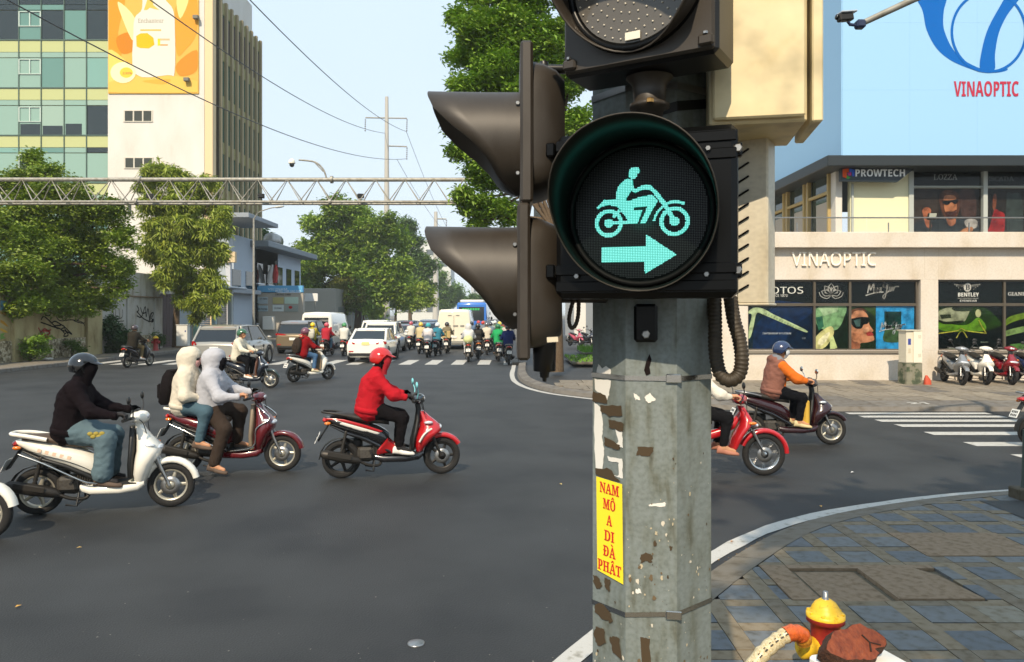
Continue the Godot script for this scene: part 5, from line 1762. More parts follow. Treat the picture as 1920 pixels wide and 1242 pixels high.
# ---------- overhead truss ----------
func gantry() -> void:
	var D := 30.0
	var g := thing("sign_gantry", "long grey steel truss gantry spanning the street", "gantry", Vector3(1.0, 0.14, -D))
	var yt: float = at(0, 337, D).y - 0.14; var yb: float = at(0, 379, D).y - 0.14
	var st := mb()
	tube(st, [Vector3(-23.5, yt, 0), Vector3(0.1, yt, 0)], 0.085, 12)
	part("top_chord", st, M.galv, g)
	for z in [-0.3, 0.3]:
		st = mb()
		tube(st, [Vector3(-23.5, yb - 0.03, z), Vector3(0.1, yb - 0.03, z)], 0.05, 10)
		part("bottom_chord", st, M.galv, g)
	var n := 20
	for i in n:
		var xa := -23.3 + i * 1.165
		for z in [-0.3, 0.3]:
			st = mb()
			tube(st, [Vector3(xa, yb, z), Vector3(xa + 0.58, yt, z * 0.15), Vector3(xa + 1.16, yb, z)], 0.024, 6)
			part("brace", st, M.galv, g)
		if i % 2 == 0:
			st = mb()
			tube(st, [Vector3(xa, yb - 0.03, -0.3), Vector3(xa, yb - 0.03, 0.3)], 0.02, 6)
			part("tie", st, M.galv, g)
	for px in [262.0, 622.0]:
		var x: float = (px - 960) * D / F - 1.0
		st = mb()
		xf = Transform3D(Basis(Vector3.BACK, PI / 2), Vector3(x, yt, 0))
		lathe(st, [[0.15, -0.05], [0.15, 0.05]], 12, true)
		xf = Transform3D()
		part("flange", st, M.galv, g)
		st = mb()
		xf = Transform3D(Basis(Vector3.BACK, PI / 2), Vector3(x, yb - 0.03, 0.3))
		lathe(st, [[0.11, -0.05], [0.11, 0.05]], 12, true)
		xf = Transform3D()
		part("flange", st, M.galv, g)
	for x in [0.0, -23.2]:
		st = mb()
		tube(st, [Vector3(x, 0, 0), Vector3(x, 8.2, 0)], [0.17, 0.13], 14)
		part("column", st, M.galv, g)
	# dome camera on its own arm, and small box cameras
	var dc := thing("dome_camera", "white dome camera on a curved arm above the gantry", "camera", at(612, 335, D))
	st = mb()
	var b := dc.position
	tube(st, smooth3([Vector3.ZERO, at(606, 318, D) - b, at(590, 304, D) - b, at(560, 300, D) - b]), 0.035, 8)
	tube(st, [at(606, 322, D) - b, at(588, 303, D) - b], 0.02, 6)
	part("arm", st, M.galv, dc)
	st = mb()
	xf = Transform3D(Basis(), at(547, 306, D) - b)
	lathe(st, [[0.02, 0.18], [0.1, 0.14], [0.14, 0.02], [0.13, -0.02]], 14, true)
	xf = Transform3D()
	part("housing", st, mat("e0ddd0", 0.5), dc)
	st = mb()
	ellipsoid(st, at(547, 309, D) - b, Vector3(0.1, 0.1, 0.1), 12)
	part("dome", st, M.glass_dark, dc)
	var lb := ["black box camera on the gantry nearest the tan fins", "black box camera on the gantry above the green trees", "black box camera on the gantry before the white wall"]
	for k in 3:
		var px: float = [491, 677, 283][k]
		var bc := thing("box_camera", lb[k], "camera", at(px, 377, D), 0.0, "box cameras on the gantry")
		st = mb()
		tube(st, [Vector3.ZERO, Vector3(0, 0.12, 0.1)], 0.025, 6)
		part("foot", st, M.dark_metal, bc)
		st = mb()
		box(st, Vector3(0, 0.18, 0.1), Vector3(0.26, 0.17, 0.2), 0.02, Basis(Vector3.UP, 0.3))
		part("body", st, M.black, bc)

# ---------- poles, wires ----------
func build_far_street() -> void:
	var lp := thing("street_lamp", "grey street lamp with one curved arm beside the annex", "street lamp", Vector3(-18.9, 0.15, -55.4))
	var st := mb()
	tube(st, [Vector3(0, 0, 0), Vector3(0, 5, 0), Vector3(0, 9.0, 0)], [0.11, 0.09, 0.07], 10)
	part("pole", st, M.galv, lp)
	st = mb()
	tube(st, smooth3([Vector3(0, 8.9, 0), Vector3(0.35, 9.4, 0), Vector3(1.1, 9.7, 0), Vector3(1.6, 9.8, 0)]), 0.04, 8)
	part("arm", st, M.galv, lp)
	st = mb()
	ellipsoid(st, Vector3(1.85, 9.83, 0), Vector3(0.4, 0.09, 0.14), 12, Basis(Vector3.BACK, 0.12))
	part("lamp_head", st, mat("b9bcb8", 0.5), lp)
	power_pole("power_pole", "tall grey power pole with two crossarms behind the truss", 725.0, 183.0, 112.0, [[222, -40, 38, [247]], [275, 0, 38, [298]]])
	power_pole("power_pole", "shorter far power pole with one arm up the street", 817.0, 398.0, 184.0, [[411, 0, 20, [425]]])
	# wires run down the street overhead
	wire("power_cable", "topmost thin power cable crossing the sky", at(762, 247, 112), at(430, -40, 40), 1.2)
	wire("power_cable", "middle thin power cable crossing the sky to the pole", at(722, 250, 112), at(240, -30, 36), 1.4)
	wire("power_cable", "lowest sagging power cable passing before the office block", at(762, 298, 112), at(-60, -40, 30), 2.2)
	wire("power_cable", "faint cable running from the tall pole up the street", at(762, 247, 112), at(837, 425, 184), 0.8)
	wire("power_cable", "lower faint cable running from the tall pole up the street", at(745, 300, 112), at(830, 430, 184), 0.8)

func power_pole(called: String, label: String, px: float, py: float, d: float, arms: Array) -> void:
	var p := at(px, py, d)
	var s := d / F
	var o := thing(called, label, "power pole", Vector3(p.x, 0.1, -d), 0.0, "power poles")
	var st := mb()
	tube(st, [Vector3.ZERO, Vector3(0, p.y * 0.5, 0), Vector3(0, p.y, 0)], [6.0 * s, 5.0 * s, 3.2 * s], 12)
	part("shaft", st, mat("b3b0a8", 0.7), o)
	for a in arms:
		var y: float = EYE + (HZ - a[0]) * s - 0.1
		st = mb()
		tube(st, [Vector3(a[1] * s, y + 0.1, 0), Vector3(a[2] * s, y, 0)], 1.3 * s, 6)
		part("crossarm", st, M.galv, o)
		for e in [a[1], a[2]]:
			if e == 0: continue
			st = mb()
			for k in 6: ellipsoid(st, Vector3(e * s - 0.1 * k * s, y - (3 + k * 4.0) * s, 0), Vector3(1.5 * s, 1.6 * s, 1.5 * s), 8)
			part("insulator", st, mat("7d7f82", 0.4), o)
func wire(called: String, label: String, a: Vector3, b: Vector3, sag: float) -> void:
	var pts := []
	for i in 25:
		var t := i / 24.0
		pts.append(a.lerp(b, t) - Vector3(0, sag * 4 * t * (1 - t), 0))
	var st := mb()
	tube(st, pts, 0.035, 5, false)
	solo(called, st, mat("3a3c40", 0.6), label, "cable", "power cables")

# ---------- trees ----------
var sprigs := {}
func leaf(st: SurfaceTool, p: Vector3, dir: Vector3, up: Vector3, l: float, w: float) -> void:
	var s := dir.cross(up).normalized() * w * 0.5
	var m := p + dir * l * 0.45 + up * w * 0.16
	var t := p + dir * l - up * l * 0.1
	tri(st, p, m + s, t); tri(st, p, t, m - s)
func sprig(kind: String) -> ArrayMesh:
	if sprigs.has(kind): return sprigs[kind]
	var r := RandomNumberGenerator.new()
	r.seed = 99
	var st := mb()
	st.set_color(Color.WHITE)
	if kind == "broad":      # oval leaves in a flat spray
		for i in 14:
			var t := i / 14.0
			var a := r.randf_range(0, TAU)
			var d := Vector3(cos(a) * 0.8, r.randf_range(-0.35, 0.45), sin(a) * 0.8).normalized()
			leaf(st, Vector3(r.randf_range(-0.3, 0.3), r.randf_range(-0.12, 0.12), r.randf_range(-0.3, 0.3)), d, Vector3(r.randf_range(-0.5, 0.5), 1, r.randf_range(-0.5, 0.5)).normalized(), r.randf_range(0.16, 0.26), r.randf_range(0.08, 0.12))
	elif kind == "droop":    # long narrow hanging leaves
		for i in 12:
			var a := r.randf_range(0, TAU)
			var d := Vector3(cos(a) * 0.7, r.randf_range(-1.0, 0.1), sin(a) * 0.7).normalized()
			leaf(st, Vector3(r.randf_range(-0.16, 0.16), r.randf_range(-0.15, 0.15), r.randf_range(-0.16, 0.16)), d, Vector3(r.randf_range(-0.4, 0.4), 1, r.randf_range(-0.4, 0.4)).normalized(), r.randf_range(0.3, 0.5), r.randf_range(0.06, 0.1))
	else:                    # far crowns: larger clusters
		for i in 16:
			var a := r.randf_range(0, TAU)
			var d := Vector3(cos(a), r.randf_range(-0.6, 0.5), sin(a)).normalized()
			leaf(st, Vector3(r.randf_range(-0.6, 0.6), r.randf_range(-0.35, 0.35), r.randf_range(-0.6, 0.6)), d, Vector3(r.randf_range(-0.5, 0.5), 1, r.randf_range(-0.5, 0.5)).normalized(), r.randf_range(0.35, 0.6), r.randf_range(0.2, 0.32))
	sprigs[kind] = mesh_of(st)
	return sprigs[kind]
var leaf_mats := {}
func leaf_mat(col: String) -> StandardMaterial3D:
	if not leaf_mats.has(col):
		var m := mat(col, 0.55)
		m.vertex_color_use_as_albedo = true
		m.backlight_enabled = true; m.backlight = C("7f9a2c")
		leaf_mats[col] = m
	return leaf_mats[col]
func crown(parent: Node, called: String, clumps: Array, d: float, org: Vector3, kind: String, n: int, col: String, sz: float, flatness := 0.85) -> void:
	var src := sprig(kind).surface_get_arrays(0)
	var sv: PackedVector3Array = src[Mesh.ARRAY_VERTEX]; var sn: PackedVector3Array = src[Mesh.ARRAY_NORMAL]; var si: PackedInt32Array = src[Mesh.ARRAY_INDEX]
	var V := PackedVector3Array(); var N := PackedVector3Array(); var I := PackedInt32Array(); var K := PackedColorArray()
	var kc := PackedColorArray()
	kc.resize(sv.size())
	var tot := 0.0
	for c in clumps: tot += c[2] * c[2]
	for c in clumps:
		var dc: float = c[4] if c.size() > 4 else d
		var R: float = c[2] * dc / F
		var dd := dc + rng.randf_range(-0.5, 0.5) * R * 1.6
		var ctr := at(c[0], c[1], dd) - org
		if c.size() == 4: ctr = at(c[0], c[1], d) - org + Vector3(0, 0, -c[3])
		var tone := rng.randf_range(0.75, 1.2)
		var cnt := int(n * c[2] * c[2] / tot)
		# each clump is a handful of twig bunches
		var bun := []
		for b in 9:
			var v := Vector3(rng.randfn(), rng.randfn() * flatness, rng.randfn()).normalized() * pow(rng.randf(), 0.5) * 0.8
			bun.append(v)
		for i in cnt:
			var v: Vector3 = bun[rng.randi() % 9] + Vector3(rng.randfn(), rng.randfn() * 0.8, rng.randfn()) * 0.24
			var p := ctr + v * R
			var bs := Basis(Vector3.UP, rng.randf() * TAU) * Basis(Vector3.RIGHT, rng.randf_range(-0.5, 0.5)) * Basis(Vector3.BACK, rng.randf_range(-0.5, 0.5))
			bs = bs.scaled(Vector3.ONE * sz * rng.randf_range(0.7, 1.25))
			var k := tone * rng.randf_range(0.8, 1.2)
			var y := rng.randf_range(-0.08, 0.14)
			kc.fill(Color(k * (1.0 + y), k, k * (1.0 - absf(y) * 1.5)))
			for q in si: I.append(q + V.size())
			V.append_array(Transform3D(bs, p) * sv); N.append_array(Transform3D(bs.orthonormalized(), Vector3.ZERO) * sn); K.append_array(kc)
	var arr := []
	arr.resize(Mesh.ARRAY_MAX)
	arr[Mesh.ARRAY_VERTEX] = V; arr[Mesh.ARRAY_NORMAL] = N; arr[Mesh.ARRAY_COLOR] = K; arr[Mesh.ARRAY_INDEX] = I
	var am := ArrayMesh.new()
	am.add_surface_from_arrays(Mesh.PRIMITIVE_TRIANGLES, arr)
	part(called, am, leaf_mat(col), parent)
func crown_at(o: Node, cl: Array, kc: Vector3) -> void:
	# the same leaves, but placed by metres round the trunk
	var px := []
	for c in cl:
		var d: float = 100.0
		px.append([960.0 + (kc.x + c[0] - 1.0) * F / d, HZ + (EYE - c[1]) * F / d, c[3] * F / d, -100.0 - (kc.z + c[2])])
	crown(o, "crown", px, 100.0, kc, "far", 1300, "6f8a2a", 0.9)
func shrub(called: String, label: String, clumps: Array, d: float, n: int, col: String, sz: float) -> void:
	var base := Vector3(at(clumps[0][0], 0, d).x, 0.15, -d)
	var o := thing(called, label, "plant", base)
	crown(o, "foliage", clumps, d, base, "broad", n, col, sz * 6.0)
	var st := mb()
	for c in clumps: tube(st, [Vector3.ZERO, (at(c[0], c[1], d) - base) * Vector3(0.6, 0.5, 0.6), at(c[0], c[1], d) - base], [0.03, 0.02, 0.01], 5)
	part("stem", st, mat("4d4230", 0.9), o)
func tree(called: String, label: String, base: Vector3, top: Vector3, r0: float, clumps: Array, d: float, kind: String, n: int, col: String, sz: float, group := "") -> void:
	var o := thing(called, label, "tree", base, 0.0, group)
	var st := mb()
	var mid := base.lerp(top, 0.5) + Vector3(rng.randf_range(-0.3, 0.3), 0, 0) * r0 * 3.0
	tube(st, smooth3([Vector3.ZERO, (mid - base), top - base], 4), [r0, r0 * 0.95, r0 * 0.88, r0 * 0.82, r0 * 0.75, r0 * 0.7, r0 * 0.62, r0 * 0.55, r0 * 0.5], 10)
	var bark := patches(grain("6a5a48", M.weave, 2.0, 0.95), M.stain, 0.8)
	part("trunk", st, bark, o)
	for c in clumps:
		var e := at(c[0], c[1], (c[4] if c.size() > 4 else d) + rng.randf_range(-0.4, 0.4) * c[2] * d / F) - base
		var s := (top - base) * rng.randf_range(0.65, 1.0)
		st = mb()
		tube(st, smooth3([s, s.lerp(e, 0.5) + Vector3(0, 0.1 * c[2] * d / F, 0), e], 3), [r0 * 0.34, r0 * 0.3, r0 * 0.26, r0 * 0.22, r0 * 0.18, r0 * 0.14, r0 * 0.08], 6)
		part("limb", st, bark, o)
	crown(o, "crown", clumps, d, base, kind, n, col, sz)

func build_trees() -> void:
	tree("street_tree", "broad dark green tree hanging over the cream graffiti wall", Vector3(-22.2, 0.1, -34.5), Vector3(-22.0, 4.6, -34.5), 0.3,
		[[20, 350, 55], [85, 325, 28], [55, 390, 60], [120, 380, 50], [170, 400, 45], [205, 400, 35], [225, 450, 30], [90, 450, 60], [160, 460, 55], [25, 450, 55], [200, 500, 45], [120, 515, 55], [50, 520, 40, 0, 31.6], [10, 540, 30, 0, 30.8], [150, 545, 34, 0, 34.0], [222, 540, 26], [90, 560, 30, 0, 32.2], [190, 565, 24, 0, 36.0], [235, 500, 22], [30, 580, 22, 0, 30.8], [60, 560, 28, 0, 31.4], [130, 580, 20, 0, 33.0], [165, 585, 14, 0, 34.5], [5, 510, 40, 0, 30.8], [60, 300, 22], [-40, 420, 80], [-50, 520, 60], [120, 430, 50]], 34.0, "broad", 8600, "7f952e", 0.85, "street trees")
	tree("street_tree", "lighter feathery tree with drooping leaves beside the white wall", Vector3(-20.0, 0.1, -45.0), Vector3(-19.6, 5.5, -44.6), 0.22,
		[[298, 325, 26], [275, 345, 18], [340, 335, 24], [385, 345, 20], [290, 380, 30], [335, 375, 32], [390, 385, 28], [415, 400, 16], [300, 425, 32], [350, 425, 36], [400, 430, 28], [285, 470, 24], [330, 475, 34], [385, 480, 32], [412, 470, 18], [310, 515, 24], [350, 525, 28], [395, 525, 24], [375, 565, 18], [345, 560, 16], [412, 555, 13], [400, 578, 10], [368, 592, 10]], 43.5, "droop", 5600, "93a03c", 1.0, "street trees")
	tree("street_tree", "big round mid-green tree standing behind the power pole", Vector3(-19.6, 0.1, -96.0), Vector3(-20.2, 8.0, -96.0), 0.5,
		[[640, 392, 30], [600, 425, 28], [675, 405, 32], [715, 420, 28], [640, 440, 45], [700, 455, 45], [745, 455, 24], [585, 465, 30], [565, 505, 30], [610, 490, 42], [660, 510, 48], [720, 510, 42], [755, 500, 22], [550, 540, 24], [535, 560, 16], [560, 570, 24], [585, 545, 38], [640, 555, 42], [700, 555, 40], [745, 545, 28]], 96.0, "far", 6800, "839d38", 0.95, "street trees")
	tree("street_tree", "dark bushy tree showing past the power pole", Vector3(-18.8, 0.1, -140.0), Vector3(-18.6, 9.0, -140.0), 0.4,
		[[758, 425, 20], [775, 450, 22], [770, 485, 26], [795, 500, 24], [790, 530, 24], [765, 520, 20]], 140.0, "far", 1600, "5c7c36", 1.1, "street trees")
	tree("street_tree", "slender small tree with thin trunk and browning leaves", Vector3(-18.6, 0.1, -95.0), Vector3(-18.9, 4.2, -95.0), 0.16,
		[[640, 535, 20], [668, 528, 18], [690, 545, 20], [655, 555, 18], [628, 552, 13], [700, 530, 12]], 95.0, "far", 900, "9a9a48", 0.75, "street trees")
	tree("street_tree", "low yellow-green spreading tree beside the waiting traffic", Vector3(-18.8, 0.1, -122.0), Vector3(-18.6, 4.0, -122.0), 0.25,
		[[725, 540, 22], [755, 530, 24], [785, 545, 22], [740, 560, 22], [775, 568, 22], [710, 560, 14], [800, 565, 14]], 122.0, "far", 1400, "93a83e", 1.0, "street trees")
	tree("street_tree", "farthest pale green tree at the end of the street", Vector3(-18.9, 0.1, -205.0), Vector3(-18.5, 7.0, -205.0), 0.3,
		[[825, 530, 24], [845, 548, 22], [815, 555, 20], [862, 565, 16], [835, 572, 18], [808, 500, 16]], 205.0, "far", 1400, "6e9042", 1.2, "street trees")
	tree("street_tree", "tall bright green tree rising behind the signal heads", Vector3(1.55, 0.13, -26.0), Vector3(1.5, 7.2, -26.2), 0.24,
		[[900, 50, 42], [960, 30, 55], [880, 105, 36], [930, 120, 50], [1000, 90, 55], [1055, 150, 46], [1085, 50, 50], [872, 165, 30], [945, 190, 48], [1015, 215, 42], [1080, 235, 34], [868, 235, 30], [925, 260, 42], [865, 285, 22], [900, 320, 36], [950, 330, 38], [885, 375, 28], [925, 395, 26], [958, 405, 20], [855, 30, 20], [990, -40, 70], [900, -30, 45], [1080, -40, 60], [1000, 150, 50], [895, 412, 16]], 26.0, "broad", 11000, "7fa034", 0.85, "street trees")
	# a pavement tree behind the camera whose crown shades the side street and the near paving
	var kc := Vector3(3.4, 0.1, 2.6)
	var o := thing("street_tree", "tree on the near pavement behind the viewer, out of view", "tree", kc, 0.0, "street trees")
	var st := mb()
	tube(st, [Vector3.ZERO, Vector3(0.1, 4, 0), Vector3(-0.2, 8, 0)], [0.3, 0.24, 0.14], 10)
	part("trunk", st, mat("6a5a48", 0.95), o)
	var cl := []
	for i in 26: cl.append([rng.randf_range(-0.8, 5.8), rng.randf_range(7.5, 10.5), rng.randf_range(-1.4, 4.9), rng.randf_range(1.2, 1.8)])
	for e in [[0.9, 9.5, 4.6], [1.8, 10, 5.0], [2.5, 9, 3.0], [1.3, 10.5, 4.0], [3.5, 10, 4.5], [0.8, 9.5, 5.6], [1.2, 8.6, 5.0]]: cl.append([e[0] - 2.4, e[1], e[2] - 2.6, 1.3])
	crown_at(o, cl, kc)
	# tree line closing the street
	var k := 0
	for t in [[890, 560, 12, 190, "dark green tree crown above the far blue bus"], [560, 575, 20, 110, "dark shaded tree low behind the white minibus"], [478, 440, 12, 86, "round green treetop above the office eaves"]]:
		var p := at(t[0], t[1], t[3])
		var R: float = t[2]
		tree("street_tree", t[4], Vector3(p.x, 0.1, p.z), Vector3(p.x, p.y - 1.0, p.z), 0.25, [[t[0], t[1], R], [t[0] - R, t[1] + R * 0.5, R * 0.8], [t[0] + R, t[1] + R * 0.4, R * 0.8], [t[0], t[1] + R, R * 0.9]], t[3], "far", 600, "597c38", 1.0, "street trees")
		k += 1

# ---------- figures: bones joined by a smooth minimum, meshed as surface nets ----------
# bone: [a, b, ra, rb] ; returns a SurfaceTool mesh ; fold adds cloth creases
var fold_noise: FastNoiseLite
func nets(bones: Array, cell: float, k: float, fold := 0.0, cut := []) -> ArrayMesh:
	var lo := Vector3(9, 9, 9); var hi := Vector3(-9, -9, -9)
	for b in bones:
		for e in [[b[0], b[2]], [b[1], b[3]]]:
			lo = lo.min(e[0] - Vector3.ONE * e[1]); hi = hi.max(e[0] + Vector3.ONE * e[1])
	lo -= Vector3.ONE * (cell * 2.5 + fold); hi += Vector3.ONE * (cell * 2.5 + fold)
	var nx := int((hi.x - lo.x) / cell) + 2; var ny := int((hi.y - lo.y) / cell) + 2; var nz := int((hi.z - lo.z) / cell) + 2
	var s := PackedFloat32Array()
	s.resize(nx * ny * nz)
	var ik := 1.0 / k
	var pad := k * 4.0 + cell * 1.5 + fold
	for b in bones:
		var a: Vector3 = b[0]; var ab: Vector3 = b[1] - b[0]
		var ra: float = b[2]; var dr: float = b[3] - b[2]
		var L2 := maxf(ab.length_squared(), 1e-8)
		var bl: Vector3 = (b[0] - Vector3.ONE * (b[2] + pad)).min(b[1] - Vector3.ONE * (b[3] + pad))
		var bh: Vector3 = (b[0] + Vector3.ONE * (b[2] + pad)).max(b[1] + Vector3.ONE * (b[3] + pad))
		var x0 := maxi(0, int((bl.x - lo.x) / cell)); var x1 := mini(nx - 1, int((bh.x - lo.x) / cell) + 1)
		var y0 := maxi(0, int((bl.y - lo.y) / cell)); var y1 := mini(ny - 1, int((bh.y - lo.y) / cell) + 1)
		var z0 := maxi(0, int((bl.z - lo.z) / cell)); var z1 := mini(nz - 1, int((bh.z - lo.z) / cell) + 1)
		for iz in range(z0, z1 + 1):
			for iy in range(y0, y1 + 1):
				var p := Vector3(lo.x + x0 * cell, lo.y + iy * cell, lo.z + iz * cell)
				var q := (iz * ny + iy) * nx + x0
				for ix in range(x0, x1 + 1):
					var v := p - a
					var t := clampf(v.dot(ab) / L2, 0.0, 1.0)
					var d := (v - ab * t).length() - ra - dr * t
					if d < pad: s[q] += exp(-d * ik)
					q += 1
					p.x += cell
	var f := PackedFloat32Array()
	f.resize(s.size())
	if fold > 0.0 and fold_noise == null:
		fold_noise = FastNoiseLite.new()
		fold_noise.noise_type = FastNoiseLite.TYPE_SIMPLEX; fold_noise.frequency = 5.0; fold_noise.fractal_octaves = 2; fold_noise.seed = 4
	for i in s.size():
		var w := s[i]
		if w > 0.02 and w < 60.0:
			var d := -k * log(w)
			if fold > 0.0:
				var p := lo + Vector3(i % nx, (i / nx) % ny, i / (nx * ny)) * cell
				d += fold * (0.6 - 1.8 * absf(fold_noise.get_noise_3d(p.x * 1.1 + p.y * 0.4, p.y * 1.3 - p.x * 0.3, p.z)))
				for c in cut: d = maxf(d, (p - c[0]).dot(c[1]))
			f[i] = d
		else:
			f[i] = 1.0 if w <= 0.02 else -1.0
	var vid := PackedInt32Array()
	vid.resize(s.size()); vid.fill(-1)
	var V := PackedVector3Array()
	var dx := 1; var dy := nx; var dzz := nx * ny
	var off := [0, dx, dy, dx + dy, dzz, dx + dzz, dy + dzz, dx + dy + dzz]
	var cor := [Vector3(0, 0, 0), Vector3(1, 0, 0), Vector3(0, 1, 0), Vector3(1, 1, 0), Vector3(0, 0, 1), Vector3(1, 0, 1), Vector3(0, 1, 1), Vector3(1, 1, 1)]
	var edges := [[0, 1], [2, 3], [4, 5], [6, 7], [0, 2], [1, 3], [4, 6], [5, 7], [0, 4], [1, 5], [2, 6], [3, 7]]
	for iz in nz - 1:
		for iy in ny - 1:
			var q := (iz * ny + iy) * nx
			for ix in nx - 1:
				var g0 := f[q] < 0.0
				if (f[q + 1] < 0.0) != g0 or (f[q + dy] < 0.0) != g0 or (f[q + dzz] < 0.0) != g0 or (f[q + dx + dy] < 0.0) != g0 or (f[q + dx + dzz] < 0.0) != g0 or (f[q + dy + dzz] < 0.0) != g0 or (f[q + dx + dy + dzz] < 0.0) != g0:
					var m := Vector3(); var n := 0
					for e in edges:
						var fa := f[q + off[e[0]]]; var fb := f[q + off[e[1]]]
						if (fa < 0.0) != (fb < 0.0):
							m += (cor[e[0]] as Vector3).lerp(cor[e[1]], fa / (fa - fb)); n += 1
					vid[q] = V.size()
					V.append(lo + (Vector3(ix, iy, iz) + m / n) * cell)
				q += 1
	var I := PackedInt32Array()
	for iz in range(1, nz - 1):
		for iy in range(1, ny - 1):
			var q := (iz * ny + iy) * nx + 1
			for ix in range(1, nx - 1):
				if vid[q] >= 0:
					var ins := f[q] < 0.0
					if ins != (f[q + dx] < 0.0): _face(I, vid, q, dy, dzz, ins)
					if ins != (f[q + dy] < 0.0): _face(I, vid, q, dzz, dx, ins)
					if ins != (f[q + dzz] < 0.0): _face(I, vid, q, dx, dy, ins)
				q += 1
	var N := PackedVector3Array()
	N.resize(V.size())
	for i in range(0, I.size(), 3):
		var nn := (V[I[i + 2]] - V[I[i]]).cross(V[I[i + 1]] - V[I[i]])
		N[I[i]] += nn; N[I[i + 1]] += nn; N[I[i + 2]] += nn
	for i in N.size(): N[i] = N[i].normalized()
	var arr := []
	arr.resize(Mesh.ARRAY_MAX)
	arr[Mesh.ARRAY_VERTEX] = V; arr[Mesh.ARRAY_NORMAL] = N; arr[Mesh.ARRAY_INDEX] = I
	var am := ArrayMesh.new()
	am.add_surface_from_arrays(Mesh.PRIMITIVE_TRIANGLES, arr)
	return am
func _face(I: PackedInt32Array, vid: PackedInt32Array, q: int, u: int, w: int, ins: bool) -> void:
	var a := vid[q]; var b := vid[q - u]; var c := vid[q - u - w]; var d := vid[q - w]
	if a < 0 or b < 0 or c < 0 or d < 0: return
	if ins: I.append_array(PackedInt32Array([a, c, b, a, d, c]))
	else: I.append_array(PackedInt32Array([a, b, c, a, c, d]))

# a head with brow, nose, jaw and ears about its middle, looking along +x
var _head: ArrayMesh
func head_mesh() -> ArrayMesh:
	if _head: return _head
	var b := [[Vector3(-0.012, 0.028, 0), Vector3(0.005, 0.03, 0), 0.088, 0.08], [Vector3(0.01, -0.02, 0), Vector3(0.045, -0.075, 0), 0.062, 0.036], [Vector3(0.07, 0.03, -0.03), Vector3(0.07, 0.03, 0.03), 0.02, 0.02], [Vector3(0.082, 0.02, 0), Vector3(0.108, -0.018, 0), 0.008, 0.013], [Vector3(0.083, -0.052, -0.014), Vector3(0.083, -0.052, 0.014), 0.012, 0.012], [Vector3(-0.01, 0.01, 0.082), Vector3(-0.014, -0.02, 0.08), 0.014, 0.01], [Vector3(-0.01, 0.01, -0.082), Vector3(-0.014, -0.02, -0.08), 0.014, 0.01], [Vector3(-0.02, -0.05, 0), Vector3(-0.035, -0.16, 0), 0.05, 0.056]]
	_head = nets(b, 0.009, 0.012)
	return _head
# a right hand closed on a bar that runs along z; the wrist comes from -x
var _hand: ArrayMesh
func hand_mesh() -> ArrayMesh:
	if _hand: return _hand
	var b := [[Vector3(-0.075, 0.018, 0), Vector3(-0.02, 0.03, 0.0), 0.024, 0.026], [Vector3(-0.03, 0.03, -0.025), Vector3(-0.005, 0.03, -0.022), 0.016, 0.014], [Vector3(-0.03, 0.03, 0.025), Vector3(-0.005, 0.03, 0.024), 0.016, 0.013]]
	for i in 4:
		var z := -0.033 + i * 0.022
		var l: float = [0.9, 1.0, 0.97, 0.8][i]
		b.append([Vector3(-0.005, 0.03, z), Vector3(0.026 * l, 0.022, z), 0.0095, 0.009])
		b.append([Vector3(0.026 * l, 0.022, z), Vector3(0.032 * l, -0.008, z), 0.009, 0.0085])
		b.append([Vector3(0.032 * l, -0.008, z), Vector3(0.012, -0.026, z), 0.0085, 0.008])
	b.append([Vector3(-0.04, 0.015, -0.026), Vector3(-0.012, -0.008, -0.045), 0.012, 0.0105])
	b.append([Vector3(-0.012, -0.008, -0.045), Vector3(0.014, -0.014, -0.04), 0.0105, 0.009])
	_hand = nets(b, 0.006, 0.0045)
	return _hand
func add_mesh(st: SurfaceTool, m: Mesh, t: Transform3D) -> void:
	st.append_from(m, 0, t)
var figure_cache := {}
# J: joints of a seated rider in the scooter's frame (x ahead, y up, z to the rider's right)
func seat_pose(o := {}) -> Dictionary:
	var J := {"hip": Vector3(0.3, 0.885, 0), "chest": Vector3(0.34, 1.2, 0), "neck": Vector3(0.385, 1.4, 0), "head": Vector3(0.43, 1.52, 0), "look": Vector3(1, -0.12, 0),
		"el": Vector3(0.56, 1.09, 0.27), "hand": Vector3(0.87, 1.03, 0.27), "ell": Vector3(0.56, 1.09, -0.27), "handl": Vector3(0.87, 1.03, -0.27),
		"knee": Vector3(0.68, 0.79, 0.15), "foot": Vector3(0.64, 0.37, 0.14), "kneel": Vector3(0.68, 0.79, -0.15), "footl": Vector3(0.64, 0.37, -0.14), "toe": Vector3(0.2, -0.015, 0.02), "toel": Vector3(0.2, -0.015, -0.02)}
	for k in o: J[k] = o[k]
	return J
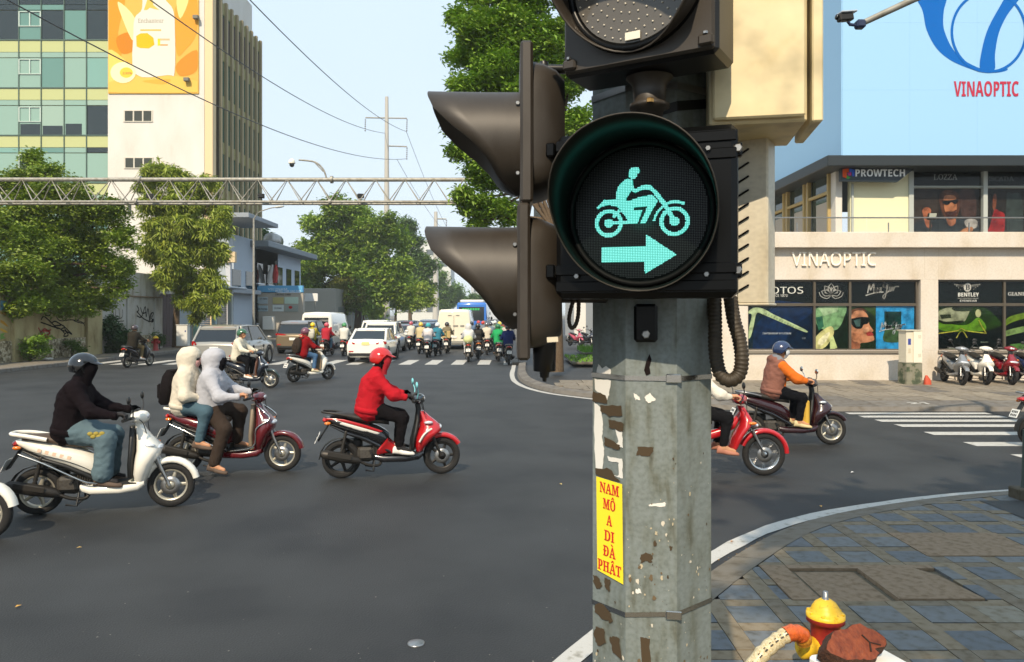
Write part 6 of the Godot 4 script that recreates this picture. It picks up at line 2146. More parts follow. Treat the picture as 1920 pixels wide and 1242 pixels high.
# S: jacket, trousers, skin, shoes (materials); fat; hood; cell
func figure(called: String, label: String, J: Dictionary, S: Dictionary, key: String, group := "") -> Node3D:
	var p := thing(called, label, "person", Vector3.ZERO, 0.0, group)
	p.set_meta("base", called)
	var cell: float = S.get("cell", 0.024)
	var fat: float = S.get("fat", 1.0)
	if not figure_cache.has(key):
		var hip: Vector3 = J.hip; var ch: Vector3 = J.chest; var nk: Vector3 = J.neck
		var sh := Vector3(0, 0, 0.165 * fat)
		var sp := (nk - hip).normalized()
		var jk := []
		jk.append([hip + Vector3(-0.01, -0.01, 0), ch + Vector3(0.005, 0.0, 0), 0.15 * fat, 0.135 * fat])
		for z in [-1, 1]:
			jk.append([hip + Vector3(-0.01, -0.01, 0.065 * z), ch + Vector3(-0.005, 0, 0.075 * z), 0.14 * fat, 0.122 * fat])
			jk.append([ch + Vector3(0, 0, 0.07 * z), nk - sp * 0.085 + sh * z * 0.82, 0.115 * fat, 0.07 * fat])
			var el: Vector3 = J.el if z > 0 else J.ell
			var hd: Vector3 = J.hand if z > 0 else J.handl
			var s0: Vector3 = nk - sp * 0.085 + sh * z
			jk.append([s0, el, 0.072 * fat, 0.058 * fat])
			jk.append([el, hd + (el - hd).normalized() * 0.1, 0.056 * fat, 0.042 * fat])
		jk.append([nk - sp * 0.06, nk + sp * 0.02, 0.075, 0.06])
		if S.get("hood", false):
			var hh: Vector3 = J.head
			jk.append([hh + Vector3(-0.062, 0.045, 0), hh + Vector3(-0.04, 0.05, 0), 0.13, 0.13])
			jk.append([hh + Vector3(0.02, 0.09, -0.04), hh + Vector3(0.02, 0.09, 0.04), 0.055, 0.055])
			jk.append([hh + Vector3(-0.06, -0.02, 0), nk + Vector3(-0.02, -0.02, 0), 0.105, 0.1])
		elif S.get("hood_down", false):
			jk.append([nk + Vector3(-0.09, 0.0, -0.07), nk + Vector3(-0.09, 0.0, 0.07), 0.07, 0.07])
		var tr := []
		for z in [-1, 1]:
			var kn: Vector3 = J.knee if z > 0 else J.kneel
			var ft: Vector3 = J.foot if z > 0 else J.footl
			var wide: float = S.get("wide", 1.0)
			tr.append([hip + Vector3(0.0, -0.02, 0.075 * z), hip.lerp(kn, 0.25) + Vector3(0, 0, 0.03 * z), 0.118, 0.1 * wide])
			tr.append([hip.lerp(kn, 0.25) + Vector3(0, 0, 0.03 * z), kn, 0.1 * wide, 0.072 * wide])
			tr.append([kn, ft + (kn - ft).normalized() * S.get("cuff", 0.04), 0.07 * wide, 0.056 * wide * S.get("flare", 1.0)])
		tr.append([hip + Vector3(-0.03, 0.0, -0.05), hip + Vector3(-0.03, 0.0, 0.05), 0.13, 0.13])
		var body := mb()
		body.set_smooth_group(1)
		var lk: Vector3 = (J.look as Vector3).normalized()
		var side := lk.cross(Vector3.UP).normalized()
		add_mesh(body, head_mesh(), Transform3D(Basis(lk, side.cross(lk), side), J.head))
		for z in [-1, 1]:
			var el: Vector3 = J.el if z > 0 else J.ell
			var hd: Vector3 = J.hand if z > 0 else J.handl
			var dx := (hd - el).normalized()
			var zz := Vector3(0, 0, 1)
			var yy := zz.cross(dx).normalized()
			zz = dx.cross(yy).normalized()
			add_mesh(body, hand_mesh(), Transform3D(Basis(dx, yy, zz * z), hd))
		var limbs := []
		for z in [-1, 1]:
			var kn: Vector3 = J.knee if z > 0 else J.kneel
			var ft: Vector3 = J.foot if z > 0 else J.footl
			var el: Vector3 = J.el if z > 0 else J.ell
			var hd: Vector3 = J.hand if z > 0 else J.handl
			limbs.append([hip + Vector3(0, 0, 0.08 * z), kn, 0.075, 0.055]); limbs.append([kn, ft, 0.052, 0.036])
			limbs.append([ft, ft + (J.toe if z > 0 else J.toel) * 0.7 + Vector3(0, -0.03, 0), 0.036, 0.03])
			limbs.append([nk - sp * 0.085 + sh * z, el, 0.05, 0.042]); limbs.append([el, hd + (el - hd).normalized() * 0.06, 0.04, 0.026])
		limbs.append([hip, ch, 0.11, 0.12]); limbs.append([ch, nk, 0.12, 0.055]); limbs.append([nk, J.head - Vector3(0.03, 0.05, 0), 0.052, 0.05])
		add_mesh(body, nets(limbs, maxf(cell, 0.022), 0.02), Transform3D())
		var bm := body.commit()
		var shoes := []
		for z in [-1, 1]:
			var shoe := mb()
			var ft: Vector3 = (J.foot if z > 0 else J.footl)
			var to: Vector3 = (J.toe if z > 0 else J.toel)
			var fw := to.normalized()
			var up := Vector3.UP - fw * fw.y
			up = up.normalized()
			var rt := fw.cross(up)
			var rg := []
			for e in [[-0.075, 0.025, 0.045, -0.035], [-0.06, 0.038, 0.062, -0.02], [0.0, 0.042, 0.066, -0.02], [0.06, 0.045, 0.042, -0.045], [0.13, 0.048, 0.034, -0.052], [0.185, 0.038, 0.028, -0.056], [0.205, 0.015, 0.016, -0.062]]:
				rg.append(ring(ft + fw * e[0] + up * (e[3] - 0.005), rt * e[1], up * e[2] * 0.8, 2.6, 14))
			loft(shoe, rg)
			shoes.append(mesh_of(shoe))
		figure_cache[key] = [nets(jk, cell, 0.034, S.get("fold", 0.008)), nets(tr, cell, 0.024, S.get("fold", 0.008)), bm, shoes]
	var c: Array = figure_cache[key]
	part("body", c[2], S.get("skin", M.skin), p)
	var jk_ := part("jacket", c[0], S.jacket, p)
	if S.has("cell"):
		# knitted hem and cuffs
		var sp_: Vector3 = (J.chest - J.hip).normalized()
		var st := mb()
		var rg := []
		for e in [[-0.035, 0.93], [-0.03, 1.0], [0.0, 1.02], [0.025, 1.0], [0.03, 0.93]]: rg.append(ring(J.hip + sp_ * (e[0] - 0.015) + Vector3(-0.012, 0, 0), Vector3(0.163, -0.03, 0) * fat * e[1], Vector3(0, 0, 0.218 * fat * e[1]), 2.3, 28))
		loft(st, rg, false)
		part("hem", st, S.jacket, jk_)
		for z in [-1, 1]:
			var el: Vector3 = J.el if z > 0 else J.ell
			var hd: Vector3 = J.hand if z > 0 else J.handl
			var a := (el - hd).normalized()
			st = mb()
			tube(st, [hd + a * 0.055, hd + a * 0.06, hd + a * 0.1, hd + a * 0.115], [0.036, 0.043 * fat, 0.046 * fat, 0.04], 14)
			part("cuff", st, S.jacket, jk_)
	part("trousers", c[1], S.trousers, p)
	for q in c[3]: part("shoe", q, S.shoes, p)
	return p
# open-face helmet about the head's middle, looking along +x
var shell_cache := {}
func shell(front: float, back: float, R: Vector3, open := 0.0) -> ArrayMesh:
	var key := [front, back, R, open]
	if shell_cache.has(key): return shell_cache[key]
	var st := mb()
	var rings := []
	var N := 12; var A := 28
	for lay in [1.0, 0.93]:
		for i in N + 1:
			var r := PackedVector3Array()
			var ii := i if lay == 1.0 else N - i
			for j in A:
				var az := TAU * j / A
				var c := (1.0 + cos(az)) * 0.5
				var low := lerpf(back, front, smoothstep(0.35, 0.75, c))
				var el := lerpf(PI / 2 - 0.01, low, float(ii) / N)
				r.append(Vector3(cos(el) * cos(az) * R.x, sin(el) * R.y, -cos(el) * sin(az) * R.z) * lay)
			rings.append(r)
	loft(st, rings, false)
	shell_cache[key] = mesh_of(st)
	return shell_cache[key]
func helmet(p: Node3D, J: Dictionary, m: Material, style := "open", peak: Material = null) -> void:
	var h := part("helmet", shell(0.35, -0.55 if style == "open" else -0.15, Vector3(0.15, 0.142, 0.128)), m, p)
	var lk: Vector3 = (J.look as Vector3).normalized()
	var side := lk.cross(Vector3.UP).normalized()
	var T := Transform3D(Basis(lk, side.cross(lk), side), J.head + Vector3(-0.005, 0.035, 0))
	h.transform = T
	var st := mb()
	var rg := []
	for e in [[0.0, 1.0], [0.5, 0.97], [1.0, 0.86]]:
		var r := []
		for j in 9:
			var a := lerpf(-0.95, 0.95, j / 8.0)
			r.append(Vector3(cos(a) * (0.142 + e[0] * 0.055 * cos(a)), 0.055 - e[0] * 0.018, sin(a) * 0.124 * e[1]))
		for j in 9:
			var a := lerpf(0.95, -0.95, j / 8.0)
			r.append(Vector3(cos(a) * (0.142 + e[0] * 0.055 * cos(a)), 0.049 - e[0] * 0.018, sin(a) * 0.124 * e[1]))
		rg.append(PackedVector3Array(r))
	loft(st, rg)
	part("peak", st, peak if peak else m, h)
	st = mb()
	for z in [-1, 1]: tube(st, [Vector3(0.02, -0.02, 0.115 * z), Vector3(0.05, -0.09, 0.075 * z), Vector3(0.06, -0.125, 0.0)], 0.008, 5)
	part("chin_strap", st, M.black, h)
func face_mask(p: Node3D, J: Dictionary, m: Material, big := false) -> void:
	var lk: Vector3 = (J.look as Vector3).normalized()
	var side := lk.cross(Vector3.UP).normalized()
	var st := mb()
	var rg := []
	for e in ([[0.045, 0.8, 0.09], [0.0, 1.0, 0.1], [-0.05, 0.92, 0.082], [-0.1, 0.6, 0.055]] if not big else [[0.07, 0.9, 0.095], [0.02, 1.05, 0.108], [-0.05, 1.0, 0.092], [-0.12, 0.8, 0.07], [-0.17, 0.9, 0.07]]):
		var r := PackedVector3Array()
		for j in 15:
			var a := lerpf(-1.45, 1.45, j / 14.0)
			r.append(Vector3(cos(a) * e[2] * 1.12 + 0.012, e[0], sin(a) * 0.094 * e[1]))
		rg.append(r)
	loft(st, rg, false, false)
	var o := part("face_mask", st, m, p)
	o.transform = Transform3D(Basis(lk, side.cross(lk), side), J.head)
func eyes(p: Node3D, J: Dictionary) -> void:
	var lk: Vector3 = (J.look as Vector3).normalized()
	var side := lk.cross(Vector3.UP).normalized()
	var st := mb()
	for z in [-1, 1]: ellipsoid(st, Vector3(0.084, 0.006, 0.03 * z), Vector3(0.008, 0.006, 0.013), 8)
	part("eyes", st, M.black, p).transform = Transform3D(Basis(lk, side.cross(lk), side), J.head)
func backpack(p: Node3D, J: Dictionary, m: Material) -> void:
	var st := mb()
	var c: Vector3 = J.chest.lerp(J.hip, 0.25) + Vector3(-0.22, 0.02, 0)
	var rg := []
	for e in [[-0.24, 0.1, 0.06], [-0.2, 0.15, 0.085], [0.0, 0.16, 0.095], [0.14, 0.15, 0.085], [0.22, 0.1, 0.05]]: rg.append(ring(c + Vector3(e[0] * 0.15, e[0], 0), Vector3(0, 0, e[1]), Vector3(e[2], 0, 0), 3.0, 20))
	loft(st, rg)
	var b := part("backpack", st, m, p)
	st = mb()
	box(st, c + Vector3(-0.1, -0.06, 0), Vector3(0.05, 0.2, 0.22), 0.02)
	part("pocket", st, m, b)
	st = mb()
	for z in [-1, 1]: tube(st, smooth3([c + Vector3(0.06, 0.2, 0.1 * z), J.neck + Vector3(0.0, -0.005, 0.12 * z), J.chest + Vector3(0.12, 0.0, 0.12 * z), c + Vector3(0.1, -0.18, 0.14 * z)]), 0.016, 6)
	part("strap", st, m, b)

# ---------- scooters: x ahead, y up, z to the rider's right; origin under the rear axle ----------
const WB := 1.29
func wheel_part(parent: Node3D, at_: Vector3, r: float, w: float, rim: Material, spokes: String, called := "wheel") -> void:
	var st := mb()
	var T := Transform3D(Basis(Vector3.RIGHT, PI / 2), at_)
	xf = T
	lathe(st, [[r - 0.075, -w * 0.36], [r - 0.05, -w * 0.5], [r - 0.02, -w * 0.46], [r - 0.004, -w * 0.25], [r, 0], [r - 0.004, w * 0.25], [r - 0.02, w * 0.46], [r - 0.05, w * 0.5], [r - 0.075, w * 0.36], [r - 0.075, -w * 0.36]], 32)
	xf = Transform3D()
	var wh := part(called, st, M.rubber, parent)
	st = mb()
	xf = T
	lathe(st, [[r - 0.074, -w * 0.38], [r - 0.09, -w * 0.38], [r - 0.095, -w * 0.15], [r - 0.095, w * 0.15], [r - 0.09, w * 0.38], [r - 0.074, w * 0.38]], 32)
	lathe(st, [[0.0, -0.05], [0.045, -0.05], [0.05, -0.02], [0.05, 0.02], [0.045, 0.05], [0.0, 0.05]], 14)
	var n := 5 if spokes == "cast" else 28
	for i in n:
		var a := TAU * i / n
		var dr := Vector3(cos(a), 0, sin(a)); var tg := Vector3(-sin(a), 0, cos(a))
		if spokes == "cast":
			var rg := []
			for e in [[0.03, 0.026, 0.02], [r * 0.45, 0.02, 0.014], [r - 0.088, 0.017, 0.012]]: rg.append(ring(dr * e[0], tg * e[1], Vector3(0, e[2], 0), 3.5, 8))
			loft(st, rg, false)
		else:
			tube(st, [dr * 0.03 + Vector3(0, 0.03 * (1 if i % 2 else -1), 0), Basis(Vector3.UP, 0.3 * (1 if i % 4 < 2 else -1)) * dr * (r - 0.09)], 0.0022, 4, false)
	xf = Transform3D()
	part("rim", st, rim, wh)
# o: body, trim, seat, rim materials; style "scooter" | "underbone"
func scooter(called: String, label: String, o: Dictionary, group := "scooters and motorbikes") -> Node3D:
	var s := thing(called, label, "motorbike" if o.get("style", "") == "underbone" else "scooter", Vector3.ZERO, 0.0, group)
	s.set_meta("base", called)
	var under: bool = o.get("style", "") == "underbone"
	var sport: bool = o.get("sport", false)
	var body: Material = o.body
	var trim: Material = o.get("trim", M.black)
	var r := 0.245 if not under else 0.28
	wheel_part(s, Vector3(0, r, 0), r, 0.1, o.rim, "spoke" if under else "cast", "rear_wheel")
	wheel_part(s, Vector3(WB, r, 0), r, 0.085, o.rim, "spoke" if under else "cast", "front_wheel")
	var st := mb()
	var sec := func(rows: Array, m: Material, called2: String, e := 2.4, parent: Node = s) -> MeshInstance3D:
		var t := mb()
		var rg := []
		for q in rows: rg.append(ring(Vector3(q[0], q[1], 0), Vector3(0, 0, q[3]), Vector3(0, q[2], 0), e, 20))
		loft(t, rg)
		return part(called2, t, m, parent)
	# tail and side panels
	if under:
		sec.call([[-0.2, 0.72, 0.03, 0.05], [-0.08, 0.7, 0.06, 0.1], [0.15, 0.64, 0.08, 0.12], [0.36, 0.58, 0.09, 0.12], [0.5, 0.5, 0.1, 0.1], [0.58, 0.46, 0.06, 0.07]], body, "side_panel")
		sec.call([[0.5, 0.5, 0.06, 0.06], [0.7, 0.56, 0.06, 0.06], [0.9, 0.68, 0.07, 0.06], [0.98, 0.8, 0.06, 0.06]], body, "spine")
	else:
		sec.call([[-0.21, 0.775, 0.012, 0.03], [-0.17, 0.765, 0.035, 0.07], [-0.05, 0.725, 0.07, 0.115], [0.12, 0.665, 0.1, 0.145], [0.32, 0.6, 0.115, 0.155], [0.46, 0.54, 0.13, 0.14], [0.55, 0.49, 0.13, 0.115], [0.6, 0.46, 0.11, 0.09]], o.get("side", body), "side_panel")
		sec.call([[-0.14, 0.69, 0.018, 0.08], [0.05, 0.6, 0.03, 0.135], [0.3, 0.51, 0.05, 0.15], [0.5, 0.4, 0.05, 0.13], [0.62, 0.33, 0.05, 0.12]], o.get("lower", M.black), "lower_panel")
	sec.call([[-0.14, 0.8, 0.016, 0.06], [-0.06, 0.815, 0.034, 0.105], [0.08, 0.805, 0.042, 0.125], [0.2, 0.78, 0.046, 0.135], [0.34, 0.752, 0.05, 0.14], [0.5, 0.735, 0.046, 0.115], [0.6, 0.7, 0.03, 0.07]], o.seat, "seat", 2.6)
	# floor and front shield
	if not under:
		sec.call([[0.42, 0.275, 0.045, 0.12], [0.52, 0.25, 0.055, 0.155], [0.8, 0.245, 0.055, 0.165], [0.98, 0.27, 0.06, 0.15], [1.04, 0.3, 0.04, 0.12]], o.get("skirt", body), "floor_skirt", 3.2)
		st = mb()
		box(st, Vector3(0.76, 0.305, 0), Vector3(0.42, 0.012, 0.3), 0.004)
		part("foot_mat", st, M.rubber, s)
	st = mb()
	var rg := []
	var rows := [[0.31, 0.93, 1.05, 0.13], [0.4, 0.92, 1.09, 0.185], [0.5, 0.93, 1.13, 0.205], [0.58, 0.94, 1.18, 0.205], [0.64, 0.95, 1.2, 0.19], [0.7, 0.95, 1.18, 0.17], [0.78, 0.95, 1.1, 0.13], [0.86, 0.94, 1.04, 0.095], [0.94, 0.93, 1.0, 0.07]]
	if under: rows = [[0.36, 0.84, 0.93, 0.13], [0.46, 0.86, 0.97, 0.17], [0.56, 0.9, 1.02, 0.19], [0.66, 0.96, 1.1, 0.18], [0.74, 0.98, 1.13, 0.14], [0.82, 0.97, 1.08, 0.1], [0.92, 0.95, 1.02, 0.07]]
	if sport: rows = [[0.32, 0.95, 1.03, 0.1], [0.4, 0.93, 1.09, 0.16], [0.5, 0.94, 1.18, 0.2], [0.58, 0.97, 1.28, 0.19], [0.64, 1.0, 1.285, 0.15], [0.7, 1.0, 1.22, 0.115], [0.78, 0.99, 1.12, 0.085], [0.84, 0.98, 1.06, 0.06]]
	for q in rows: rg.append(ring(Vector3((q[1] + q[2]) * 0.5, q[0], 0), Vector3((q[2] - q[1]) * 0.5, 0, 0), Vector3(0, 0, q[3]), 2.5, 24))
	loft(st, rg)
	part("front_shield", st, body, s)
	if not under:
		st = mb()
		rg = []
		for q in ([[0.36, 0.905, 0.15], [0.5, 0.905, 0.175], [0.65, 0.915, 0.165], [0.8, 0.915, 0.11], [0.9, 0.915, 0.07]] if not sport else [[0.34, 0.9, 0.12], [0.46, 0.91, 0.15], [0.58, 0.94, 0.13], [0.72, 0.97, 0.08], [0.86, 0.985, 0.055], [0.97, 0.965, 0.05]]): rg.append(ring(Vector3(q[1], q[0], 0), Vector3(0.035, 0, 0), Vector3(0, 0, q[2]), 2.8, 16))
		loft(st, rg)
		part("inner_shield", st, o.get("inner", trim), s)
	# nose lamp, indicator wings
	st = mb()
	ellipsoid(st, Vector3(1.245 if sport else 1.165, 0.63 if sport else 0.665, 0), Vector3(0.05, 0.035, 0.12), 12)
	part("nose_lamp", st, M.clear_lens, s)
	# handlebar cowl, grips, mirrors, lamp
	st = mb()
	rg = []
	for q in [[-0.17, 0.03, 0.025], [-0.13, 0.055, 0.045], [-0.06, 0.085, 0.065], [0.0, 0.09, 0.07], [0.06, 0.085, 0.065], [0.13, 0.055, 0.045], [0.17, 0.03, 0.025]]: rg.append(ring(Vector3(0.985 - absf(q[0]) * 0.2, 0.995, q[0]), Vector3(q[1], 0, 0), Vector3(0, q[2], 0), 2.4, 16))
	loft(st, rg)
	part("handlebar_cowl", st, o.get("cowl", body), s)
	st = mb()
	ellipsoid(st, Vector3(1.035, 1.0, 0), Vector3(0.04, 0.042, 0.075), 12)
	part("headlamp", st, M.clear_lens, s)
	for z in [-1, 1]:
		st = mb()
		tube(st, [Vector3(0.955, 1.0, 0.15 * z), Vector3(0.915, 1.0, 0.22 * z), Vector3(0.885, 0.995, 0.35 * z)], 0.017, 8)
		part("grip", st, M.black, s)
		if o.get("mirrors", true):
			st = mb()
			tube(st, smooth3([Vector3(0.95, 1.02, 0.2 * z), Vector3(0.96, 1.1, 0.25 * z), Vector3(0.94, 1.17, 0.3 * z)], 3), 0.007, 6)
			ellipsoid(st, Vector3(0.935, 1.2, 0.31 * z), Vector3(0.018, 0.045, 0.06), 10)
			part("mirror", st, o.get("mirror", M.black), s)
	for z in [-1, 1]:
		st = mb()
		ellipsoid(st, Vector3(1.1, 0.7, 0.15 * z), Vector3(0.06, 0.022, 0.03), 10)
		part("front_indicator", st, M.amber_lens if z < 0 or under else M.clear_lens, s)
		st = mb()
		tube(st, smooth3([Vector3(0.95, 1.0, 0.16 * z), Vector3(1.02, 0.96, 0.13 * z), Vector3(1.05, 0.85, 0.08 * z), Vector3(1.1, 0.6, 0.07 * z), Vector3(WB - 0.03, r + 0.05, 0.085 * z)], 4), 0.005, 5)
		part("brake_cable", st, M.black, s)
		st = mb()
		tube(st, [Vector3(0.93, 1.0, 0.2 * z), Vector3(0.985, 0.995, 0.26 * z), Vector3(0.96, 0.985, 0.34 * z)], 0.006, 5)
		part("brake_lever", st, M.steel, s)
		if not under:
			st = mb()
			tube(st, smooth3([Vector3(-0.16, 0.72, 0.075 * z), Vector3(0.05, 0.655, 0.142 * z), Vector3(0.3, 0.575, 0.158 * z), Vector3(0.46, 0.5, 0.141 * z), Vector3(0.57, 0.42, 0.105 * z)], 4), 0.004, 5)
			part("panel_gap", st, M.black, s)
	st = mb()
	xf = Transform3D(Basis(Vector3.RIGHT, PI / 2), Vector3(WB, r, 0.052))
	lathe(st, [[0.05, -0.003], [0.1, -0.003], [0.1, 0.003], [0.05, 0.003]], 24)
	xf = Transform3D()
	part("brake_disc", st, M.steel, s)
	st = mb()
	box(st, Vector3(0.93, 1.055, 0), Vector3(0.09, 0.03, 0.13), 0.012, Basis(Vector3.BACK, 0.5))
	part("instrument", st, M.black, s)
	# fork, mudguard
	st = mb()
	for z in [-1, 1]: tube(st, [Vector3(1.13, 0.6, 0.055 * z), Vector3(WB - 0.01, r, 0.06 * z)], 0.019, 8)
	part("fork", st, o.get("fork", M.steel), s)
	st = mb()
	rg = []
	var a0 := (0.6 if sport else 0.25) if not under else 0.05
	for i in 13:
		var a := lerpf(a0, 2.3 if sport else 2.75, i / 12.0)
		var rr := r + 0.035 + 0.012 * sin(a)
		var w := 0.07 * (0.55 + 0.45 * sin(lerpf(0.5, PI - 0.35, i / 12.0)))
		var c := Vector3(WB + cos(a) * rr, r + sin(a) * rr, 0)
		var nn := Vector3(cos(a), sin(a), 0)
		rg.append(ring(c - nn * 0.02, Vector3(0, 0, w), nn * 0.034, 2.6, 12))
	loft(st, rg)
	part("front_mudguard", st, o.get("mudguard", body), s)
	# engine, exhaust, swing arm, shock
	st = mb()
	loft(st, [ring(Vector3(-0.03, 0.27, -0.08), Vector3(0, 0, 0.05), Vector3(0, 0.05, 0), 2.5, 12), ring(Vector3(0.15, 0.29, -0.07), Vector3(0, 0, 0.07), Vector3(0, 0.09, 0), 2.5, 12), ring(Vector3(0.34, 0.3, -0.04), Vector3(0, 0, 0.1), Vector3(0, 0.11, 0), 3, 12), ring(Vector3(0.46, 0.32, 0), Vector3(0, 0, 0.09), Vector3(0, 0.08, 0), 3, 12)])
	for i in 6: box(st, Vector3(0.4 + i * 0.022, 0.34, 0.02), Vector3(0.008, 0.15, 0.17), 0.0)
	box(st, Vector3(0.3, 0.32, 0.09), Vector3(0.2, 0.16, 0.08), 0.03)
	part("engine", st, M.engine, s)
	st = mb()
	tube(st, smooth3([Vector3(0.5, 0.27, 0.05), Vector3(0.48, 0.17, 0.09), Vector3(0.34, 0.18, 0.14), Vector3(0.2, 0.25, 0.155)], 4), 0.018, 8)
	tube(st, [Vector3(0.24, 0.235, 0.155), Vector3(0.2, 0.25, 0.16), Vector3(0.0, 0.295, 0.17), Vector3(-0.22, 0.345, 0.175), Vector3(-0.25, 0.35, 0.175)], [0.025, 0.052, 0.062, 0.056, 0.035], 14)
	var ex := part("exhaust", st, M.dark_metal, s)
	st = mb()
	box(st, Vector3(-0.02, 0.325, 0.232), Vector3(0.3, 0.06, 0.012), 0.005, Basis(Vector3.BACK, -0.22))
	part("heat_shield", st, o.get("shield", M.dark_metal), ex)
	st = mb()
	var P := []; var R := []
	for i in 19:
		P.append(Vector3(-0.01, 0.3, 0.125).lerp(Vector3(0.06, 0.62, 0.115), i / 18.0)); R.append(0.026 if i % 2 else 0.016)
	tube(st, P, R, 8)
	part("shock_absorber", st, M.dark_metal, s)
	st = mb()
	box(st, Vector3(0.12, 0.43, -0.1), Vector3(0.3, 0.13, 0.09), 0.03)
	part("air_box", st, M.black, s)
	st = mb()
	for z in [-1, 1]: tube(st, [Vector3(0.42, 0.3, 0.08 * z), Vector3(0.4, 0.1, 0.15 * z), Vector3(0.3, 0.12, 0.16 * z)], 0.012, 6)
	tube(st, [Vector3(0.4, 0.11, -0.15), Vector3(0.4, 0.11, 0.15)], 0.01, 6)
	part("centre_stand", st, M.black, s)
	for z in [-1, 1]:
		st = mb()
		tube(st, [Vector3(0.36, 0.36, 0.12 * z), Vector3(0.37, 0.35, 0.24 * z)], 0.016, 8)
		part("footpeg", st, M.rubber, s)
	# rear mudguard, plate, lamps, grab rail, stand
	st = mb()
	rg = []
	for i in 7:
		var a := lerpf(1.0, 3.1, i / 6.0)
		var nn := Vector3(cos(a), sin(a), 0)
		rg.append(ring(Vector3(0, r, 0) + nn * (r + 0.03), Vector3(0, 0, 0.06), nn * 0.008, 2.6, 10))
	loft(st, rg)
	box(st, Vector3(-0.22, 0.6, 0), Vector3(0.02, 0.26, 0.1), 0.005, Basis(Vector3.BACK, -0.55))
	part("rear_mudguard", st, M.black, s)
	st = mb()
	box(st, Vector3(-0.3, 0.53, 0), Vector3(0.006, 0.14, 0.19), 0.002, Basis(Vector3.BACK, -0.45))
	var pl := part("number_plate", st, M.plate, s)
	st = mb()
	for yy in [0.028, -0.03]:
		for k in 4: box(st, Vector3(-0.3, 0.53, 0) + Basis(Vector3.BACK, -0.45) * Vector3(-0.004, yy, -0.055 + k * 0.037), Vector3(0.003, 0.036, 0.02 if k % 2 else 0.026), 0.0, Basis(Vector3.BACK, -0.45))
	part("plate_digits", st, M.black, pl)
	st = mb()
	ellipsoid(st, Vector3(-0.205, 0.755, 0), Vector3(0.035, 0.032, 0.085), 12)
	part("tail_lamp", st, M.red_lens, s)
	for z in [-1, 1]:
		st = mb()
		ellipsoid(st, Vector3(-0.17, 0.72, 0.1 * z), Vector3(0.045, 0.022, 0.02), 8)
		part("indicator", st, o.get("indicator", M.amber_lens), s)
	st = mb()
	tube(st, smooth3([Vector3(0.12, 0.8, 0.14), Vector3(-0.08, 0.845, 0.135), Vector3(-0.22, 0.86, 0.08), Vector3(-0.24, 0.862, 0.0), Vector3(-0.22, 0.86, -0.08), Vector3(-0.08, 0.845, -0.135), Vector3(0.12, 0.8, -0.14)], 3), 0.014 if not o.has("rail_fat") else 0.022, 8)
	part("grab_rail", st, o.get("rail", M.steel), s)
	if o.has("crash_bar"):
		st = mb()
		for z in [-1, 1]: tube(st, smooth3([Vector3(-0.14, 0.66, 0.15 * z), Vector3(0.1, 0.56, 0.18 * z), Vector3(0.36, 0.42, 0.19 * z), Vector3(0.5, 0.35, 0.19 * z), Vector3(0.6, 0.33, 0.17 * z)], 3), 0.011, 6)
		part("crash_bar", st, M.chrome, s)
	return s
func place(o: Node3D, a: Vector3, heading: float, lean := 0.0) -> Node3D:   # heading: 0 = +x, PI/2 = -z (up the street)
	o.position = a
	o.basis = Basis(Vector3.UP, heading) * Basis(Vector3.RIGHT, lean)
	return o

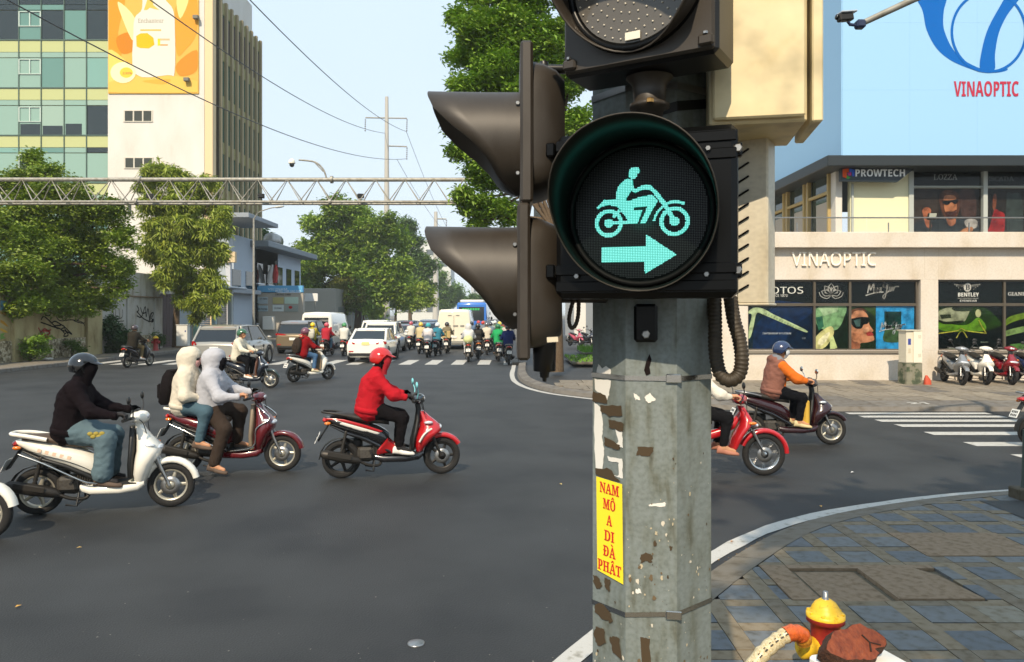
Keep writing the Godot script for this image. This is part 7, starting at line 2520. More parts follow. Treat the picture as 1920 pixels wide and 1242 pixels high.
# ---------- cars: x ahead, origin on the ground at the rear bumper ----------
func car(called: String, label: String, o: Dictionary, cat := "car") -> Node3D:
	var c := thing(called, label, cat, Vector3.ZERO, 0.0, "vehicles waiting up the street")
	var L: float = o.L; var Wd: float = o.W * 0.5; var H: float = o.H
	var belt: float = o.belt; var hood: float = o.hood
	var body: Material = o.paint
	var st := mb()
	var ringc := func(x: float, w: float, y0: float, y1: float, tuck := 0.9) -> PackedVector3Array:
		var q := PackedVector3Array()
		var pts := [[0.0, y0], [w * 0.8, y0], [w * 0.97, y0 + 0.1], [w, lerpf(y0, y1, 0.45)], [w * 0.985, lerpf(y0, y1, 0.72)], [w * tuck, y1 - 0.03], [w * (tuck - 0.1), y1], [0.0, y1 + 0.015]]
		for e in pts: q.append(Vector3(x, e[1], e[0]))
		for i in range(pts.size() - 2, 0, -1): q.append(Vector3(x, pts[i][1], -pts[i][0]))
		return q
	var rows := [[0.0, 0.86, 0.42, o.boot - 0.16], [0.04, 0.94, 0.3, o.boot - 0.05], [0.18, 0.98, 0.22, o.boot], [L * 0.16, 1.0, 0.2, lerpf(o.boot, belt, 0.5)], [L * 0.3, 1.0, 0.2, belt], [L * 0.62, 1.0, 0.2, belt], [L * 0.72, 1.0, 0.2, hood], [L * 0.88, 0.97, 0.22, hood - 0.08], [L * 0.97, 0.86, 0.25, hood - 0.22], [L, 0.7, 0.34, hood - 0.34]]
	var rg := []
	for q in rows: rg.append(ringc.call(q[0], Wd * q[1], q[2], q[3]))
	loft(st, rg)
	part("body", st, body, c)
	# cabin: dark glass below, painted roof and pillars
	var g: Array = o.cab     # x of: base rear, roof rear, roof front, base front
	var rw: float = Wd * o.get("roofw", 0.78); var bw: float = Wd * 0.9
	var ytop := H - 0.05
	st = mb()
	var corner := func(z: float) -> Array: return [Vector3(g[0], belt - 0.04, bw * z), Vector3(g[1], ytop, rw * z), Vector3(g[2], ytop, rw * z), Vector3(g[3], belt - 0.04, bw * z)]
	var A: Array = corner.call(1.0); var B: Array = corner.call(-1.0)
	quad(st, A[0], A[1], A[2], A[3]); quad(st, B[3], B[2], B[1], B[0])
	quad(st, A[0], B[0], B[1], A[1]); quad(st, A[2], B[2], B[3], A[3])
	part("windows", st, o.get("glass", M.glass_dark), c)
	st = mb()
	rg = []
	for q in [[g[1] - 0.1, rw * 0.97, ytop - 0.06], [g[1] + 0.05, rw * 1.02, ytop + 0.01], [lerpf(g[1], g[2], 0.5), rw * 1.04, H], [g[2] - 0.05, rw * 1.02, ytop + 0.015], [g[2] + 0.1, rw * 0.97, ytop - 0.05]]:
		rg.append(ring(Vector3(q[0], q[2] - 0.03, 0), Vector3(0, 0, q[1]), Vector3(0, 0.045, 0), 5.0, 20))
	loft(st, rg)
	part("roof", st, o.get("roof", body), c)
	st = mb()
	for z in [-1.0, 1.0]:
		var K: Array = corner.call(z)
		for e in [[K[0], K[1], 0.055], [K[3], K[2], 0.035], [K[0].lerp(K[3], 0.5) + Vector3(0, 0, 0.004 * z), K[1].lerp(K[2], 0.5) + Vector3(0, 0, 0.004 * z), 0.026]]:
			st = mb()
			tube(st, [e[0], e[1]], e[2], 6)
			part("pillar", st, o.get("pillar", body), c)
		if o.get("suv", false):
			st = mb()
			tube(st, [K[0].lerp(K[3], 0.16), K[1].lerp(K[2], 0.14)], 0.07, 6)
			part("pillar", st, o.get("pillar", body), c)
	# wheels in dark arches
	var wr: float = o.get("wr", 0.33)
	for x in [o.get("axr", 0.85), o.get("axr", 0.85) + o.wb]:
		for z in [-1, 1]:
			st = mb()
			xf = Transform3D(Basis(Vector3.RIGHT, PI / 2 * z), Vector3(x, wr, (Wd - 0.1) * z))
			lathe(st, [[wr * 0.62, -0.1], [wr * 0.97, -0.1], [wr, -0.06], [wr, 0.08], [wr * 0.95, 0.112], [wr * 0.68, 0.118], [wr * 0.64, 0.09]], 24)
			var wh := part("wheel", st, M.rubber, c)
			st = mb()
			lathe(st, [[wr * 0.66, 0.1], [wr * 0.6, 0.095], [wr * 0.5, 0.06], [0.0, 0.05]], 20)
			for k in 5:
				var a := TAU * k / 5
				box(st, Vector3(cos(a) * wr * 0.34, 0.088, sin(a) * wr * 0.34), Vector3(wr * 0.6, 0.02, 0.07), 0.008, Basis(Vector3.UP, -a))
			part("rim", st, o.get("rim", M.steel), wh)
			st = mb()
			xf = Transform3D(Basis(Vector3.RIGHT, PI / 2 * z), Vector3(x, wr + 0.02, (Wd - 0.03) * z))
			lathe(st, [[wr + 0.075, -0.12], [wr + 0.075, 0.036], [wr + 0.02, 0.036], [wr + 0.02, -0.12]], 24)
			xf = Transform3D()
			part("wheel_arch", st, M.black, c)
	xf = Transform3D()
	# rear: lamps, window surround, plate, bumper
	var ly: float = o.get("lampy", o.boot - 0.2)
	for z in [-1, 1]:
		st = mb()
		var lh: float = o.get("lamph", 0.075); var lw: float = o.get("lampw", 0.2)
		loft(st, [ring(Vector3(0.2, ly, (Wd - 0.03) * z), Vector3(0.02, 0, 0.05 * z), Vector3(0, lh * 0.8, 0), 2.5, 12), ring(Vector3(0.06, ly, (Wd - 0.1) * z), Vector3(0.03, 0, 0.07 * z), Vector3(0, lh, 0), 2.5, 12), ring(Vector3(0.0, ly - 0.02, (Wd - 0.12 - lw) * z), Vector3(0.03, 0, 0.01 * z), Vector3(0, lh * 0.45, 0), 2.5, 12)])
		part("tail_lamp", st, M.red_lens, c)
		st = mb()
		ellipsoid(st, Vector3(g[3] - 0.25, belt + 0.06, (Wd + 0.1) * z), Vector3(0.06, 0.07, 0.11), 10)
		part("wing_mirror", st, o.get("mirror", body), c)
		st = mb()
		box(st, Vector3(0.0, 0.5, (Wd - 0.25) * z), Vector3(0.05, 0.05, 0.2), 0.01)
		part("reflector", st, M.red_lens, c)
	st = mb()
	box(st, Vector3(0.02, 0.36, 0), Vector3(0.1, 0.13, Wd * 1.7), 0.02)
	part("bumper_lower", st, o.get("bumper", M.black), c)
	st = mb()
	box(st, Vector3(-0.012, o.get("platey", ly - 0.02), 0), Vector3(0.02, 0.14, 0.34), 0.004)
	part("number_plate", st, o.get("plate", M.plate), c)
	st = mb()
	box(st, Vector3(g[1] - 0.06, ytop - 0.05, 0), Vector3(0.06, 0.035, 0.42), 0.008)
	part("brake_lamp", st, M.red_lens, c)
	for x in [g[0] + (g[3] - g[0]) * 0.36, g[0] + (g[3] - g[0]) * 0.72]:
		for z in [-1, 1]:
			st = mb()
			box(st, Vector3(x, belt - 0.12, (Wd * 0.985) * z), Vector3(0.18, 0.03, 0.035), 0.008)
			part("door_handle", st, o.get("handle", body), c)
	return c
# box-shaped vehicles: vans, minibus, bus
func van(called: String, label: String, o: Dictionary, cat := "van") -> Node3D:
	var c := thing(called, label, cat, Vector3.ZERO, 0.0, "vehicles waiting up the street")
	var L: float = o.L; var Wd: float = o.W * 0.5; var H: float = o.H
	var st := mb()
	var rg := []
	for q in [[0.0, 0.95, H - 0.16], [0.04, 0.98, H - 0.05], [0.25, 1.0, H], [L * 0.7, 1.0, H], [L * 0.8, 0.98, H - 0.12], [L * 0.9, 0.96, H * o.get("nose", 0.62)], [L, 0.85, H * o.get("nose", 0.62) * 0.8]]:
		var r := PackedVector3Array()
		var w: float = Wd * q[1]
		for e in [[0.0, 0.28], [w * 0.92, 0.28], [w, 0.42], [w, q[2] * 0.5], [w * 0.97, q[2] * 0.72], [w * o.get("taper", 0.88), q[2] - 0.1], [w * o.get("taper", 0.88) - 0.09, q[2]], [0.0, q[2] + 0.03]]: r.append(Vector3(q[0], e[1], e[0]))
		for i in range(6, 0, -1): r.append(Vector3(q[0], r[i].y, -r[i].z))
		rg.append(r)
	loft(st, rg)
	part("body", st, o.paint, c)
	var rwv: Array = o.get("rear_window", [])
	if rwv:
		st = mb()
		box(st, Vector3(-0.005, rwv[0], 0), Vector3(0.03, rwv[1], rwv[2]), 0.012)
		part("rear_window", st, M.glass_dark, c)
	for z in [-1, 1]:
		if o.get("side_windows", true):
			for k in 3:
				st = mb()
				box(st, Vector3(L * (0.12 + k * 0.21), H * 0.68, (Wd * o.get("glassw", 0.945)) * z), Vector3(L * 0.19, H * 0.22, 0.03), 0.01, Basis(Vector3.RIGHT, -0.1 * z))
				part("side_window", st, M.glass_dark, c)
		st = mb()
		box(st, Vector3(0.0, o.get("lampy", 0.95), (Wd - 0.1) * z), Vector3(0.06, o.get("lamph", 0.3), 0.12), 0.02)
		part("tail_lamp", st, M.red_lens, c)
		st = mb()
		ellipsoid(st, Vector3(L * 0.78, H * 0.58, (Wd + 0.14) * z), Vector3(0.07, 0.14, 0.1), 10)
		part("wing_mirror", st, M.black, c)
	for x in [o.get("axr", 0.95), o.get("axr", 0.95) + o.wb]:
		for z in [-1, 1]:
			st = mb()
			xf = Transform3D(Basis(Vector3.RIGHT, PI / 2 * z), Vector3(x, o.get("wr", 0.35), (Wd - 0.12) * z))
			var wr: float = o.get("wr", 0.35)
			lathe(st, [[0.0, 0.06], [wr * 0.6, 0.06], [wr * 0.64, 0.1], [wr * 0.95, 0.115], [wr, 0.07], [wr, -0.08], [0.0, -0.08]], 22)
			xf = Transform3D()
			part("wheel", st, M.rubber, c)
	st = mb()
	box(st, Vector3(-0.02, 0.42, 0), Vector3(0.1, 0.2, Wd * 1.86), 0.03)
	part("bumper", st, o.get("bumper", M.black), c)
	st = mb()
	box(st, Vector3(-0.03, o.get("platey", 0.75), 0.0), Vector3(0.02, 0.13, 0.36), 0.004)
	part("number_plate", st, M.plate, c)
	return c

# ---------- who is on the road ----------
func ride(rear: Vector3, front: Vector3, nodes: Array, lean := 0.0) -> void:
	var d := front - rear
	for n in nodes: place(n, rear, atan2(-d.z, d.x), lean)
func tee(jk: String, tr: String, shoes: Material, extra := {}) -> Dictionary:
	var o := {"jacket": cloth(jk), "trousers": cloth(tr), "shoes": shoes}
	o.merge(extra, true)
	return o
func build_traffic() -> void:
	var seat_m := mat("26221e", 0.6)
	var brown_seat := mat("4a3a2c", 0.6)
	var cast := mat("b9b4a4", 0.35, 0.6); var cast_dark := mat("2a2826", 0.45, 0.4); var spoke: Material = M.chrome
	var white := paint("e6e2d6"); var maroon := paint("5a1018"); var red := paint("b01c22"); var blackp := paint("15161a"); var silver := paint("8e9092", 0.3); silver.metallic = 0.5
	var FR := {"fwd": {"hip": Vector3(0.35, 0.885, 0), "chest": Vector3(0.4, 1.18, 0), "neck": Vector3(0.45, 1.375, 0), "head": Vector3(0.505, 1.5, 0), "el": Vector3(0.64, 1.08, 0.27), "ell": Vector3(0.64, 1.08, -0.27), "knee": Vector3(0.77, 0.77, 0.16), "kneel": Vector3(0.77, 0.77, -0.16), "foot": Vector3(0.72, 0.385, 0.15), "footl": Vector3(0.72, 0.385, -0.15)}}
	var fine := {"cell": 0.014}
	# white scooter, dark rider
	var s := scooter("scooter", "cream-white scooter ridden by the person in a black jacket", {"body": white, "seat": brown_seat, "rim": cast, "rail": white, "rail_fat": true, "crash_bar": true, "trim": mat("2a2724", 0.6), "inner": M.black})
	var J := seat_pose({"hip": Vector3(0.3, 0.885, 0), "hand": Vector3(0.88, 1.03, 0.3), "handl": Vector3(0.88, 1.03, -0.3)})
	var p := figure("person", "rider in black jacket and black helmet with wide blue jeans", J, tee("1b1619", "5f737b", M.shoe_brown, {"cell": 0.014, "wide": 1.3, "flare": 1.45, "cuff": 0.06, "skin": mat("1c1a1c", 0.8), "fold": 0.009}), "A")
	helmet(p, J, paint("0e1013", 0.15)); face_mask(p, J, cloth("181416"), true)
	var st := mb()
	for i in 5: ellipsoid(st, Vector3(0.55 + i * 0.028, 0.86 - (i % 2) * 0.03, 0.235), Vector3(0.03, 0.022, 0.008), 8)
	part("print_patch", st, mat("9a8a3a", 0.85), p)
	ride(gp(72, 965), gp(330, 950), [s, p])
	st = mb()
	for i in 5: box(st, Vector3(0.05 + i * 0.07, 0.69 - i * 0.021, 0.142 + i * 0.003), Vector3(0.035, 0.035, 0.002), 0.0, Basis(Vector3.BACK, -0.3))
	part("side_lettering", st, mat("d9b9a0", 0.6), s)
	# maroon scooter with two hooded people
	s = scooter("scooter", "maroon scooter with silver trim carrying two hooded people", {"body": maroon, "seat": brown_seat, "rim": cast, "rail": white, "rail_fat": true, "crash_bar": true, "inner": mat("7d6f5c", 0.5), "skirt": maroon})
	st = mb()
	for z in [-1, 1]: tube(st, smooth3([Vector3(0.97, 0.9, 0.09 * z), Vector3(1.08, 0.82, 0.15 * z), Vector3(1.16, 0.72, 0.17 * z), Vector3(1.0, 0.6, 0.205 * z), Vector3(0.95, 0.36, 0.19 * z), Vector3(0.6, 0.3, 0.17 * z)], 4), 0.012, 6)
	part("trim_strip", st, M.chrome, s)
	var J1 := seat_pose({"hip": Vector3(0.34, 0.87, 0), "chest": Vector3(0.36, 1.17, 0), "neck": Vector3(0.38, 1.36, 0), "head": Vector3(0.42, 1.47, 0), "knee": Vector3(0.6, 0.6, 0.24), "foot": Vector3(0.48, 0.14, 0.3), "toe": Vector3(0.2, -0.03, 0.04), "el": Vector3(0.55, 1.02, 0.29), "ell": Vector3(0.57, 1.06, -0.29)})
	p = figure("person", "scooter driver in pale grey hoodie with one foot on the road", J1, tee("b5b6bc", "3c332d", M.shoe_brown, {"cell": 0.014, "hood": true, "fat": 1.1, "wide": 1.2, "flare": 1.1, "fold": 0.006}), "B")
	face_mask(p, J1, cloth("1d1b1e"), true); eyes(p, J1)
	var J2 := seat_pose({"hip": Vector3(0.0, 0.905, 0), "chest": Vector3(0.03, 1.2, 0), "neck": Vector3(0.065, 1.385, 0), "head": Vector3(0.1, 1.49, 0), "el": Vector3(0.1, 1.03, 0.27), "ell": Vector3(0.1, 1.03, -0.27), "hand": Vector3(0.3, 1.0, 0.1), "handl": Vector3(0.3, 1.02, -0.08), "knee": Vector3(0.36, 0.83, 0.23), "kneel": Vector3(0.36, 0.83, -0.23), "foot": Vector3(0.27, 0.43, 0.24), "footl": Vector3(0.27, 0.43, -0.24)})
	var p2 := figure("person", "passenger in cream hoodie with black backpack behind the grey-hooded driver", J2, tee("d9d0bd", "4c6470", M.shoe_brown, {"cell": 0.014, "hood": true, "wide": 1.08, "fold": 0.006}), "B2")
	face_mask(p2, J2, cloth("d9a9a4")); backpack(p2, J2, cloth("1f1c1d"))
	var gl := mb()
	ellipsoid(gl, J2.head + Vector3(0.085, 0.02, 0), Vector3(0.03, 0.028, 0.085), 12)
	part("sunglasses", gl, M.black, p2)
	var fb := gp(530, 884)
	ride(fb - Vector3(WB, 0, -0.06), fb, [s, p, p2])
	# red and black scooter
	s = scooter("scooter", "red and black scooter ridden by the person all in red", {"sport": true, "body": red, "side": blackp, "seat": seat_m, "rim": cast_dark, "lower": blackp, "skirt": blackp, "inner": M.black, "fork": M.dark_metal, "cowl": blackp, "mirror": mat("79c3c9", 0.3), "rail": M.dark_metal, "shield": M.dark_metal})
	st = mb()
	for z in [-1, 1]:
		st = mb()
		loft(st, [ring(Vector3(0.0, 0.72, 0.128 * z), Vector3(0.02, 0.006, 0), Vector3(0, 0.012, 0.004), 2.5, 8), ring(Vector3(0.25, 0.64, 0.158 * z), Vector3(0.02, 0.006, 0), Vector3(0, 0.022, 0.004), 2.5, 8), ring(Vector3(0.46, 0.58, 0.144 * z), Vector3(0.02, 0.006, 0), Vector3(0, 0.008, 0.004), 2.5, 8)])
		part("white_stripe", st, mat("d8d4cc", 0.4), s)
		st = mb()
		loft(st, [ring(Vector3(-0.18, 0.765, 0.06 * z), Vector3(0.02, 0.006, 0), Vector3(0, 0.02, 0.012), 2.5, 8), ring(Vector3(0.02, 0.752, 0.118 * z), Vector3(0.02, 0.006, 0), Vector3(0, 0.018, 0.006), 2.5, 8), ring(Vector3(0.3, 0.67, 0.154 * z), Vector3(0.02, 0.006, 0), Vector3(0, 0.02, 0.006), 2.5, 8), ring(Vector3(0.5, 0.6, 0.134 * z), Vector3(0.02, 0.006, 0), Vector3(0, 0.006, 0.004), 2.5, 8)])
		part("red_stripe", st, red, s)
		st = mb()
		loft(st, [ring(Vector3(0.46, 0.34, 0.14 * z), Vector3(0.02, 0, 0), Vector3(0, 0.035, 0.02), 2.5, 8), ring(Vector3(0.58, 0.42, 0.125 * z), Vector3(0.03, 0, 0), Vector3(0, 0.1, 0.02), 2.5, 8), ring(Vector3(0.68, 0.36, 0.13 * z), Vector3(0.03, 0, 0), Vector3(0, 0.05, 0.02), 2.5, 8)])
		part("knee_panel", st, red, s)
		st = mb()
		tube(st, smooth3([Vector3(1.14, 0.62, 0.16 * z), Vector3(1.04, 0.56, 0.21 * z), Vector3(0.98, 0.46, 0.2 * z)], 3), 0.014, 6)
		part("white_stripe", st, mat("d8d4cc", 0.4), s)
	J = seat_pose(FR.fwd)
	p = figure("person", "rider in red jacket and glossy red helmet with black trousers", J, tee("b3222c", "191719", M.shoe_white, {"cell": 0.014, "fat": 1.04, "skin": mat("1a1819", 0.8), "fold": 0.009}), "C")
	helmet(p, J, paint("b8201c", 0.15)); face_mask(p, J, cloth("b8323a"), true)
	ride(gp(640, 897), gp(838, 888), [s, p])
	# wheel entering at the picture's edge
	s = scooter("scooter", "white scooter just entering with only its front wheel in view", {"body": white, "seat": seat_m, "rim": cast})
	p = figure("person", "rider in blue helmet on the scooter mostly out of view", seat_pose(), tee("39424d", "2c2c30", M.shoe_dark), "ride")
	helmet(p, seat_pose(), paint("2c4a78"))
	var fd := gp(-27, 1012)
	ride(fd - Vector3(WB, 0, -0.05), fd, [s, p])
	# to the side street: dark maroon scooter, orange jacket
	s = scooter("scooter", "dark maroon scooter ridden by the person in orange sleeves", {"sport": true, "body": paint("2a0f14"), "seat": seat_m, "rim": cast, "lower": blackp, "inner": M.black, "mirror": M.chrome, "rail": M.steel})
	J = seat_pose(FR.fwd)
	p = figure("person", "rider in brown vest with orange sleeves and dark blue helmet", J, tee("8a5f52", "17181c", mat("c9b88a", 0.7), {"cell": 0.014, "hood_down": true, "fold": 0.009}), "E")
	var sl := []
	for z in [-1, 1]:
		var el: Vector3 = J.el if z > 0 else J.ell
		var hd: Vector3 = J.hand if z > 0 else J.handl
		var s0: Vector3 = J.neck - Vector3(0.025, 0.08, 0) + Vector3(0, 0, 0.165 * z)
		sl.append([s0 + Vector3(0.01, -0.01, 0.015 * z), el, 0.088, 0.078]); sl.append([el, hd + (el - hd).normalized() * 0.1, 0.074, 0.056])
		sl.append([J.chest + Vector3(0.09, 0.05, 0.05 * z), J.hip + Vector3(0.12, 0.02, 0.05 * z), 0.07, 0.075])
	part("orange_sleeves", nets(sl, 0.02, 0.02, 0.008), cloth("d9702a"), p)
	var hd_m := []
	hd_m.append([J.neck + Vector3(-0.07, 0.0, -0.07), J.neck + Vector3(-0.07, 0.0, 0.07), 0.085, 0.085])
	hd_m.append([J.neck + Vector3(-0.02, -0.05, -0.13), J.neck + Vector3(-0.02, -0.05, 0.13), 0.085, 0.085])
	part("grey_hood", nets(hd_m, 0.02, 0.02, 0.006), cloth("7d7f84"), p)
	helmet(p, J, paint("1f2f52")); face_mask(p, J, cloth("d0d4d8")); eyes(p, J)
	var fe := gp(1558, 834)
	ride(fe - Vector3(WB, 0, 0.0), fe, [s, p])
	st = mb()
	box(st, Vector3(0.84, 0.53, 0.1), Vector3(0.1, 0.42, 0.16), 0.03)
	var yp := solo("yellow_package", st, mat("c9a23a", 0.7), "yellow package standing on the dark maroon scooter's floor", "package")
	place(yp, fe - Vector3(WB, 0, 0.0), 0.0)
	# red underbone half hidden by the pole
	s = scooter("motorbike", "red step-through motorbike with spoked wheels half behind the pole", {"style": "underbone", "body": red, "seat": seat_m, "rim": spoke, "fork": M.steel, "cowl": red, "mudguard": red})
	J = seat_pose(FR.fwd)
	p = figure("person", "rider in cream jacket partly hidden by the signal pole", J, tee("dcd6c8", "1b1b1d", mat("a9705a", 0.7), {"fold": 0.01}), "F")
	helmet(p, J, paint("2a5a9c")); face_mask(p, J, cloth("4a6a9a"))
	var ff := gp(1432, 892)
	ride(ff - Vector3(WB, 0, 0.0), ff, [s, p])
	# tail leaving at the other edge
	s = scooter("scooter", "red scooter tail with white plate leaving the view", {"body": red, "seat": seat_m, "rim": cast_dark, "lower": blackp})
	p = figure("person", "rider in grey shirt on the scooter leaving the view", seat_pose(), tee("6a6d72", "2a2c33", M.shoe_dark), "ride")
	helmet(p, seat_pose(), paint("30343a"))
	ride(gp(1938, 838), gp(1938, 838) + Vector3(WB, 0, 0), [s, p])
	# across the junction
	s = scooter("scooter", "black scooter with brown leg shield ridden in a cream jacket", {"body": paint("141a26"), "seat": brown_seat, "rim": cast, "inner": mat("5a3826", 0.5), "mudguard": paint("10241f")})
	p = figure("person", "rider in cream jacket and green helmet on the black scooter", seat_pose(), tee("dcd6c2", "17171a", M.shoe_white), "ride")
	helmet(p, seat_pose(), paint("2d5a3a"))
	ride(gp(427, 727), gp(503, 728), [s, p])
	s = scooter("scooter", "white scooter turning up the street ridden in a dark red jacket", {"body": white, "seat": seat_m, "rim": cast_dark, "lower": M.black, "inner": mat("7a6a54", 0.5)})
	p = figure("person", "rider in dark red jacket and jeans with brown backpack", seat_pose(), tee("8a1a1e", "4f6f92", mat("d8cfae", 0.7)), "ride")
	helmet(p, seat_pose(), paint("6a3a4a")); backpack(p, seat_pose(), cloth("3b322c"))
	ride(gp(551, 717), gp(618, 711.5), [s, p])
	s = scooter("scooter", "black scooter stopped by the wall near the red hydrant", {"body": paint("1c1216"), "seat": seat_m, "rim": cast, "lower": M.black})
	p = figure("person", "rider in dark jacket and khaki trousers by the graffiti wall", seat_pose(), tee("2d2a24", "7a6a4a", M.shoe_white), "ride")
	helmet(p, seat_pose(), paint("3a2f33"))
	ride(gp(238, 690), gp(274, 686.5), [s, p])
	# the crowd waiting up the street, seen from behind
	var rows := [
		[583, 667, "b0a13a", "2a2a2e", "e2c21c", "2a2c30", "rider with yellow helmet and pale backpack near the minibus", "dark scooter of the yellow-helmeted rider", "pack:c9c6b6"],
		[607, 668, "b0303c", "6a8fa8", "c24a58", "5a1a20", "rider in red top and pink helmet beside the yellow helmet", "red scooter beside the minibus", ""],
		[643, 668, "d4d2c8", "1a1a1c", "3f8a52", "3a1a1c", "rider in white top and green helmet between minibus and white sedan", "dark scooter between minibus and white sedan", ""],
		[801, 671, "d8d2d2", "22242a", "2fa0a8", "2f9aa0", "rider in white shirt and turquoise helmet on turquoise scooter", "turquoise scooter with white plate on the crossing", ""],
		[786, 664, "c9b98f", "b08a62", "d9b83a", "4a2a26", "rider with yellow helmet left of the turquoise scooter", "dark scooter left of the turquoise one", ""],
		[817, 668, "3d7f94", "1d1f24", "d5d8d8", "3a3c42", "rider in teal jacket and white helmet right of the turquoise scooter", "grey scooter right of the turquoise one", ""],
		[837, 663, "7d735c", "3a3f48", "2a2826", "c7c7bd", "rider in khaki shirt with dark helmet behind the white van", "pale scooter carrying a cardboard box", ""],
		[878, 679, "d6d6d6", "cfcfcf", "c9cdd2", "55603a", "rider in white hooded coat nearest the crossing", "olive scooter with bag nearest the crossing", ""],
		[897, 674, "2c2a2b", "1e1e22", "16171a", "3a2c2c", "rider in black jacket with dark backpack between the white-coated riders", "dark scooter with lit-looking orange tail lamp", "pack:3a3836"],
		[913, 666, "cfc6b4", "3c3c40", "5a5c62", "6a4a40", "rider in cream shirt left of the green jackets", "brown scooter left of the green jackets", ""],
		[935, 678, "2fa060", "23303a", "2a6a44", "6a6a6c", "rider in bright green jacket beside the navy rider", "grey scooter of the green-jacketed rider", ""],
		[954, 684, "232f5a", "23242c", "20232a", "26262a", "rider in navy jacket closest to the kerb", "black scooter closest to the kerb", ""],
		[905, 652, "77808a", "2c2e34", "c0392f", "33353c", "distant rider with red helmet near the blue bus", "distant dark scooter near the blue bus", ""],
		[922, 655, "9aa39a", "2c2e34", "d8dcd8", "6a2a2a", "distant rider with white helmet past the blue bus", "distant red scooter past the blue bus", ""],
		[936, 658, "3f8f58", "2c2e34", "d8c23a", "2c2e34", "distant rider in green with yellow helmet by the kerb", "distant black scooter by the kerb", ""],
		[884, 656, "5d6f86", "2c2e34", "2c3038", "44464c", "distant rider in blue-grey beside the white van", "distant grey scooter beside the white van", ""]]
	for q in [[896, 648, "77808a", "c0392f", "grey-shirted rider with red helmet far in the motorbike pack"], [910, 646, "c9c4b8", "2c3038", "cream-shirted rider with black helmet far in the motorbike pack"], [927, 648, "5a6a5a", "d8dcd8", "olive-shirted rider with white helmet far in the motorbike pack"], [944, 652, "8a4a44", "30507a", "brown-shirted rider with blue helmet far in the motorbike pack"], [950, 664, "b9b4a8", "2a2c30", "beige-shirted rider with black helmet near the kerb in the pack"], [768, 656, "d0ccc0", "b04a5a", "cream-shirted rider with pink helmet ahead of the white sedan"], [868, 652, "9a9690", "e0e0dc", "grey-shirted rider with white helmet beside the cargo van"], [918, 660, "6d7f8a", "3a3c44", "blue-shirted rider with dark helmet ahead of the green jacket"]]:
		rows.append([q[0], q[1], q[2], "2c2e34", q[3], "3c3e44", q[4], "scooter under the " + q[4], ""])
	var base_s: Node3D = null
	for r in rows:
		var a := gp(r[0], r[1])
		var h := PI / 2 + rng.randf_range(-0.1, 0.1)
		var bm := paint(r[5])
		if base_s == null:
			s = scooter("scooter", r[7], {"sport": true, "body": bm, "seat": seat_m, "rim": cast_dark})
			base_s = s
		else:
			s = copy(base_s, r[7], a)
			for k in ["side_panel", "front_shield", "front_mudguard", "handlebar_cowl", "floor_skirt"]: (s.get_node(k) as MeshInstance3D).material_override = bm
			if r[0] == 897.0 or r[0] == 897: (s.get_node("tail_lamp") as MeshInstance3D).material_override = M.amber_lens
		p = figure("person", r[6], seat_pose(), tee(r[2], r[3], M.shoe_dark, {"hood": r[0] == 878}), "ride" if r[0] != 878 else "ride_hood", "waiting riders")
		if r[0] != 878: helmet(p, seat_pose(), paint(r[4]))
		if (r[8] as String).begins_with("pack"): backpack(p, seat_pose(), cloth((r[8] as String).substr(5)))
		place(s, a, h); place(p, a, h)
	# cardboard box on the pale scooter, bag on the olive one
	st = mb()
	box(st, Vector3(0, 0.19, 0), Vector3(0.36, 0.38, 0.44), 0.01)
	var cb := solo("cardboard_box", st, mat("b59a66", 0.85), "brown cardboard box strapped behind the khaki rider", "box")
	st = mb()
	box(st, Vector3(0, 0.19, 0), Vector3(0.366, 0.384, 0.05), 0.004)
	part("strap", st, mat("4a6a3a", 0.8), cb)
	cb.position = gp(837, 663) + Vector3(0, 0.83, 0.0); cb.rotation.y = PI / 2
	st = mb()
	ellipsoid(st, Vector3(0, 0.17, 0), Vector3(0.22, 0.19, 0.26), 14)
	var bg := solo("carrier_bag", st, mat("c4c98f", 0.7), "pale plastic carrier bag on the olive scooter's tail", "bag")
	bg.position = gp(878, 679) + Vector3(0, 0.82, 0.06)
	# parked in front of the shop and by the side house
	for q in [["silver scooter parked first by the shop pillar", silver, 1770, 1807, 22.1, 20.75], ["white scooter parked between the silver and red ones", white, 1815, 1851, 22.2, 20.9], ["dark red scooter parked third before the shop window", paint("7c0f1c"), 1857, 1897, 22.2, 20.95], ["dark blue scooter parked at the right edge of the shop window", paint("1d2c52"), 1905, 1948, 22.2, 20.95]]:
		s = copy(base_s, q[0], Vector3.ZERO, 0.0, "scooters parked before the shop")
		for k in ["side_panel", "front_shield", "front_mudguard", "handlebar_cowl", "floor_skirt"]: (s.get_node(k) as MeshInstance3D).material_override = q[1]
		var a := Vector3((q[2] - 960.0) * q[4] / F, 0.15, -q[4]); var b := Vector3((q[3] - 960.0) * q[5] / F, 0.15, -q[5])
		ride(a, b, [s], -0.12)
	for i in 3:
		s = copy(base_s, ["first pinkish motorbike parked by the white side house", "middle dark motorbike parked by the white side house", "last grey motorbike parked by the white side house"][i], Vector3.ZERO, 0.0, "motorbikes parked by the side house")
		var bm := paint(["b04a5c", "2a2a30", "8a8f94"][i])
		for k in ["side_panel", "front_shield", "front_mudguard", "handlebar_cowl"]: (s.get_node(k) as MeshInstance3D).material_override = bm
		var a := Vector3(3.6 + i * 0.75, 0.15, -47.0 - i * 0.3)
		ride(a, a + Vector3(0.5, 0, 1.1), [s], -0.12)
	build_cars()

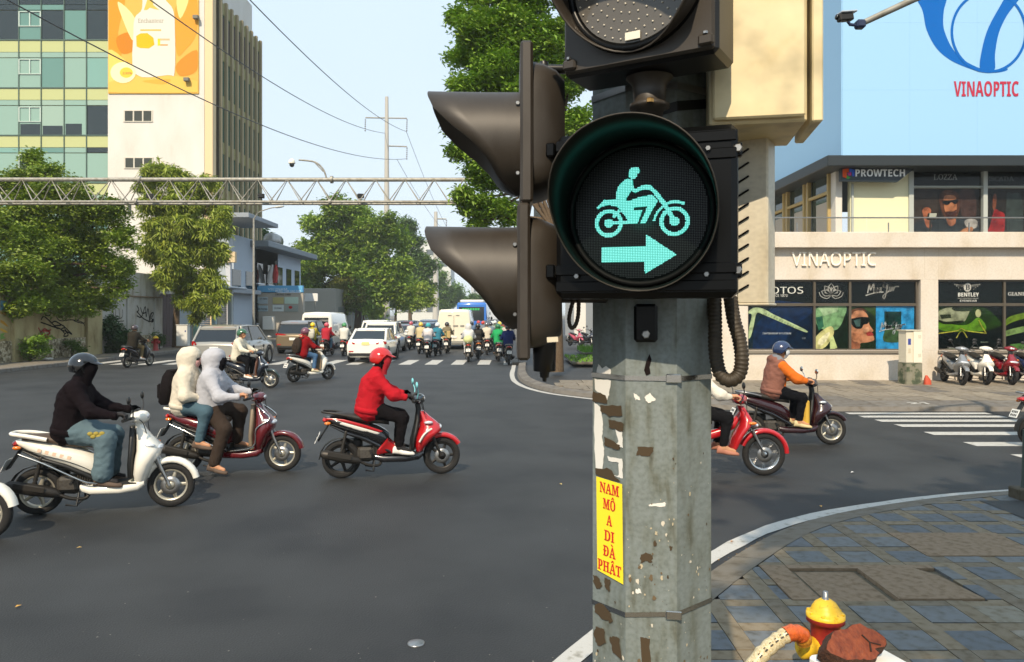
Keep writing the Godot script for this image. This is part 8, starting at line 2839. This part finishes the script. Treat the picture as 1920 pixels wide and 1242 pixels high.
func build_cars() -> void:
	var up := PI / 2
	var silver := paint("9a9890", 0.3); silver.metallic = 0.35
	var whitep := paint("e8e5da"); var bronze := paint("7a6a50", 0.35); bronze.metallic = 0.4; var grey := paint("6a7078", 0.3); grey.metallic = 0.4
	var c := car("parked_suv", "silver SUV turning at the junction with red tail lamps", {"L": 4.7, "W": 1.88, "H": 1.68, "belt": 1.08, "boot": 1.06, "hood": 1.04, "cab": [0.1, 0.5, 2.7, 3.45], "paint": silver, "wb": 2.7, "wr": 0.36, "suv": true, "lampy": 0.98, "lamph": 0.1, "lampw": 0.12, "platey": 0.78})
	place(c, Vector3(-11.5, 0, -29.2), up - 0.02)
	c = car("waiting_suv", "bronze SUV with dark rear window behind the silver one", {"L": 4.8, "W": 1.95, "H": 1.76, "belt": 1.12, "boot": 1.1, "hood": 1.08, "cab": [0.1, 0.4, 2.8, 3.5], "paint": bronze, "wb": 2.8, "wr": 0.37, "suv": true, "roof": mat("8c9096", 0.3, 0.3), "pillar": M.black, "lampy": 1.04, "lamph": 0.06, "lampw": 0.5, "platey": 0.8})
	place(c, at(548, 664, 40.2) * Vector3(1, 0, 1), up - 0.05)
	c = van("minibus", "white minibus with large rear window and grey side glass", {"L": 5.4, "W": 1.95, "H": 2.22, "paint": whitep, "wb": 3.1, "rear_window": [1.6, 0.62, 1.45], "nose": 0.55, "lampy": 1.15, "lamph": 0.4, "bumper": whitep})
	place(c, at(593, 0, 45.5) * Vector3(1, 0, 1), up)
	c = car("white_sedan", "white sedan stopped across the zebra crossing", {"L": 4.44, "W": 1.74, "H": 1.48, "belt": 0.96, "boot": 1.02, "hood": 0.94, "cab": [0.5, 1.3, 2.55, 3.4], "paint": whitep, "wb": 2.6, "wr": 0.31, "lampy": 0.86, "lampw": 0.28, "plate": mat("d8cf8a", 0.5), "platey": 0.84})
	place(c, Vector3(-6.35, 0, -32.8), up)
	c = car("white_suv", "white SUV standing just ahead of the white sedan", {"L": 4.6, "W": 1.86, "H": 1.7, "belt": 1.08, "boot": 1.06, "hood": 1.02, "cab": [0.1, 0.5, 2.6, 3.4], "paint": whitep, "wb": 2.65, "wr": 0.35, "suv": true})
	place(c, at(711, 0, 40.5) * Vector3(1, 0, 1), up)
	c = car("grey_sedan", "dark grey sedan in the middle lane behind the riders", {"L": 4.6, "W": 1.82, "H": 1.46, "belt": 0.95, "boot": 1.04, "hood": 0.94, "cab": [0.5, 1.3, 2.7, 3.5], "paint": grey, "wb": 2.7, "wr": 0.32, "lampy": 0.88, "lampw": 0.3})
	place(c, at(760, 0, 49.0) * Vector3(1, 0, 1), up)
	c = car("blue_car", "dark blue car past the grey sedan in the queue", {"L": 4.5, "W": 1.8, "H": 1.5, "belt": 0.98, "boot": 1.02, "hood": 0.96, "cab": [0.3, 0.9, 2.6, 3.4], "paint": paint("2c3a52"), "wb": 2.65})
	place(c, at(795, 0, 56.0) * Vector3(1, 0, 1), up)
	c = car("white_hatchback", "white car roof showing ahead of the white SUV", {"L": 4.5, "W": 1.85, "H": 1.72, "belt": 1.08, "boot": 1.06, "hood": 1.02, "cab": [0.1, 0.5, 2.6, 3.4], "paint": whitep, "wb": 2.65, "suv": true})
	place(c, at(700, 0, 50.0) * Vector3(1, 0, 1), up)
	c = car("dark_car", "dark car with glowing-red brake strip far in the queue", {"L": 4.5, "W": 1.82, "H": 1.6, "belt": 1.0, "boot": 1.02, "hood": 0.98, "cab": [0.1, 0.5, 2.6, 3.4], "paint": paint("23262b"), "wb": 2.65, "suv": true})
	place(c, at(760, 0, 62.0) * Vector3(1, 0, 1), up)
	c = car("far_car", "grey-blue car farthest back beside the white van", {"L": 4.5, "W": 1.82, "H": 1.62, "belt": 1.0, "boot": 1.02, "hood": 0.98, "cab": [0.1, 0.5, 2.6, 3.4], "paint": paint("5f6f86"), "wb": 2.65, "suv": true})
	place(c, at(802, 0, 70.0) * Vector3(1, 0, 1), up)
	c = van("white_van", "tall white cargo van with plain rear doors", {"L": 5.6, "W": 2.06, "H": 2.4, "paint": paint("e4ddc8"), "wb": 3.5, "side_windows": false, "nose": 0.6, "taper": 0.86, "lampy": 1.05, "lamph": 0.36, "bumper": mat("8a8880", 0.6)})
	place(c, at(851, 0, 45.5) * Vector3(1, 0, 1), up)
	var st := mb()
	box(st, Vector3(-0.012, 1.2, 0), Vector3(0.03, 1.7, 0.012), 0.0)
	part("door_gap", st, M.black, c)
	for q in [[2.05, -0.25, 0.22], [2.05, 0.22, 0.22], [1.42, -0.35, 0.3], [1.42, 0.1, 0.3], [1.42, 0.5, 0.24]]:
		st = mb()
		box(st, Vector3(-0.015, q[0], q[1]), Vector3(0.03, 0.05 if q[0] > 2 else 0.09, q[2]), 0.0)
		part("door_marking", st, mat("8d8a80", 0.6), c)
	c = van("city_bus", "blue city bus with dark rear window and route display", {"L": 10.5, "W": 2.45, "H": 3.05, "paint": paint("2f6fc4"), "wb": 5.6, "axr": 2.2, "wr": 0.48, "rear_window": [2.15, 1.1, 2.0], "nose": 0.98, "taper": 0.95, "glassw": 0.985, "lampy": 1.3, "lamph": 0.6}, "bus")
	place(c, at(884, 0, 60.0) * Vector3(1, 0, 1), up)
	st = mb()
	box(st, Vector3(2.0, 3.16, 0), Vector3(3.0, 0.24, 1.9), 0.08)
	part("roof_unit", st, mat("d9d6cc", 0.6), c)
	st = mb()
	for i in 7: box(st, Vector3(-0.024, 2.52, -0.65 + i * 0.2), Vector3(0.01, 0.16, 0.15), 0.0)
	var gm := mat("123018", 0.4)
	gm.emission_enabled = true; gm.emission = C("3fd06a"); gm.emission_energy_multiplier = 0.7
	part("route_display", st, gm, c)

# ---------- things at the foot of the picture ----------
func build_small() -> void:
	var hp := Vector3(1.603, 0.106, -3.87)
	hydrant("fire_hydrant", "red fire hydrant with yellow bonnet on the near pavement", hp, 0.577, "fire hydrants", 0.25).scale = Vector3(0.9, 1, 0.9)
	# printed wrapper rolled over the outlet
	var pr := thing("wrapper_roll", "orange and cream printed plastic wrapper rolled over the hydrant outlet", "wrapper", hp + Vector3(-0.3, 0.0, 0.12))
	var o := pr.position
	var path := smooth3([at(1395, 1275, 3.62), at(1425, 1232, 3.66), at(1455, 1204, 3.7), at(1482, 1188, 3.72), at(1502, 1190, 3.74), at(1508, 1204, 3.76)], 6)
	var cols := [["wrapper_body", 0, 17, "d9cfae"], ["wrapper_top", 16, 27, "d9682c"], ["wrapper_end", 26, 31, "c98a2c"]]
	for c in cols:
		var st := mb()
		var P := []; var R := []
		for i in range(c[1], mini(c[2], path.size())):
			P.append(path[i] - o); R.append(0.036 + 0.003 * sin(i * 2.1) + 0.002 * (i % 2) + (0.002 if c[1] else 0.0))
		tube(st, P, R, 14)
		part(c[0], st, patches(grain(c[3], M.weave, 6.0, 0.35), noise_tex(0.06, [[0.0, "b98d5a"], [0.35, "e8dcc0"], [0.6, "ffffff"], [1.0, "ffffff"]], 256, 3, 95), 7.0), pr)
	var mk := mb()
	for i in range(3, 18):
		if i % 2: continue
		var p: Vector3 = path[i] - o
		var t: Vector3 = (path[i + 1] - path[i]).normalized()
		var nz := Vector3(-0.15, 0.45, 0.9).normalized()
		box(mk, p + nz * 0.039, Vector3(0.018, 0.007, 0.002), 0.0, Basis(t, nz.cross(t).normalized(), nz).orthonormalized())
		box(mk, p + nz * 0.0385 + nz.cross(t) * 0.014, Vector3(0.01, 0.004, 0.002), 0.0, Basis(t, nz.cross(t).normalized(), nz).orthonormalized())
	part("printed_marks", mk, mat("2a2723", 0.5), pr)
	# foam box and the sawn log on it
	var bx := thing("foam_box", "white foam box under the sawn log", "box", Vector3(1.59, 0.1, -3.3), 0.3)
	var st := mb()
	box(st, Vector3(0, 0.2, 0), Vector3(0.36, 0.4, 0.4), 0.012)
	part("tub", st, mat("dcd9cf", 0.8), bx)
	st = mb()
	box(st, Vector3(0, 0.428, 0), Vector3(0.38, 0.05, 0.42), 0.012)
	part("lid", st, mat("e2dfd6", 0.8), bx)
	var lg := thing("sawn_log", "reddish-brown sawn piece of tree trunk lying on the foam box", "log", at(1594, 1222, 3.42))
	lg.scale = Vector3(0.82, 0.82, 0.82)
	var n := 40
	var prof := []
	for i in n:
		var a := TAU * i / n
		var r := 0.152 + 0.02 * sin(a * 2 + 0.6) + 0.012 * sin(a * 5 + 1.0) + rng.randf_range(-0.006, 0.006)
		if a > 2.9 and a < 3.9: r += 0.045 * sin((a - 2.9) * PI)
		if a > 5.7 and a < 6.0: r -= 0.03
		prof.append(r)
	var rings := []
	for e in [[1.0, 0.0], [1.03, 0.03], [1.0, 0.07], [0.97, 0.1], [0.93, 0.112]]:
		var q := PackedVector3Array()
		for i in n:
			var a := TAU * i / n
			var k: float = prof[i] * e[0] * (1.0 + rng.randf_range(-0.02, 0.02))
			q.append(Vector3(cos(a) * k, e[1], -sin(a) * k * 0.72))
		rings.append(q)
	var tilt := Basis(Vector3.RIGHT, 0.75) * Basis(Vector3.BACK, -0.1)
	st = mb()
	xf = Transform3D(tilt, Vector3.ZERO)
	loft(st, rings, false)
	part("bark", st, relief(patches(grain("4a2b18", M.weave, 5.0, 0.9), M.stain, 4.0), M.soft, 1.2), lg)
	st = mb()
	var top: PackedVector3Array = rings[-1]
	var inner := PackedVector3Array()
	for q in top: inner.append(Vector3(q.x * 0.5, 0.119, q.z * 0.5))
	loft(st, [top, inner], true)
	xf = Transform3D()
	part("cut_face", st, relief(patches(grain("8a4522", noise_tex(0.02, [[0.0, "8a6048"], [0.4, "d8c0a8"], [0.6, "f0e4d4"], [1.0, "ffffff"]], 256, 5, 97), 4.0, 0.7), M.stain, 3.0), M.soft, 0.6), lg)
	st = mb()
	xf = Transform3D(tilt, Vector3.ZERO)
	tube(st, [Vector3(0.03, 0.12, -0.04), Vector3(0.06, 0.121, 0.0), Vector3(0.05, 0.121, 0.05)], 0.005, 5)
	tube(st, [Vector3(0.06, 0.12, 0.0), Vector3(0.12, 0.118, 0.01)], 0.004, 5)
	xf = Transform3D()
	part("crack", st, mat("2c170c", 0.9), lg)
	# leaves and scraps on the asphalt
	var spots := [[148, 1030, "b99a5a", "dry yellow leaf on the road nearest the white scooter"], [33, 1140, "c79a4a", "curled tan leaf at the lower left of the road"], [1052, 910, "b8a46a", "small dry leaf on the road in front of the pole"], [1600, 888, "d5d6d4", "white scrap of paper on the side street"], [1540, 952, "a8884a", "brown leaf beside the white edge line"], [1372, 1018, "b07a3a", "orange-brown leaf beside the line near the pole"]]
	for q in spots:
		st = mb()
		var L := 0.05 if q[1] > 1000 else 0.07
		leaf(st, Vector3(-L * 0.5, 0.012, 0), Vector3(1, 0.12, 0.2).normalized(), Vector3.UP, L, L * 0.55)
		var lf := solo("fallen_leaf" if q[2] != "d5d6d4" else "paper_scrap", st, mat(q[2], 0.8), q[3], "leaf" if q[2] != "d5d6d4" else "paper")
		lf.position = gp(q[0], q[1]); lf.rotation.y = rng.randf() * TAU
	st = mb()
	lathe(st, [[0.055, 0.001], [0.055, 0.008], [0.048, 0.01], [0.0, 0.01]], 16)
	solo("metal_cap", st, M.steel, "small round metal cap set in the road", "cap").position = gp(780, 1208)
	# pale grit on the asphalt and crumbs along the kerb
	st = mb()
	for i in 260:
		var d := 4.5 + 22.0 * pow(rng.randf(), 1.6)
		var x := rng.randf_range(-0.7, 0.7) * d
		if x > 0.35 * d and d < 10.0: continue
		var s := rng.randf_range(0.003, 0.009)
		var c := Vector3(x, 0.004, -d)
		var po := []
		for j in 5: po.append(c + Vector3(cos(TAU * j / 5) * s * rng.randf_range(0.5, 1.3), 0.003, sin(TAU * j / 5) * s * rng.randf_range(0.5, 1.3)))
		for j in range(1, 4): tri(st, po[0], po[j], po[j + 1])
	var gr := part("road_grit", st, mat("86837a", 0.9), self)
	tag(gr, "pale grit specks scattered over the asphalt", "grit"); gr.set_meta("kind", "stuff")
	st = mb()
	for i in 700:
		var k := rng.randi_range(14, 52)
		if k + 1 >= near_kerb.size(): continue
		var p: Vector3 = near_kerb[k].lerp(near_kerb[k + 1], rng.randf())
		var t: Vector3 = (near_kerb[k + 1] - near_kerb[k]).normalized()
		p += Vector3(-t.z, 0, t.x) * (0.19 - absf(rng.randfn()) * 0.035)
		var s := rng.randf_range(0.004, 0.016)
		var a := rng.randf() * TAU
		leaf(st, p + Vector3(0, 0.006, 0), Vector3(cos(a), 0.25, sin(a)).normalized(), Vector3.UP, s * 2.2, s * 1.3)
	var kl := part("leaf_litter", st, mat("8a6a40", 0.9), self)
	tag(kl, "brown leaf crumbs gathered along the near kerb", "litter"); kl.set_meta("kind", "stuff")
